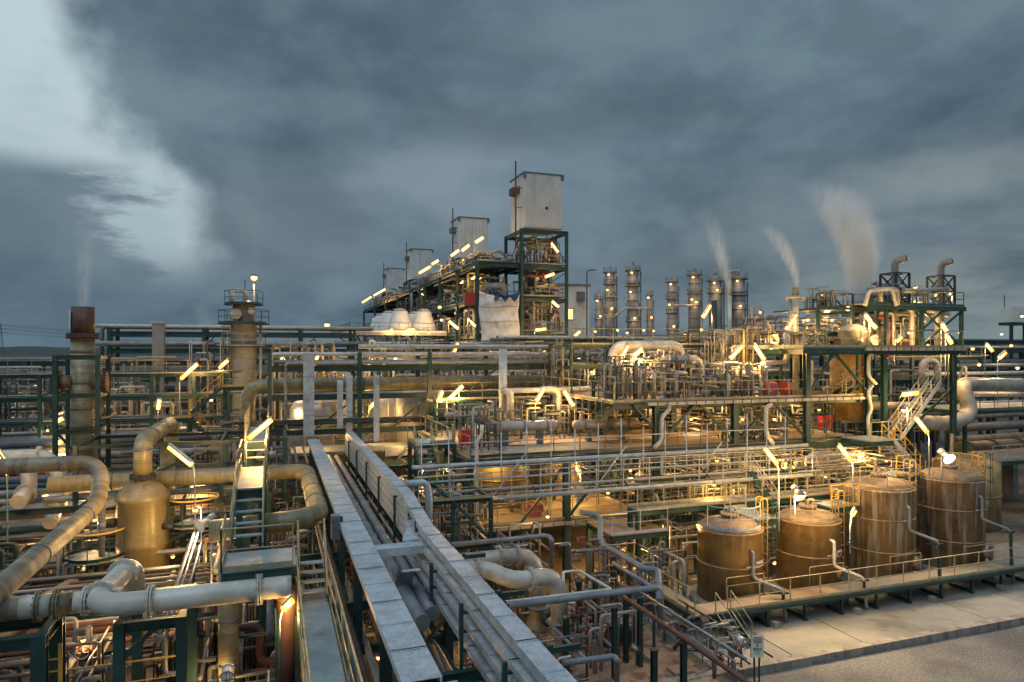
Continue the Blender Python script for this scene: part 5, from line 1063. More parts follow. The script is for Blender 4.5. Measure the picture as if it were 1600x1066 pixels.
# ================================================================ pump yard, bottom centre
pipe('front fat beige pipe dipping in a double elbow at bottom centre', [(6.2, 26.6, 3.15), (8.2, 26.6, 3.15), (8.9, 25.4, 2.9), (11.0, 25.6, 2.9), (11.0, 25.6, 0.9)], .34, 'pipe_white', 'fat beige flanged pipes', n=30, bend=.75, fl=(.9, 1.6, 4.2), seg=9)
pipe('rear fat beige pipe with two flanges at bottom centre', [(5.5, 27.6, 3.2), (10.8, 27.6, 3.2), (10.8, 27.4, .8)], .33, 'cladding', 'fat beige flanged pipes', n=28, bend=.8, fl=(3.6, 4.4), seg=9)
for i, (x, y) in enumerate(((11.0, 25.6), (10.8, 27.4), (13.2, 24.9))):
    t = thing('pump', ['pump with pale conical casing under the front beige pipe', 'pump casing under the rear beige pipe', 'rusty stained pump standing on the stained slab'][i], 'pump', (x, y, 0), 'pumps in the yard')
    obj('casing', MB().lathe((x, y, 0), [(.62, .05), (.55, .15), (.5, .3), (.36, .75), (.36, .95)], 24), 'frp' if i < 2 else 'rustred', t); obj('flange_plate', MB().lathe((x, y, 0), [(.5, .95), (.5, 1.02)], 24), 'pipe_grey', t)
    obj('motor', MB().lathe((x-.0, y-.9, .5), [(.2, 0), (.26, .03), (.26, .55), (.18, .6)], 16), 'green_dark', t)
YD = []
def post(label, x, y, z, m='green_dark', w_=.17): tag(obj('tee_post', MB().ibeam((x, y, 0.05), (x, y, z), w_, w_).cbox((x, y, z+.02), (w_*1.4, w_*1.4, .03)), m), label, 'post', 'pipe posts in the pump yard')
zy = 2.75
for i, (px, py) in enumerate([(885, 960), (960, 945), (1022, 1010), (1068, 1000), (905, 905), (978, 925), (930, 900), (1000, 930)]):
    p = R(px, py, z=zy); post(f'dark green post in the pump yard {["below the near header, left","below the near header, middle","right of the near header","rightmost, by the sloping rail","behind the front pipe, left","beside the corner elbow","behind the header, short","just right of the header middle"][i]}', p.x, p.y, zy-.12)
yh = 21.6
pipe('grey header pipe on posts crossing the pump yard', [R(790, 947, z=zy), R(1032, 918, z=zy), R(1032, 918, z=zy)+V((0, 0, -1.6))], .13, 'pipe_slate', 'yard headers', n=14)
pipe('thin beige line lying just behind the grey yard header', [R(788, 941, z=zy+.1), R(955, 921, z=zy+.1), R(905, 892, z=zy+.1), R(880, 894, z=zy+.1), R(880, 910, z=zy+.1)], .06, 'pipe_white', 'yard headers')
A = R(940, 830, z=zy); pipe('slate pipe running down from the lit floor to the yard corner', [R(905, 800, z=4.2), R(938, 806, z=4.0), R(938, 848, z=zy+.2), R(1008, 890, z=zy+.2), R(1028, 890, z=zy+.2), R(1030, 940, z=zy-.3)], .13, 'pipe_slate', 'yard headers', n=14)
pipe('second slate pipe parallel to it on the dark posts', [R(958, 880, z=zy), R(1018, 917, z=zy)], .09, 'pipe_slate', 'yard headers')
pipe('long reddish brown rail pipe sloping to the bottom right', [R(975, 933, z=zy), R(1180, 1075, z=zy)], .08, 'rustred', 'yard headers', n=12)
pipe('thin pipe beside the reddish sloping one', [R(1000, 925, z=zy), R(1165, 1030, z=zy)], .05, 'pipe_grey', 'yard headers', n=8)
pipe('grey pipe end cap low in front of the yard', [R(880, 1036, z=zy+.2), R(960, 1026, z=zy+.2), R(964, 1032, z=zy+.2), R(964, 1075, z=1.2)], .09, 'pipe_slate', 'yard headers', n=12)
pipe('dark hose like pipe bending beside the stair foot', [R(1030, 955, z=.5), R(1060, 962, z=.5), R(1075, 975, z=.45), R(1095, 972, z=.45)], .14, 'pipe_slate', 'yard headers', n=14, fl=(2.2,))
pipe('grey arch pipe above the beige pipes with a drop at its right end', [R(700, 852, z=4.4), R(855, 837, z=4.4), R(862, 842, z=4.4), R(862, 885, z=3.0)], .1, 'pipe_grey', 'yard headers')
for i, (x0, x1, y0, y1, z1, n_, nv, lb) in enumerate([(8, 10.5, 20, 23.6, 2.2, 18, 6, 'small bore pipes and valves left on the stained slab'), (11, 14.5, 22.5, 26.5, 2.2, 18, 6, 'pumps feed pipework under the grey header'), (8, 12, 28.2, 32, 3.8, 34, 6, 'dense dark pipework behind the fat beige pipes'), (12.5, 16, 27.5, 31, 3.2, 18, 5, 'pipework between the beige pipes and the lit floor'),
        (5.6, 8, 20, 26, 2.8, 26, 5, 'pipes hidden beside the bridge on its right'), (6, 9, 29, 33, 5.5, 30, 5, 'dark pipework under the left end of the middle deck'), (5.8, 9, 34, 44, 5.0, 34, 3, 'pipework between bridge and big tan vessel'), (15.2, 17, 20, 26, 1.4, 14, 5, 'small pipes and valves beside the concrete apron')]):
    manifold(lb, (x0, y0, .05), (x1, y1, z1), n_, nv, i+120, mats=['pipe_dark', 'pipe_grey', 'cladding', 'pipe_slate', 'rustred'])
for i, (x, y, w_, d) in enumerate([(9.2, 18.2, .9, .7), (12.2, 19.5, 1.0, .8), (13.9, 21.6, .8, .6), (10.4, 21.2, .7, .6), (14.2, 18.3, .9, .7)]):
    tag(obj('floor_hatch', MB().box((x, y, .05), (x+w_, y+d, .17)), 'slab_rust'), f'rusty floor hatch on the stained slab, {["near left","in the middle","far right","left of middle","near right"][i]}', 'hatch', 'floor hatches')
p = R(1062, 1000, z=1.2)
t = thing('step_ladder', 'small pale step ladder on the lit floor under the lamp', 'step ladder', R(972, 852, z=0)); q = t.location
for x in (-.28, .28): obj('rail', MB().bar((q.x+x, q.y-.35, 0), (q.x+x, q.y+.0, 1.0), .05), 'pipe_white', t); obj('rear_leg', MB().bar((q.x+x-.45*0, q.y+.4, 0), (q.x+x, q.y+.05, 1.0), .05), 'pipe_white', t)
for k in range(4): obj('step', MB().box((q.x-.28, q.y-.40+.09*k, .22+.24*k), (q.x+.28, q.y-.18+.09*k, .26+.24*k)), 'pipe_white', t)
# notice sign at the concrete edge
a = R(1173.5, 993, d=23.6); b = R(1192.5, 1027, d=23.6); sc_ = (a+b)/2
t = thing('notice_sign', 'cream notice board with green printing on two black posts at the concrete edge', 'sign', (sc_.x, sc_.y, -.2))
W_ = (V(b)-V(a)).xy.length; z0, z1 = b.z, a.z; dirx = V((CT, -ST, 0)); nrm = V((-ST, -CT, 0))
cc = V((sc_.x, sc_.y, (z0+z1)/2))
def plate(c, w_, h, th, m, nm, off=0):
    e = dirx*w_/2; f = V((0, 0, h/2)); n0 = nrm*off
    mb = MB().add([c-e-f+n0, c+e-f+n0, c+e+f+n0, c-e+f+n0, c-e-f+n0+nrm*th, c+e-f+n0+nrm*th, c+e+f+n0+nrm*th, c-e+f+n0+nrm*th], [(3, 2, 1, 0), (4, 5, 6, 7), (0, 1, 5, 4), (1, 2, 6, 5), (2, 3, 7, 6), (3, 0, 4, 7)])
    return obj(nm, mb, m, t)
plate(cc, W_, z1-z0, .025, 'sign_cream', 'board'); plate(cc, W_+.03, z1-z0+.03, .012, 'black', 'backing', -.02)
for s_ in (-.2, .22): e = cc+dirx*W_*s_; obj('post', MB().bar((e.x-nrm.x*.05, e.y-nrm.y*.05, -.25), (e.x-nrm.x*.05, e.y-nrm.y*.05, z1-.02), .045), 'black', t)
hS = z1-z0
plate(cc+V((0, 0, hS*.0))+dirx*(-.01), .03, .03, .004, 'black', 'dot', .028)
def dashes(zf, wf, hf, m_, seed, tall=0):
    g_ = random.Random(seed); mb = MB(); u_ = -W_*wf
    while u_ < W_*wf:
        l_ = W_*g_.uniform(.03, .09); h_ = hS*hf*(g_.uniform(.6, 1.25) if tall else 1); c_ = cc+V((0, 0, hS*zf))+nrm*.03+dirx*(u_+l_/2)
        mb.bar(c_-dirx*l_/2, c_+dirx*l_/2, .006, h_); u_ += l_+W_*.02
    obj('printed_line', mb, m_, t, kind='stuff')
for zf, wf, hf, sd in ((.40, .32, .05, 1), (.31, .36, .05, 2), (.23, .34, .05, 3), (.16, .33, .03, 4)): dashes(zf, wf, hf, 'pipe_dark', sd)
dashes(-.10, .36, .085, 'sign_green', 5, 1); dashes(-.19, .30, .04, 'sign_green', 6, 1); dashes(-.30, .16, .07, 'sign_green', 7, 1)
obj('emblem', MB().lathe(cc+V((0, 0, hS*.06))+nrm*.03, [(.035, -.004), (.035, .004)], 14, 'y'), 'black', t)

# ================================================================ cooling units with white cones
t = thing('cooler_deck', 'railed deck on splayed steel legs carrying white cooling cones', 'steel structure', (16, 112, 0))
zd = 15.0; x0, x1, y0, y1 = R(607, 520, y=112).x-6.2, R(690, 520, y=112).x+.8, 112, 148
obj('deck', MB().box((x0, y0, zd), (x1, y1, zd+.25)), 'white_paint', t); obj('railing', railing([(x0, y1, zd+.25), (x0, y0, zd+.25), (x1, y0, zd+.25)], 1.3, 1.6, .05), 'galv_dark', t)
obj('fascia', MB().box((x0-.1, y0-.12, zd-.5), (x1+.1, y0-.02, zd+.05)), 'cladding', t)
for i in range(7):
    x = x0+(x1-x0)*i/6
    obj('leg', MB().bar((x, y0+.3, 0), (x, y0+.3, zd-.1), .35), 'green', t)
    if i < 6: obj('brace', MB().bar((x, y0+.3, zd-3.5), (x+1.6, y0+.3, zd-.3), .18), 'green', t); obj('brace', MB().bar((x+(x1-x0)/6, y0+.3, zd-3.5), (x+(x1-x0)/6-1.6, y0+.3, zd-.3), .18), 'green', t)
CN = [(625, 113.5), (662, 113.5), (608, 121), (648, 122), (598, 130), (592, 139)]
for i, (px, y) in enumerate(CN):
    c = R(px, 500, y=y+2); zb = zd+.25
    q = thing('cooling_cone', ['front left white cooling cone, brightly lit', 'front right white cooling cone, brightly lit', 'second row white cone half hidden at left', 'second row white cone between the front two', 'third row small white cone', 'rearmost small white cone'][i], 'fan cone', (c.x, c.y, zb), 'white cooling cones')
    obj('cone', MB().lathe((c.x, c.y, zb), [(2.1, 0), (2.05, .9), (1.35, 2.9), (1.3, 3.4)], 28), 'panel', q)
    obj('fan_guard', MB().lathe((c.x, c.y, zb), [(1.25, 3.42), (1.0, 3.7), (.5, 3.9), (.1, 3.95)], 16), 'cladding', q)
manifold('golden lit pipework under the cooling cones', (x0, y0+1, 9), (x1, y0+5, zd-.5), 40, 0, 130, r=(.08, .2))

# ================================================================ towers with white boxes
def boxtower(i, lab, fx0, fx1, Y, dp, ztop, zbot, ribs=18, detail=1):
    t = thing('white_house', lab, 'rooftop enclosure', (fx0, Y, zbot), 'white enclosures on the towers')
    obj('panel_walls', MB().box((fx0, Y, zbot), (fx1, Y+dp, ztop)), 'panel', t)
    n = ribs
    for k in range(n): x = fx0+(fx1-fx0)*(k+.5)/n; obj('rib', MB().box((x-.07, Y-.13, zbot+.1), (x+.07, Y-.003, ztop-.1)), 'panel', t)
    for k in range(n//3): y = Y+dp*(k+.5)/(n//3); obj('rib', MB().box((fx0-.07, y-.05, zbot+.1), (fx0-.003, y+.05, ztop-.1)), 'panel', t)
    obj('roof_rim', MB().box((fx0-.15, Y-.15, ztop+.003), (fx1+.15, Y+dp+.15, ztop+.2)), 'galv_dark', t)
    for (x, y) in ((fx0, Y), (fx1, Y)): obj('corner_bracket', MB().cbox((x, y-.1, ztop-.3), (.45, .3, .8)), 'galv_dark', t)
    obj('louvre_hood', MB().prism([(fx0-.9, Y+dp*.45), (fx0-.01, Y+dp*.3), (fx0-.01, Y+dp*.8), (fx0-.9, Y+dp*.7)], ztop-2.6, ztop-1.6), 'rustred' if i == 0 else 'galv_dark', t)
    t2 = thing('rod_mast', ['tallest lightning mast, beside the nearest white enclosure', 'lightning mast beside the second white enclosure', 'lightning mast beside the third white enclosure', 'lightning mast beside the farthest white enclosure'][i], 'mast', (fx0-.9, Y+1, zbot), 'lightning masts')
    obj('mast', MB().tube([(fx0-1.0, Y+1, zbot-3), (fx0-1.0, Y+1, ztop+1.9)], .13, 8, 0), 'rusty_stack', t2)
    q_ = V((fx0+(fx1-fx0)*.58, Y-.14, zbot+(ztop-zbot)*.38))
    if i == 0: obj('rust_spot', MB().lathe(q_, [(.05, -.02), (.22, 0), (.22, .01)], 12, 'y'), 'rusty_stack', t)
    for zz in (ztop-2, ztop-5): obj('arm', MB().bar((fx0-1.0, Y+1, zz), (fx0-.02, Y+1, zz), .12), 'galv_dark', t2)
TW = [(0, 'nearest and largest white ribbed enclosure on top of the tower', 35.2, 41.3, 95.0, 6.2, 38.4, 30.3), (1, 'second white enclosure, smaller, behind lamps', None, None, 132, 6.2, 38.6, 30.6), (2, 'third white enclosure along the tower row', None, None, 180, 6.5, 39.0, 31), (3, 'farthest and smallest white enclosure of the row', None, None, 225, 7, 39.0, 31.4)]
px_pairs = {1: (717, 763), 2: (642, 676), 3: (605, 631)}
for i, lab, a, b, Y, dp, zt_, zb in TW:
    if a is None:
        a = R(px_pairs[i][0], 400, y=Y).x; b = R(px_pairs[i][1], 400, y=Y).x
    boxtower(i, lab, a, b, Y, dp, zt_, zb, 18 if i == 0 else 8)
    t = frame('box_tower', ['nearest tower frame below the big white enclosure', 'second tower frame below its white enclosure', 'third tower frame below its white enclosure', 'farthest tower frame below its white enclosure'][i], [a-.5, b+.6], [Y-.3, Y+7], [30.0 if i == 0 else zb-.3, 24.6, 19.8, 14.6], 'steel tower', cw=.42, bh=.55, m='green',
        brace=[((a-.5, Y-.3, 24.8), (a+2.2, Y-.3, 29.6)), ((b+.6, Y-.3, 24.8), (b-2, Y-.3, 29.6)), ((a-.5, Y+6, 25), (a-.5, Y, 29.5)), ((a-.4, Y-.35, 19.5), (b-.6, Y-.35, 15)), ((b+.5, Y-.3, 23.8), (a+1.5, Y-.3, 20.4))])
    for zz in (24.9, 20.1, 14.9): obj('deck', MB().box((a-.5, Y-.2, zz), (b+.6, Y+7, zz+.12)), 'grating', t)
    for zz in (25.0, 20.2, 15.0): obj('railing', railing([(a-.5, Y-.4, zz), (b+.6, Y-.4, zz), (b+.6, Y+6, zz)], 1.2, 1.6, .05), 'galv_dark', t)
    manifold(['machinery pipes right under the nearest white enclosure', 'pipes under the second white enclosure', 'pipes under the third white enclosure', 'pipes under the farthest white enclosure'][i], (a, Y+.5, 25.1), (b, Y+5, 29.4), 26 if i == 0 else 14, 5 if i == 0 else 0, 150+i, r=(.08, .3), mats=['cladding', 'pipe_grey', 'rustred', 'frp', 'pipe_dark'])
    for lv, (za, zb_) in enumerate(((20.2, 24.3), (15, 19.5), (1, 14.3))):
        if i == 0: manifold(['pipework in the upper middle bay of the nearest tower', 'pipework in the lower middle bay of the nearest tower', 'pipework at the foot of the nearest tower'][lv], (a, Y+.5, za), (b, Y+6, zb_), 24, 3, 160+lv, r=(.08, .3), mats=['cladding', 'pipe_grey', 'rustred', 'frp', 'pipe_dark'])
x0_, x1_ = 27.9, 34.6
t = frame('deck_gallery', 'long green gallery structure linking the tower row', [x0_, x1_], [95, 106, 118, 131, 146, 162, 180, 200, 225], [24.9, 19.4, 14.4], 'steel structure', cw=.5, bh=.65, m='green', z0=0)
obj('deck', MB().box((x0_, 95.2, 24.92), (x1_-.1, 225, 25.05)), 'green_dark', t); obj('deck', MB().box((x0_, 95.2, 19.42), (x1_-.1, 225, 19.5)), 'grating', t)
for zz in (25.05, 19.5, 14.5): obj('railing', railing([(x1_, 94.9, zz), (x0_-.1, 94.9, zz), (x0_-.1, 225, zz)], 1.2, 2.2, .05), 'galv_dark', t)
for k in range(8):
    ya = 96+k*15; manifold(f'pipes and machines on the gallery top, {ORD[k]} bay from the viewer', (x0_+.3, ya, 25.1), (x1_-.5, ya+12, 25.1+2.0+.7*(k % 2)), 18, 2 if k < 3 else 0, 170+k, r=(.08, .3))
    if k < 5: manifold(f'brown pipes inside the gallery upper storey, {ORD[k]} bay from the viewer', (x0_-.2, ya, 19.6), (x1_-.5, ya+12, 24.3), 18, 2 if k < 2 else 0, 180+k, r=(.1, .35), mats=['cladding', 'frp', 'pipe_grey', 'rustred'])
    if k < 5: manifold(f'lit pipes inside the gallery lower storey, {ORD[k]} bay from the viewer', (x0_-.4, ya, 12), (x1_-.5, ya+12, 18.8), 16, 0, 190+k, r=(.1, .35))
pipe('fat beige elbow pipe above the white tarpaulin', [R(755, 450, y=96.5), R(788, 446, y=96.5), R(788, 466, y=96.5)], .6, 'cladding', n=16)
# tarpaulin
def tarp(label, corners, y, m, seed, nx=22, nz=20, sag=.5, name='tarpaulin'):
    g = random.Random(seed); ph = [g.uniform(0, 6) for _ in range(6)]; (xa, za), (xb, zb), (xc, zc_), (xd, zd_) = corners
    vs, fs = [], []
    for off in (0, .04):
        for j in range(nz+1):
            for i in range(nx+1):
                u, v = i/nx, j/nz
                x = (xa*(1-u)+xb*u)*(1-v)+(xd*(1-u)+xc*u)*v; z = (za*(1-u)+zb*u)*(1-v)+(zd_*(1-u)+zc_*u)*v
                x += .12*math.sin(9*v+ph[0])*(abs(u-.5)*2)
                z -= sag*math.sin(math.pi*u)*(1-v)*.9 - (.35*math.sin(5*math.pi*u+ph[1])*v)
                yy = y+off-.22*math.sin(3*v*math.pi)**2*math.sin(math.pi*u)+.13*abs(math.sin(9*u+5*v+ph[2]))+.10*abs(math.sin(17*u-9*v+ph[3]))+.07*math.sin(29*v+13*u+ph[4])+.05*g.uniform(-1, 1)*(off == 0)
                vs.append((x, yy, z))
    w_ = nx+1; N0 = w_*(nz+1)
    for o_ in (0, N0):
        for j in range(nz):
            for i in range(nx): f = (o_+j*w_+i, o_+j*w_+i+1, o_+(j+1)*w_+i+1, o_+(j+1)*w_+i); fs.append(f if o_ else f[::-1])
    bd = list(range(w_))+[j*w_+nx for j in range(1, nz+1)]+[nz*w_+i for i in range(nx-1, -1, -1)]+[j*w_ for j in range(nz-1, 0, -1)]
    for p_, q_ in zip(bd, bd[1:]+bd[:1]): fs.append((p_, q_, q_+N0, p_+N0))
    return tag(obj(name, MB().add(vs, fs, True), m), label, 'tarpaulin')
z_ = lambda py: R(775, py, y=94.5).z; X_ = lambda px: R(px, 500, y=94.5).x
tp = tarp('big white tarpaulin hung on the tower front', [(X_(747), z_(456)), (X_(810), z_(459)), (X_(811), z_(540)), (X_(752), z_(541))], 94.2, 'tarp_white', 3, sag=.55)
for zz in (z_(480), z_(503)): obj('seam', MB().tube([(X_(748)+k*(X_(811)-X_(748))/10, 93.95-.06*math.sin(k), zz-.12*math.sin(k*.6)) for k in range(11)], .035, 4, 0), 'pipe_dark', tp)
tarp('blue tarpaulin strip sagging behind the top of the white one', [(X_(768), z_(452)), (X_(811), z_(455)), (X_(808), z_(468)), (X_(772), z_(468))], 93.7, 'tarp_blue', 5, sag=.8)
tarp('blue tarpaulin heap at the foot of the white one', [(X_(764), z_(533)), (X_(806), z_(535)), (X_(811), z_(546)), (X_(758), z_(546))], 93.6, 'tarp_blue', 9, sag=-.6)
t = thing('site_sign', 'small red sign board on the gallery left of the tarpaulin', 'sign', R(709, 473, y=104)); q = t.location; obj('board', MB().box((q.x-.7, 94.6, q.z-1.1), (q.x+.7, 94.7, q.z+.9)), 'red', t); obj('post', MB().bar((q.x, 94.75, 14), (q.x, 94.75, q.z), .1), 'galv_dark', t)
bigvessel('bright lit cylinder at the foot of the nearest tower', 843, 24, 97, 10, 16.3, 'cladding')
# white building
a, b = R(884, 500, y=116), R(921, 500, y=116)
t = thing('panel_building', 'tall plain white panel building right of the nearest tower', 'building', (a.x, 116, 0)); zt_ = R(884, 446, y=116).z
obj('wall', MB().box((a.x-4, 116, 0), (b.x, 128, zt_)), 'panel', t); obj('roof', MB().box((a.x-4.2, 115.8, zt_+.003), (b.x+.2, 128.2, zt_+.3)), 'galv_dark', t)
for k in range(6): x = a.x+(b.x-a.x)*(k+.3)/6; obj('rib', MB().box((x-.05, 115.93, 0), (x+.05, 115.997, zt_)), 'panel', t)
p = R(889, 491, y=116); q = obj('window', MB().box((p.x-.9, 115.9, p.z-1.1), (p.x+.9, 115.99, p.z+1.1)), 'galv_dark', t); obj('pane', MB().box((p.x-.75, 115.86, p.z-.95), (p.x+.75, 115.897, p.z+.95)), 'window_glow', q)
p = R(906, 464, y=116); obj('vent_box', MB().box((p.x-.7, 115.2, p.z-.9), (p.x+.7, 115.99, p.z+.9)), 'galv_dark', t)
p = R(917, 520, y=112); t = thing('street_lamp', 'tall thin unlit street lamp in front of the white building', 'street lamp', (p.x, p.y, 0)); zl = R(917, 423, y=112).z
obj('pole', MB().tube([(p.x, p.y, 0), (p.x, p.y, zl), (p.x+.9, p.y-.3, zl+.15)], .14, 8, .2), 'galv_dark', t); obj('lamp_head', MB().cbox((p.x+1.1, p.y-.3, zl+.12), (.9, .5, .2)), 'galv_dark', t)
# white box far right
a, b = R(1582, 502, y=80), R(1606, 502, y=80); zt_ = R(1563, 479, y=80).z; z0_ = R(1563, 503, y=80).z
t = thing('roof_unit', 'small white cabin standing on the racks at the right edge', 'cabin', (a.x, 80, z0_)); obj('panel_walls', MB().box((a.x, 80, z0_), (b.x-.3, 82, zt_)), 'panel', t); obj('frame_base', MB().box((a.x-.2, 79.8, z0_-.5), (b.x, 82.2, z0_-.003)), 'green_dark', t)
obj('mast', MB().tube([(a.x+.4, 81.6, z0_), (a.x+.4, 81.6, zt_+2.2)], .08, 6, 0), 'black', t)
for k in range(4): x = a.x+(b.x-.3-a.x)*(k+.5)/4; obj('rib', MB().box((x-.04, 79.95, z0_+.1), (x+.04, 79.997, zt_-.1)), 'panel', t)
for x in (a.x, b.x-.5): obj('leg', MB().bar((x, 80.2, 0), (x, 80.2, z0_-.5), .4), 'green_dark', t)

# ================================================================ distillation columns far behind
DC = [(935, 447, 10, [468, 500], 'thin short column at the far left of the group'), (953, 411, 16, [427, 445, 466, 488], 'second column from the left, dark headed'), (989, 404, 18, [424, 448, 482, 503], 'tallest column, third from the left, linked by a sloping pipe'), (1015, 447, 9, [463, 502], 'thin short column right of the tallest'),
      (1050, 427, 15, [442, 468, 490, 516], 'column in the middle of the group with four rings'), (1085, 414, 18, [431, 460, 478], 'thick column right of the middle with a lamp at its head'), (1118, 420, 20, [440, 459], 'column behind the slim vent pipe'), (1154, 421, 21, [437, 462, 484], 'thick right hand column with a curved overhead pipe'), (1185, 486, 12, [494], 'squat drum column furthest right')]
SH = ['thin column at the far left of the skyline group', 'dark headed second skyline column', 'tallest skyline column', 'thin column right of the tallest skyline column', 'four ringed middle skyline column', 'thick skyline column right of the middle', 'skyline column behind the slim vent', 'thick right hand skyline column', 'squat drum column at the right of the group']
for i, (px, pt, w_, rings, lab) in enumerate(DC):
    D = 205; c = R(px, 500, d=D); r = w_/2*D/FPX*.92; z = lambda py: H+(548-py)*D/FPX
    t = thing('distillation_column', lab, 'column', (c.x, c.y, 0), 'distillation columns on the skyline')
    zt_ = z(pt)
    obj('shell', MB().lathe((c.x, c.y, 0), [(r*1.12, 0), (r*1.12, z(rings[len(rings)//2])), (r, z(rings[len(rings)//2])+.6), (r, zt_-3.4), (r*.75, zt_-2.5), (r*.3, zt_-2.0)], 20), 'steelgrey', t)
    obj('top_nozzle', MB().tube([(c.x, c.y, zt_-2.4), (c.x, c.y, zt_)], r*.2, 8, 0), 'cladding', t)
    for k, py in enumerate(rings):
        rr = r*1.45 if k else r*1.5
        q = obj('ring_platform', MB().lathe((c.x, c.y, z(py)), [(rr, 0), (rr, .3)], 16), 'galv_dark', t)
        obj('railing', railing([(c.x+rr*.97*math.cos(a*math.pi/6), c.y+rr*.97*math.sin(a*math.pi/6), z(py)+.3) for a in range(13)], 1.3, 4, .07), 'cladding', q)
    k = 0; zz = 6
    while zz < zt_-5: obj('stiffener_ring', MB().lathe((c.x, c.y, zz), [(r*1.16, 0), (r*1.16, .22)], 16), 'galv_dark', t); zz += 2.6
    obj('downcomer', MB().tube([(c.x+r*1.35, c.y-r*.5, zt_-4), (c.x+r*1.35, c.y-r*.5, 4)], .25, 6, 0), 'galv_dark', t)
    for k, py in enumerate([rings[0]+2, rings[-1]-6]): bulb(f'{["high","low"][k]} bulb lamp on the {SH[i]}', R(px+(3 if k else -2), py, d=D-3.5), 170, .34, pole=0, group='lamps on the distillation columns')
    if i in (1, 4, 5, 2): bulb(f'bulb lamp midway up the {SH[i]}', R(px-4, rings[1]+8, d=D-3.5), 170, .34, pole=0, group='lamps on the distillation columns')
def lk(label, pts, r=.35): pipe(label, [R(px, py, d=203) for px, py in pts], r, 'cladding', 'overhead pipes between the columns', n=8)
lk('sloping pipe linking the second column to the tallest', [(960, 495), (976, 482), (1012, 482)]); lk('horizontal pipe linking the middle column to the thick one', [(1054, 477), (1082, 477)]); lk('curved overhead pipe at the head of the right column', [(1139, 520), (1139, 424), (1152, 424), (1152, 430)], .5)
lk('black hooked pipe left of the squat drum', [(1173, 520), (1173, 480), (1185, 480), (1188, 486)], .5)

# ================================================================ lamps
LL = [ # a, b, depth, power, pole, label
((283, 592), (308, 569), 52, 380, 5, 'large tilted tube lamp above the left stairs'), ((343, 575), (356, 563), 56, 260, 4, 'tube lamp just left of the round tower'), ((247, 640), (249, 625), 50, 200, 2, 'upright tube lamp by the pale square pillar'),
((389, 685), (424, 656), 27, 320, 2.5, 'long tilted tube lamp over the stair bridge'), ((300, 727), (264, 698), 26.5, 360, 4.4, 'long tilted tube lamp right of the tan vessel duct'), ((8, 724), (-8, 700), 27, 260, 3, 'tube lamp cut by the left edge above the snaking pipe'),
((35, 820), (46, 806), 36, 300, 2, 'tube lamp low at the left near the open ended pipe'), ((443, 952), (456, 938), 17.5, 70, 1.4, 'tube lamp under the walkway at the end of the white pipe'), ((85, 662), (97, 654), 50, 160, 3, 'tube lamp left of the chimney cage'), ((88, 694), (96, 690), 42, 160, 2, 'small tube lamp below the one left of the chimney'),
((709, 552), (715, 536), 58, 300, 2.5, 'upright tube lamp below the tower row'), ((684, 628), (691, 611), 43, 300, 3, 'left of the twin tube lamps over the middle deck'), ((701, 624), (723, 603), 43, 300, 3, 'right of the twin tube lamps over the middle deck'), ((838, 627), (850, 606), 41, 380, 3.4, 'tube lamp above the left heat exchanger'),
((896, 634), (882, 611), 42, 220, 2.5, 'dimmer tube lamp leaning over the right heat exchanger'), ((970, 559), (981, 540), 41, 420, 3, 'left of two bright tube lamps under the white arch'), ((990, 557), (1003, 545), 42, 360, 3, 'right of two bright tube lamps under the white arch'),
((1098, 496), (1110, 477), 50, 360, 6, 'tube lamp high in front of the thick distillation column'), ((1141, 560), (1160, 540), 43, 380, 3, 'bright tube lamp over the squat machine'), ((1194, 562), (1180, 540), 43, 380, 3, 'bright tube lamp leaning left over the goose neck pipe'), ((1216, 531), (1209, 522), 48, 200, 3, 'small tube lamp behind the ring header riser'),
((1229, 515), (1243, 492), 47, 340, 4, 'tube lamp left of the ring header tip'), ((1280, 463), (1287, 457), 60, 120, 3, 'small tube lamp high up left of the steam plume'), ((1352, 492), (1362, 505), 45, 340, 4, 'upper of two lamps beside the red fire line'), ((1361, 505), (1369, 513), 45, 240, 4, 'lower of two lamps beside the red fire line'),
((1472, 506), (1479, 518), 47, 260, 3, 'upper tube lamp at the right end of the highest structure'), ((1479, 526), (1487, 537), 47, 260, 3, 'lower tube lamp at the right end of the highest structure'), ((1484, 555), (1494, 545), 46, 300, 3, 'bright lamp at the corner of the upper platform'), ((1400, 534), (1408, 527), 46, 160, 1.5, 'lamp among the pipes on the upper platform'),
((1541, 538), (1551, 549), 60, 260, 3, 'lamp in front of the right edge rack, left one'), ((1561, 560), (1571, 551), 52, 300, 4, 'lamp on a curved post at the right edge'), ((1214, 725), (1196, 701), 31.5, 340, 3, 'tube lamp leaning above the second tank'), ((1330, 720), (1311, 696), 33, 340, 2, 'tube lamp leaning above the third tank'),
((1449, 676), (1431, 653), 34, 300, 2, 'tube lamp leaning behind the zigzag stair'), ((906, 741), (901, 728), 40, 260, 1, 'tube lamp under the middle deck above the flame sign'), ((965, 829), (992, 824), 36, 420, .2, 'horizontal tube lamp under the lowest deck over the lit floor'), ((1410, 617), (1434, 614), 41, 320, .2, 'horizontal tube lamp under the right platform'),
((1331, 806), (1336, 797), 29.5, 180, 1.5, 'small tube lamp on the ladder of the second tank'), ((663, 731), (674, 726), 40, 220, 1, 'bright lamp at the foot of the leaning stair'), ((490, 573), (497, 553), 50, 260, 2, 'lamp right of the broad zinc tray'), ((575, 571), (583, 562), 54, 160, 2, 'tube lamp above the cross rack middle'), ((578, 637), (588, 626), 50, 260, 1, 'tube lamp behind the right narrow zinc tray'),
((487, 630), (495, 640), 51, 200, 1, 'tube lamp behind the broad zinc tray'), ((745, 665), (748, 668), 46, 220, 1, 'lamp behind the red cabinet'), ((1170, 616), (1160, 604), 44, 0, 0, '')]
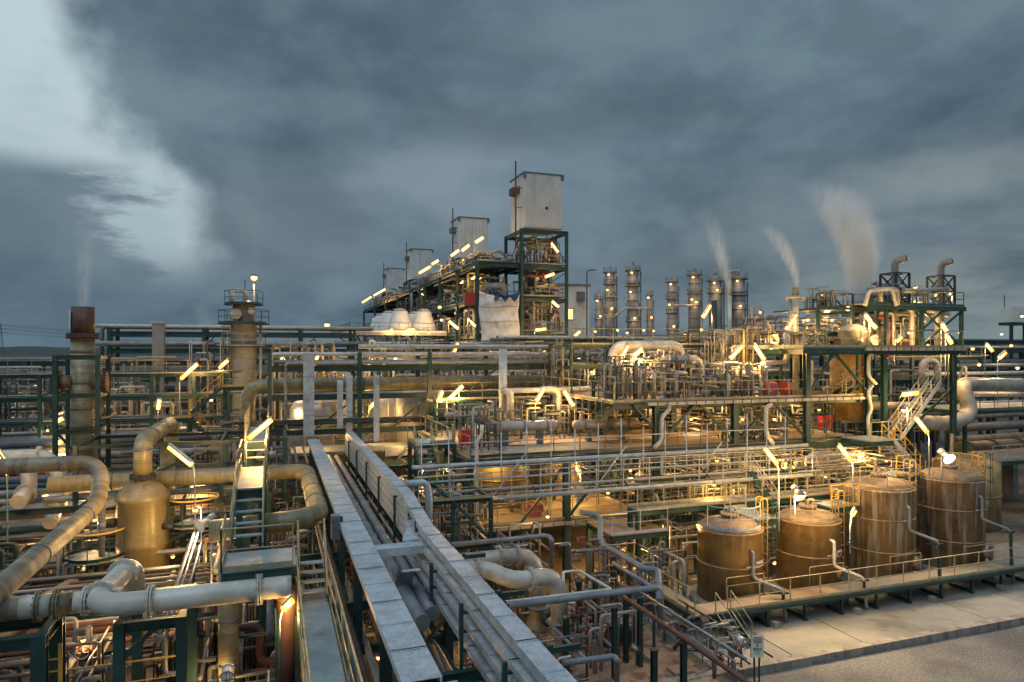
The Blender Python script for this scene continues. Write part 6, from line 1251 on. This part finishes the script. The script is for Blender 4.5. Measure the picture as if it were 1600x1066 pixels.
for a, b, d, pw, pl_, lb in LL:
    if not lb: continue
    L = math.dist(a, b)*d/FPX
    lamp(lb, a, b, d, pw*2.0, pl_, r=.10 if d < 35 else .135)
# rows along the towers
k = 0
for (a, b, y_) in [((743, 379), (755, 371), 98), ((722, 392), (733, 383), 103), ((705, 400), (717, 391), 110), ((655, 427), (672, 417), 124), ((675, 413), (685, 407), 121), ((566, 473), (580, 464), 185), ((584, 462), (602, 452), 175)]:
    lamp(f'tube lamp in the row above the gallery, {ORD[k]} from the viewer', a, b, y_, 900, 3, r=.22, group='lamps in a row along the gallery'); k += 1
for a, b, y_, pw, lb in [((862, 380), (872, 394), 100, 1200, 'tilted tube lamp under the big white enclosure'), ((852, 433), (866, 428), 100, 700, 'tube lamp under the upper deck of the nearest tower'), ((863, 471), (873, 480), 99, 700, 'tube lamp in the lower bay of the nearest tower'), ((837, 516), (853, 514), 95, 1200, 'horizontal lamp above the lit cylinder'),
        ((702, 502), (716, 514), 100, 1200, 'bright tube lamp right of the cooling cones'), ((731, 498), (743, 510), 99, 1200, 'bright tube lamp left of the tarpaulin'), ((898, 525), (906, 518), 98, 700, 'tube lamp at the foot of the white building'), ((718, 445), (726, 438), 110, 700, 'tube lamp in the upper storey of the gallery'), ((736, 438), (744, 431), 104, 700, 'tube lamp near the front corner of the gallery'),
        ((656, 468), (664, 458), 150, 900, 'lamp between the cooling cones and the third tower'), ((636, 516), (648, 515), 111, 700, 'horizontal lamp under the cooling cone deck')]:
    lamp(lb, a, b, y_, pw, 2, r=.2, group='lamps on the tower structures')
for px, py, d, pw, r, lb in [(511, 508, 85, 700, .34, 'bright bulb on a post left of the cooling cones'), (687, 480, 112, 600, .3, 'bulb right of the cooling cones, upper one'), (690, 500, 110, 500, .25, 'bulb right of the cooling cones, lower one'), (612, 515, 110, 300, .2, 'bulb under the cooling deck, left'), (670, 520, 110, 300, .2, 'bulb under the cooling deck, right'),
        (1240, 497, 52, 300, .13, 'bulb at the ring header riser'), (1394, 452, 56, 300, .16, 'bulb at the foot of the left lattice stack'), (1408, 465, 56, 300, .16, 'bulb right of the left lattice stack foot'), (1430, 450, 57, 250, .14, 'bulb between the two lattice stacks'), (1464, 461, 57, 300, .17, 'bulb inside the right lattice stack'), (1484, 459, 57, 200, .12, 'bulb right of the right lattice stack'), (1430, 471, 56, 200, .1, 'small bulb on the highest platform rail'),
        (1412, 641, 38, 350, .13, 'bulb under the zigzag stair'), (924, 581, 46, 120, .09, 'small bulb on the cross rack right part'), (1565, 522, 80, 150, .16, 'small orange bulb on the far right racks'), (180, 622, 60, 120, .1, 'tiny bulb on the left rack beside the cage'), (10, 626, 60, 120, .12, 'tiny bulb on the left rack near the edge'), (148, 812, 31, 120, .06, 'small bulb behind the snaking pipe'), (1597, 494, 90, 120, .2, 'bulb beside the white cabin'),
        (305, 797, 27, 260, .1, 'bulb beside the white floodlight right of the tan vessel'), (440, 560, 60, 200, .12, 'bulb behind the cross rack near its left end'), (760, 600, 52, 200, .12, 'bulb behind the cross rack right of its middle'), (540, 610, 56, 250, .12, 'bulb deep behind the zinc trays')]:
    bulb(lb, (px, py), pw, r, d=d, pole=0 if d > 60 else 1.2, group=None)
ZN = {}
# fill lights added under decks and pipework to brighten the floors
for i, (x, y, z, pw) in enumerate([(11.5, 36, 6.0, 420), (17, 38, 6.0, 420), (22.5, 36.5, 5.9, 520), (27.5, 36.5, 5.9, 560), (32.5, 37, 5.9, 520), (22, 30.5, 4.9, 300), (27.5, 31.5, 5.6, 420), (33.2, 31.5, 5.9, 420), (22.5, 38, 8.6, 260), (28, 38, 8.6, 260), (33, 38, 8.6, 260), (14, 44, 6.0, 300), (24, 43, 5.9, 420), (3.0, 47, 6.6, 240), (8, 47, 6.6, 260), (38, 38, 6, 260), (17.5, 31.5, 2.7, 320), (12.5, 30.5, 4.0, 160),
        (-8.5, 38, 4.5, 380), (-3.5, 40, 4.5, 420), (-2.3, 31, 3.5, 340), (-9, 27, 3.6, 240), (-2.6, 26.5, 3.4, 320), (4.6, 28, 2.6, 240), (3.2, 22, 2.2, 200), (-12, 44, 4, 260), (-16, 60, 6, 300), (-6, 62, 6, 400), (2, 60, 6, 400), (10, 62, 7, 400), (20, 60, 8, 500), (34, 49, 9, 400), (42, 50, 9, 400), (-1.6, 21.0, 2.6, 160)]):
    zone = 'lowest deck' if y < 34 and x > 9 else 'middle deck' if x > 9 and 5 < z < 7 and y < 46 else 'top deck' if z > 8 and y < 46 else 'bridge' if 2 < x < 9 and y < 40 else 'cross rack' if x > 0 else 'left pipework'
    ZN[zone] = ZN.get(zone, 0)+1
    t = thing('added_deck_light', f'small golden fill light added below the {zone}, {ORD[ZN[zone]-1]} of its run', 'lamp', (x, y, z), 'fill lights added under the decks')
    obj('bulb', MB().lathe((x, y, z), [(.02, -.09), (.08, -.05), (.09, 0), (.06, .05)], 10), 'bulb_glow', t); obj('mount', MB().tube([(x, y, z+.05), (x, y, z+.4)], .03, 6, 0).tube([(x, y, z+.05), (x, y, z+.1)], .12, 10, 0), 'galv_dark', t)
    glow(t, (x, y, z-.2), pw*.8, (1.0, .57, .17))
# floodlights
def flood(label, p, d, face, power, s=.28, pole=2, m='white_glow', col=(1, .8, .55), spot=None):
    A = R(*p, d=d); f = V(face).normalized(); t = thing('floodlight', label, 'floodlight', A)
    obj('shade', MB().tube([A-f*s*1.5, A-f*s*.6, A], [s*.35, s*.55, s], 18, 0, caps=False), 'white_paint', t)
    obj('lamp_glass', MB().tube([A-f*.06, A-f*.02], s*.86, 18, 0), m, t); obj('ballast', MB().tube([A-f*s*2.4, A-f*s*1.5], s*.55, 12, 0), 'galv', t)
    obj('pole', MB().tube([A-f*s*2, A-f*s*2-V((0, 0, pole))], .04, 6, 0), 'galv', t)
    l = bpy.data.lights.new('light_source', 'SPOT'); l.energy = power; l.color = col; l.spot_size = math.radians(spot or 130); l.spot_blend = .5; l.shadow_soft_size = .12
    o = bpy.data.objects.new('light_source', l); COL.objects.link(o); o.parent = t; o.location = f*.05; o.rotation_euler = f.to_track_quat('-Z', 'Y').to_euler()
flood('white bell floodlight right of the tan vessel, on a pole', (311, 822), 24.5, (-.75, -.6, -.35), 260, .27, 4.5, m='white_paint')
flood('white bell floodlight over the fourth tank', (1484, 718), 34.5, (-.15, -.9, -.55), 2000, .3, 1.5, spot=125)
flood('dazzling floodlight on the tank gallery above the second tank', (1250, 775), 30.6, (-.25, -.95, -.5), 2400, .27, 1.2, m='bulb_glow', col=(1, .72, .36), spot=120)
bulb('brightest round bulb in front of the second tank top', (1250, 775), 500, .2, d=30.3, pole=0, group=None)

# ================================================================ crowded pipework at ground level on the left
DK = ['pipe_dark', 'pipe_grey', 'rustred', 'frp_dark', 'green_dark', 'cladding', 'pipe_dark', 'green_dark', 'pipe_dark']  # mostly dark colours, painting in the shade low among the pipes
frame('low_rack', 'low green rack crowded with rusty pipes below the tan vessel', [-20, -16, -12, -8.2, -4, -.2], [35.5, 43.5], [5.0, 3.4, 1.9], 'pipe rack', cw=.24, bh=.28, m='green_dark')
rack_pipes('low left rack', -22, .5, 36.2, 43.2, [(5.0, 7), (3.4, 8), (1.9, 6)], 61, mats=('pipe_dark', 'pipe_dark', 'green_dark', 'rustred', 'pipe_grey', 'cladding', 'frp_dark'), rr=(.06, .24))
frame('low_rack', 'low green rack in front of the tan vessel foot', [-16, -12, -8.6, -3.7], [26.2, 30.6], [3.3, 1.9], 'pipe rack', cw=.2, bh=.24, m='green_dark')
rack_pipes('low front rack', -18, -2.2, 26.4, 30.4, [(3.3, 6), (1.9, 7)], 67, mats=('pipe_dark', 'pipe_dark', 'green_dark', 'rustred', 'pipe_grey', 'frp_dark', 'cladding'), rr=(.04, .15))
frame('low_rack', 'low dark rack between the vessel and the round tower', [-24, -18, -12, -6, -.3], [54, 66], [5.2, 2.6], 'pipe rack', cw=.3, bh=.34, m='green_dark')
rack_pipes('far low rack', -25, 0, 54.5, 65.5, [(5.2, 9), (2.6, 8)], 71, mats=('pipe_dark', 'pipe_dark', 'green_dark', 'rustred', 'pipe_grey', 'cladding', 'pipe_slate'), rr=(.08, .3))
for i, (x0, x1, y0, y1, z0, z1, n_) in enumerate([(-6.5, -4, 21, 25, .1, 3.6, 22), (-3.8, -1.6, 21.5, 26, .1, 4.0, 26), (-2.9, -.2, 27, 31, .1, 4.2, 30), (-3.6, -.2, 31.5, 35, .1, 4.6, 30), (-12, -7.5, 31, 35, .1, 4.2, 34), (-1.4, 1.8, 21, 27, .1, 4.2, 26), (-.2, 1.9, 28, 34, .1, 5.4, 30), (-.8, 1.9, 35.5, 42, .1, 6.6, 34), (-10, -6.8, 20.5, 26, .1, 3.0, 24),
        (-20, -12, 30, 35, .1, 5.6, 34), (-9, -4, 44.5, 53, .1, 6.5, 36), (-4, -.5, 44.5, 52, .1, 8.0, 36), (-18, -12.5, 44.5, 53, .1, 6.0, 30), (2.3, 4.6, 24, 32, .1, 3.2, 24), (2.3, 4.6, 34, 43, .1, 3.2, 24), (-1.1, 1.3, 13, 18, .1, 4.2, 22)]):
    manifold(['rusty pipes behind the elbow of the white pipe', 'dark pipes right of the white pipe elbow', 'pipework under the middle landing of the stair bridge', 'dense pipework right of the tan vessel', 'dense pipework left of the tan vessel', 'pipework around the upright tan pipe', 'pipework between stair bridge and bending tan duct', 'tall pipework below the far end of the stair bridge', 'pipework under the curved left platform',
        'pipework at the left edge behind the snaking pipe', 'pipework between chimney and round tower', 'tall pipework in front of the round tower foot', 'pipework left of the chimney foot', 'pipes on the ground under the middle of the bridge', 'pipes on the ground under the far end of the bridge', 'pipework under the near walkway'][i],
        (x0, y0, z0), (x1, y1, z1), n_, 5, 300+i, mats=DK, r=(.03, .13), vert=.45)
for i, (a, b) in enumerate([((310, 832, 24.5), (255, 1010, 19.5)), ((304, 832, 24.6), (246, 1010, 19.6)), ((318, 838, 24.4), (272, 1000, 19.4)), ((296, 850, 24.8), (236, 1030, 19.8))]):
    pipe(f'thin slanting conduit below the white floodlight, {ORD[i]} from the right', [R(a[0], a[1], d=a[2]), R(b[0], b[1], d=b[2])], .045, ['galv_dark', 'pipe_grey', 'pipe_dark', 'rustred'][i], 'slanting conduits', n=6, cat='conduit', name='conduit')
green_platform('low grey grating platform at the bottom left with yellow rails', -5.6, -2.3, 17.0, 20.6, 2.6, [[(-5.6, 17.1), (-2.3, 17.1)], [(-5.6, 20.6), (-2.3, 20.6)]], 'grating', rm='yellow', gm='green_dark')
t = thing('yellow_ladder', 'yellow ladder tops sticking up at the bottom left corner', 'ladder', R(78, 1030, d=17)); q = t.location
obj('rail', MB().tube([(q.x-.22, q.y, 1), (q.x-.22, q.y, q.z+.3)], .035, 8, 0), 'yellow', t); obj('rail', MB().tube([(q.x+.22, q.y, 1), (q.x+.22, q.y, q.z+.35)], .05, 8, 0), 'yellow', t)
for k in range(12): obj('rung', MB().bar((q.x-.22, q.y, 1+.3*k), (q.x+.22, q.y, 1+.3*k), .03), 'yellow', t)

# far and small golden bulbs scattered over the plant
FB = [(22, 640, 66), (55, 603, 72), (108, 640, 62), (205, 655, 70), (232, 672, 64), (215, 604, 74), (300, 640, 58), (330, 625, 60), (420, 590, 60), (455, 600, 52), (462, 640, 50), (520, 640, 52), (535, 575, 60), (560, 590, 60), (600, 570, 56), (618, 560, 60), (640, 556, 62), (650, 640, 52), (640, 700, 44), (700, 570, 60), (735, 565, 60), (760, 552, 62), (800, 566, 60), (815, 590, 55), (850, 548, 70), (870, 552, 84), (905, 560, 60), (930, 518, 110), (946, 533, 100), (965, 516, 110), (980, 520, 110), (1006, 516, 120), (1021, 517, 120), (1064, 521, 110), (1070, 522, 100), (1075, 536, 80), (1096, 515, 90), (1112, 540, 60), (1124, 575, 46), (1180, 575, 48), (1205, 545, 60), (1225, 540, 60), (1262, 500, 60), (1275, 520, 52), (1292, 485, 52), (1325, 480, 50), (1300, 500, 50), (1385, 560, 46), (1420, 520, 50), (1440, 500, 52), (1450, 540, 50), (1500, 520, 64), (1520, 545, 64), (1580, 540, 70), (1590, 575, 60), (1530, 570, 62), (1045, 690, 42), (1080, 655, 44), (1160, 655, 44), (1210, 655, 44), (1280, 640, 46), (1320, 700, 42), (1120, 720, 40), (1060, 745, 40), (1150, 760, 38), (985, 735, 42), (950, 770, 42), (1240, 730, 36), (1290, 745, 36), (1385, 720, 36), (770, 720, 42), (660, 760, 40), (855, 690, 44), (130, 880, 30), (60, 870, 32), (270, 870, 27), (395, 760, 33), (300, 760, 34), (190, 960, 22), (130, 1000, 20), (730, 980, 26), (1090, 820, 32), (1210, 880, 29)]
ROWN = {}
for i, (px, py, d) in enumerate(FB):
    reg = ('at the far left' if px < 200 else 'left of centre' if px < 500 else 'left of the red cabinet' if px < 700 else 'near the middle' if px < 900 else 'right of the middle' if px < 1100 else 'above the tanks' if px < 1350 else 'at the far right')
    ht = 'on the skyline' if py < 545 else 'on the upper pipework' if py < 620 else 'among the middle pipework' if py < 730 else 'low in the pipework'
    k = ROWN[reg+ht] = ROWN.get(reg+ht, 0)+1
    bulb(f'tiny golden bulb {ht} {reg}, {ORD[k-1]} from the left', (px, py), 100 if d < 50 else 180 if d < 80 else 260, .07 if d < 40 else .10 if d < 60 else .15 if d < 85 else .2, d=d, pole=0, group='tiny golden bulbs over the plant')
for i, (x0, x1, y0, y1, z0, z1, n_, lb) in enumerate([(-26, -17, 67, 72.5, .5, 10.8, 40, 'tall thin pipes in front of the left rack, left third'), (-16.5, -8, 67, 72.5, .5, 11.5, 44, 'tall thin pipes in front of the left rack, middle third'), (-7.5, -4.5, 70.5, 73, .5, 13, 30, 'tall thin pipes left of the round tower'), (0, 9, 58, 70, 6, 13, 44, 'tall thin pipes between round tower and cross rack'), (9, 18, 60, 76, 6, 13.6, 44, 'tall thin pipes behind the cross rack below the cooling cones'),
        (18, 27, 58, 76, 6, 13.2, 44, 'tall thin pipes below the white tarpaulin'), (28, 40, 60, 78, 7, 13.5, 44, 'tall thin pipes below the nearest tower'), (40, 58, 60, 80, 7, 14.5, 46, 'tall thin pipes below the skyline columns'), (56, 74, 62, 80, 8, 15.5, 40, 'tall thin pipes behind the upper platforms'), (46, 62, 46, 52, 3, 12, 44, 'pipes and risers right of the highest structure'), (24, 40, 48, 52, 7, 12.6, 46, 'risers behind the top deck')]):
    manifold(lb, (x0, y0, z0), (x1, y1, z1), n_, 3, 400+i, r=(.05, .16), vert=.6)

# secondary steelwork standing between the equipment
def lattice(label, xs, ys, zs, m='green', cw=.16, bh=.18, rails=True, z0=0.0, br=()):
    t = frame('steel_structure', label, xs, ys, zs, 'steel frame', cw=cw, bh=bh, m=m, z0=z0, brace=br)
    if rails:
        for z in zs[:2]: rail(t, [(xs[0], ys[0]-.12, z), (xs[-1], ys[0]-.12, z)], 'yellow_pale' if z == zs[0] else 'green', r=.02)
    return t
lattice('slender dark green frame behind the heat exchangers', [9.6, 12.2, 14.9, 17.4], [42.2, 44.6], [8.9, 7.8], z0=L2+.1, br=[((12.2, 42.2, 6.7), (14.9, 42.2, 8.8)), ((17.4, 42.2, 6.7), (14.9, 42.2, 8.8))])
lattice('dark green frame with crossed braces under the middle deck', [20.3, 22.8, 25.4, 28, 30.6, 33.2, 35.6], [35.2, 38.6], [4.6, 2.4], br=[((20.3, 35.1, .2), (22.8, 35.1, 2.3)), ((25.4, 35.1, 2.5), (28, 35.1, 4.5)), ((33.2, 35.1, .2), (30.6, 35.1, 2.3)), ((28, 35.1, .2), (30.6, 35.1, 2.3))])
lattice('thin green frame standing among the pipes of the top deck', [18.2, 20.8, 23.4, 26, 28.8, 31.6], [40.4, 44], [12.4, 11.0], z0=L3+.1, br=[((20.8, 40.3, 11.1), (23.4, 40.3, 12.3)), ((28.8, 40.3, 9.3), (31.6, 40.3, 10.9))])
lattice('green frame packed between bridge and big tan vessel', [5.6, 7.3, 9.0], [28.5, 33, 38], [5.6, 3.6, 1.8], br=[((5.6, 28.4, 1.9), (7.3, 28.4, 3.5)), ((9, 28.4, 3.7), (7.3, 28.4, 5.5))])
lattice('dark green frame behind the four tanks', [18.5, 21.6, 24.7, 27.8, 31, 34.2, 37.4], [31.6, 32.5], [5.2, 3.4], cw=.14, br=[((21.6, 31.5, 3.5), (24.7, 31.5, 5.1)), ((31, 31.5, 3.5), (27.8, 31.5, 5.1))])
lattice('tiered green frame left of the round tower', [-20, -16.5, -13, -9, -6, -3.4], [60, 63], [10.2, 8.4, 6.6, 4.6], cw=.24, bh=.26, br=[((-16.5, 59.9, 8.5), (-13, 59.9, 10.1)), ((-6, 59.9, 6.7), (-3.4, 59.9, 8.3))])
rack_pipes('tiered left frame', -22, -2.6, 60.2, 62.8, [(10.2, 3), (8.4, 3), (6.6, 3)], 83, rr=(.05, .14))
lattice('green frame under the tan header behind the stair bridge', [-8.6, -5.6, -2.4, .6], [36.4, 40.4], [7.6, 5.9], cw=.2, rails=False, br=[((-5.6, 36.3, 6), (-2.4, 36.3, 7.5))])
lattice('green frame carrying small pipes below the tarpaulin tower', [24, 29, 34, 39, 44], [64, 70], [13.2, 11.4, 9.4], cw=.3, bh=.34, br=[((24, 63.8, 11.5), (29, 63.8, 13)), ((39, 63.8, 9.5), (34, 63.8, 11.3))])
rack_pipes('frame below the tarpaulin', 22.5, 45, 64.3, 69.7, [(13.2, 4), (11.4, 4), (9.4, 3)], 89, rr=(.07, .2))
lattice('green frame right of the highest structure', [52, 56.5, 61, 65.5], [48, 53], [11.4, 9.6, 7.8, 5.6], cw=.26, bh=.3)
rack_pipes('right middle frame', 50, 67, 48.3, 52.7, [(11.4, 4), (9.6, 3), (7.8, 3), (5.6, 3)], 97, rr=(.07, .22))

# ================================================================ steam
def plume(label, base, top_h, r0, r1, lean, curve, dens, seed, col=(.92, .92, .93), fade=1.5):
    """vertical plume: centreline x = lean*h + curve*h^2, radius r0..r1 (all metres)"""
    bx, by, bz = base; n = 18; ns = 14; vs = []
    ctr = lambda h: lean*h+curve*h*h
    for j in range(ns+1):
        h = top_h*j/ns; r = (r0+(r1-r0)*(h/top_h)**.8)*1.08
        for k in range(n): a = 2*math.pi*k/n; vs.append((bx+CT*ctr(h)+r*math.cos(a), by-ST*ctr(h)+r*math.sin(a), bz+h))
    fs = [(j*n+k, j*n+(k+1) % n, (j+1)*n+(k+1) % n, (j+1)*n+k) for j in range(ns) for k in range(n)]+[tuple(range(n-1, -1, -1)), tuple(ns*n+k for k in range(n))]
    m = bpy.data.materials.new('steam'+str(seed)); m.use_nodes = True; MAT[m.name] = m; N = NT(m.node_tree)
    P = N.n('ShaderNodeVectorMath', {0: N.n('ShaderNodeNewGeometry').outputs['Position'], 1: (bx, by, bz)}, operation='SUBTRACT').outputs[0]
    s = N.n('ShaderNodeSeparateXYZ', {0: P}); x, y, z = s.outputs
    c = N.m('ADD', N.m('MULTIPLY', z, lean), N.m('MULTIPLY', N.m('MULTIPLY', z, z), curve))
    dx_ = N.m('SUBTRACT', x, N.m('MULTIPLY', c, CT)); dy_ = N.m('ADD', y, N.m('MULTIPLY', c, ST))
    dist = N.m('SQRT', N.m('ADD', N.m('MULTIPLY', dx_, dx_), N.m('MULTIPLY', dy_, dy_)))
    hh = N.m('DIVIDE', z, top_h); R_ = N.m('ADD', N.m('MULTIPLY', N.m('POWER', N.m('MAXIMUM', hh, 0.0001), .8), r1-r0), r0)
    nz = N.n('ShaderNodeTexNoise', {0: N.n('ShaderNodeMapping', {0: P, 3: (1, 1, .38)}).outputs[0], 'Scale': 2.0/max(r1, .5), 'Detail': 5.0, 'Roughness': .55, 'Distortion': .5}).outputs[0]
    q = N.m('ADD', N.m('DIVIDE', dist, R_), N.m('MULTIPLY', N.m('SUBTRACT', nz, .5), 1.7))
    f = N.m('MULTIPLY', N.ss(q, 1.0, 0.0), N.m('POWER', N.m('SUBTRACT', 1.0, hh, clamp=True), fade))
    f = N.m('MULTIPLY', f, N.ss(nz, .36, .6, .1, 1.4))
    d = N.m('MULTIPLY', f, dens)
    v = N.n('ShaderNodeVolumePrincipled', {'Color': (*col, 1), 'Density': d, 'Anisotropy': .2})
    N.n('ShaderNodeOutputMaterial', {1: v.outputs[0]})
    o = obj('steam', MB().add(vs, fs), m.name); o['kind'] = 'stuff'; o['label'] = label
    return o
p = R(1335, 476, y=40); plume('thick steam rising behind the dome vessel', p, 9.5, .7, 2.8, .38, -.07, 7.5, 1, (.88, .96, 1), 1.5)
p = R(1300, 385, y=44); 
p = R(1245, 448, y=39); plume('steam drifting left from the ring header tip', p, 4.6, .16, 1.1, -.10, -.09, 4.0, 2, (.92, .96, 1), 1.3)
p = R(1140, 461, y=41); plume('faint steam above the slim vent pipe', p, 6.0, .14, 1.2, -.16, -.02, 2.4, 3, (.92, .96, 1), 1.3)
p = R(131, 479, y=46); plume('faint steam above the chimney', p, 5.5, .45, 1.0, .02, 0, .9, 4, (.92, .97, 1), 1.3)
p = R(395, 432, d=80); plume('very faint tall vapour above the round tower', p, 15, 1.2, 4.5, -.05, 0, .06, 5, (.92, .97, 1), 1.0)
p = R(325, 520, d=120); plume('small pale vapour puff left of the round tower', p, 5.5, 1.0, 2.6, -.3, 0, .4, 6, (1, .97, .95), .8)
bpy.context.view_layer.update()
print('LONG', [k for k in USED if len(k.split()) > 16])
print('LABEL DUPES', [k for k, v in USED.items() if v > 1][:20], 'objs', len(COL.objects))
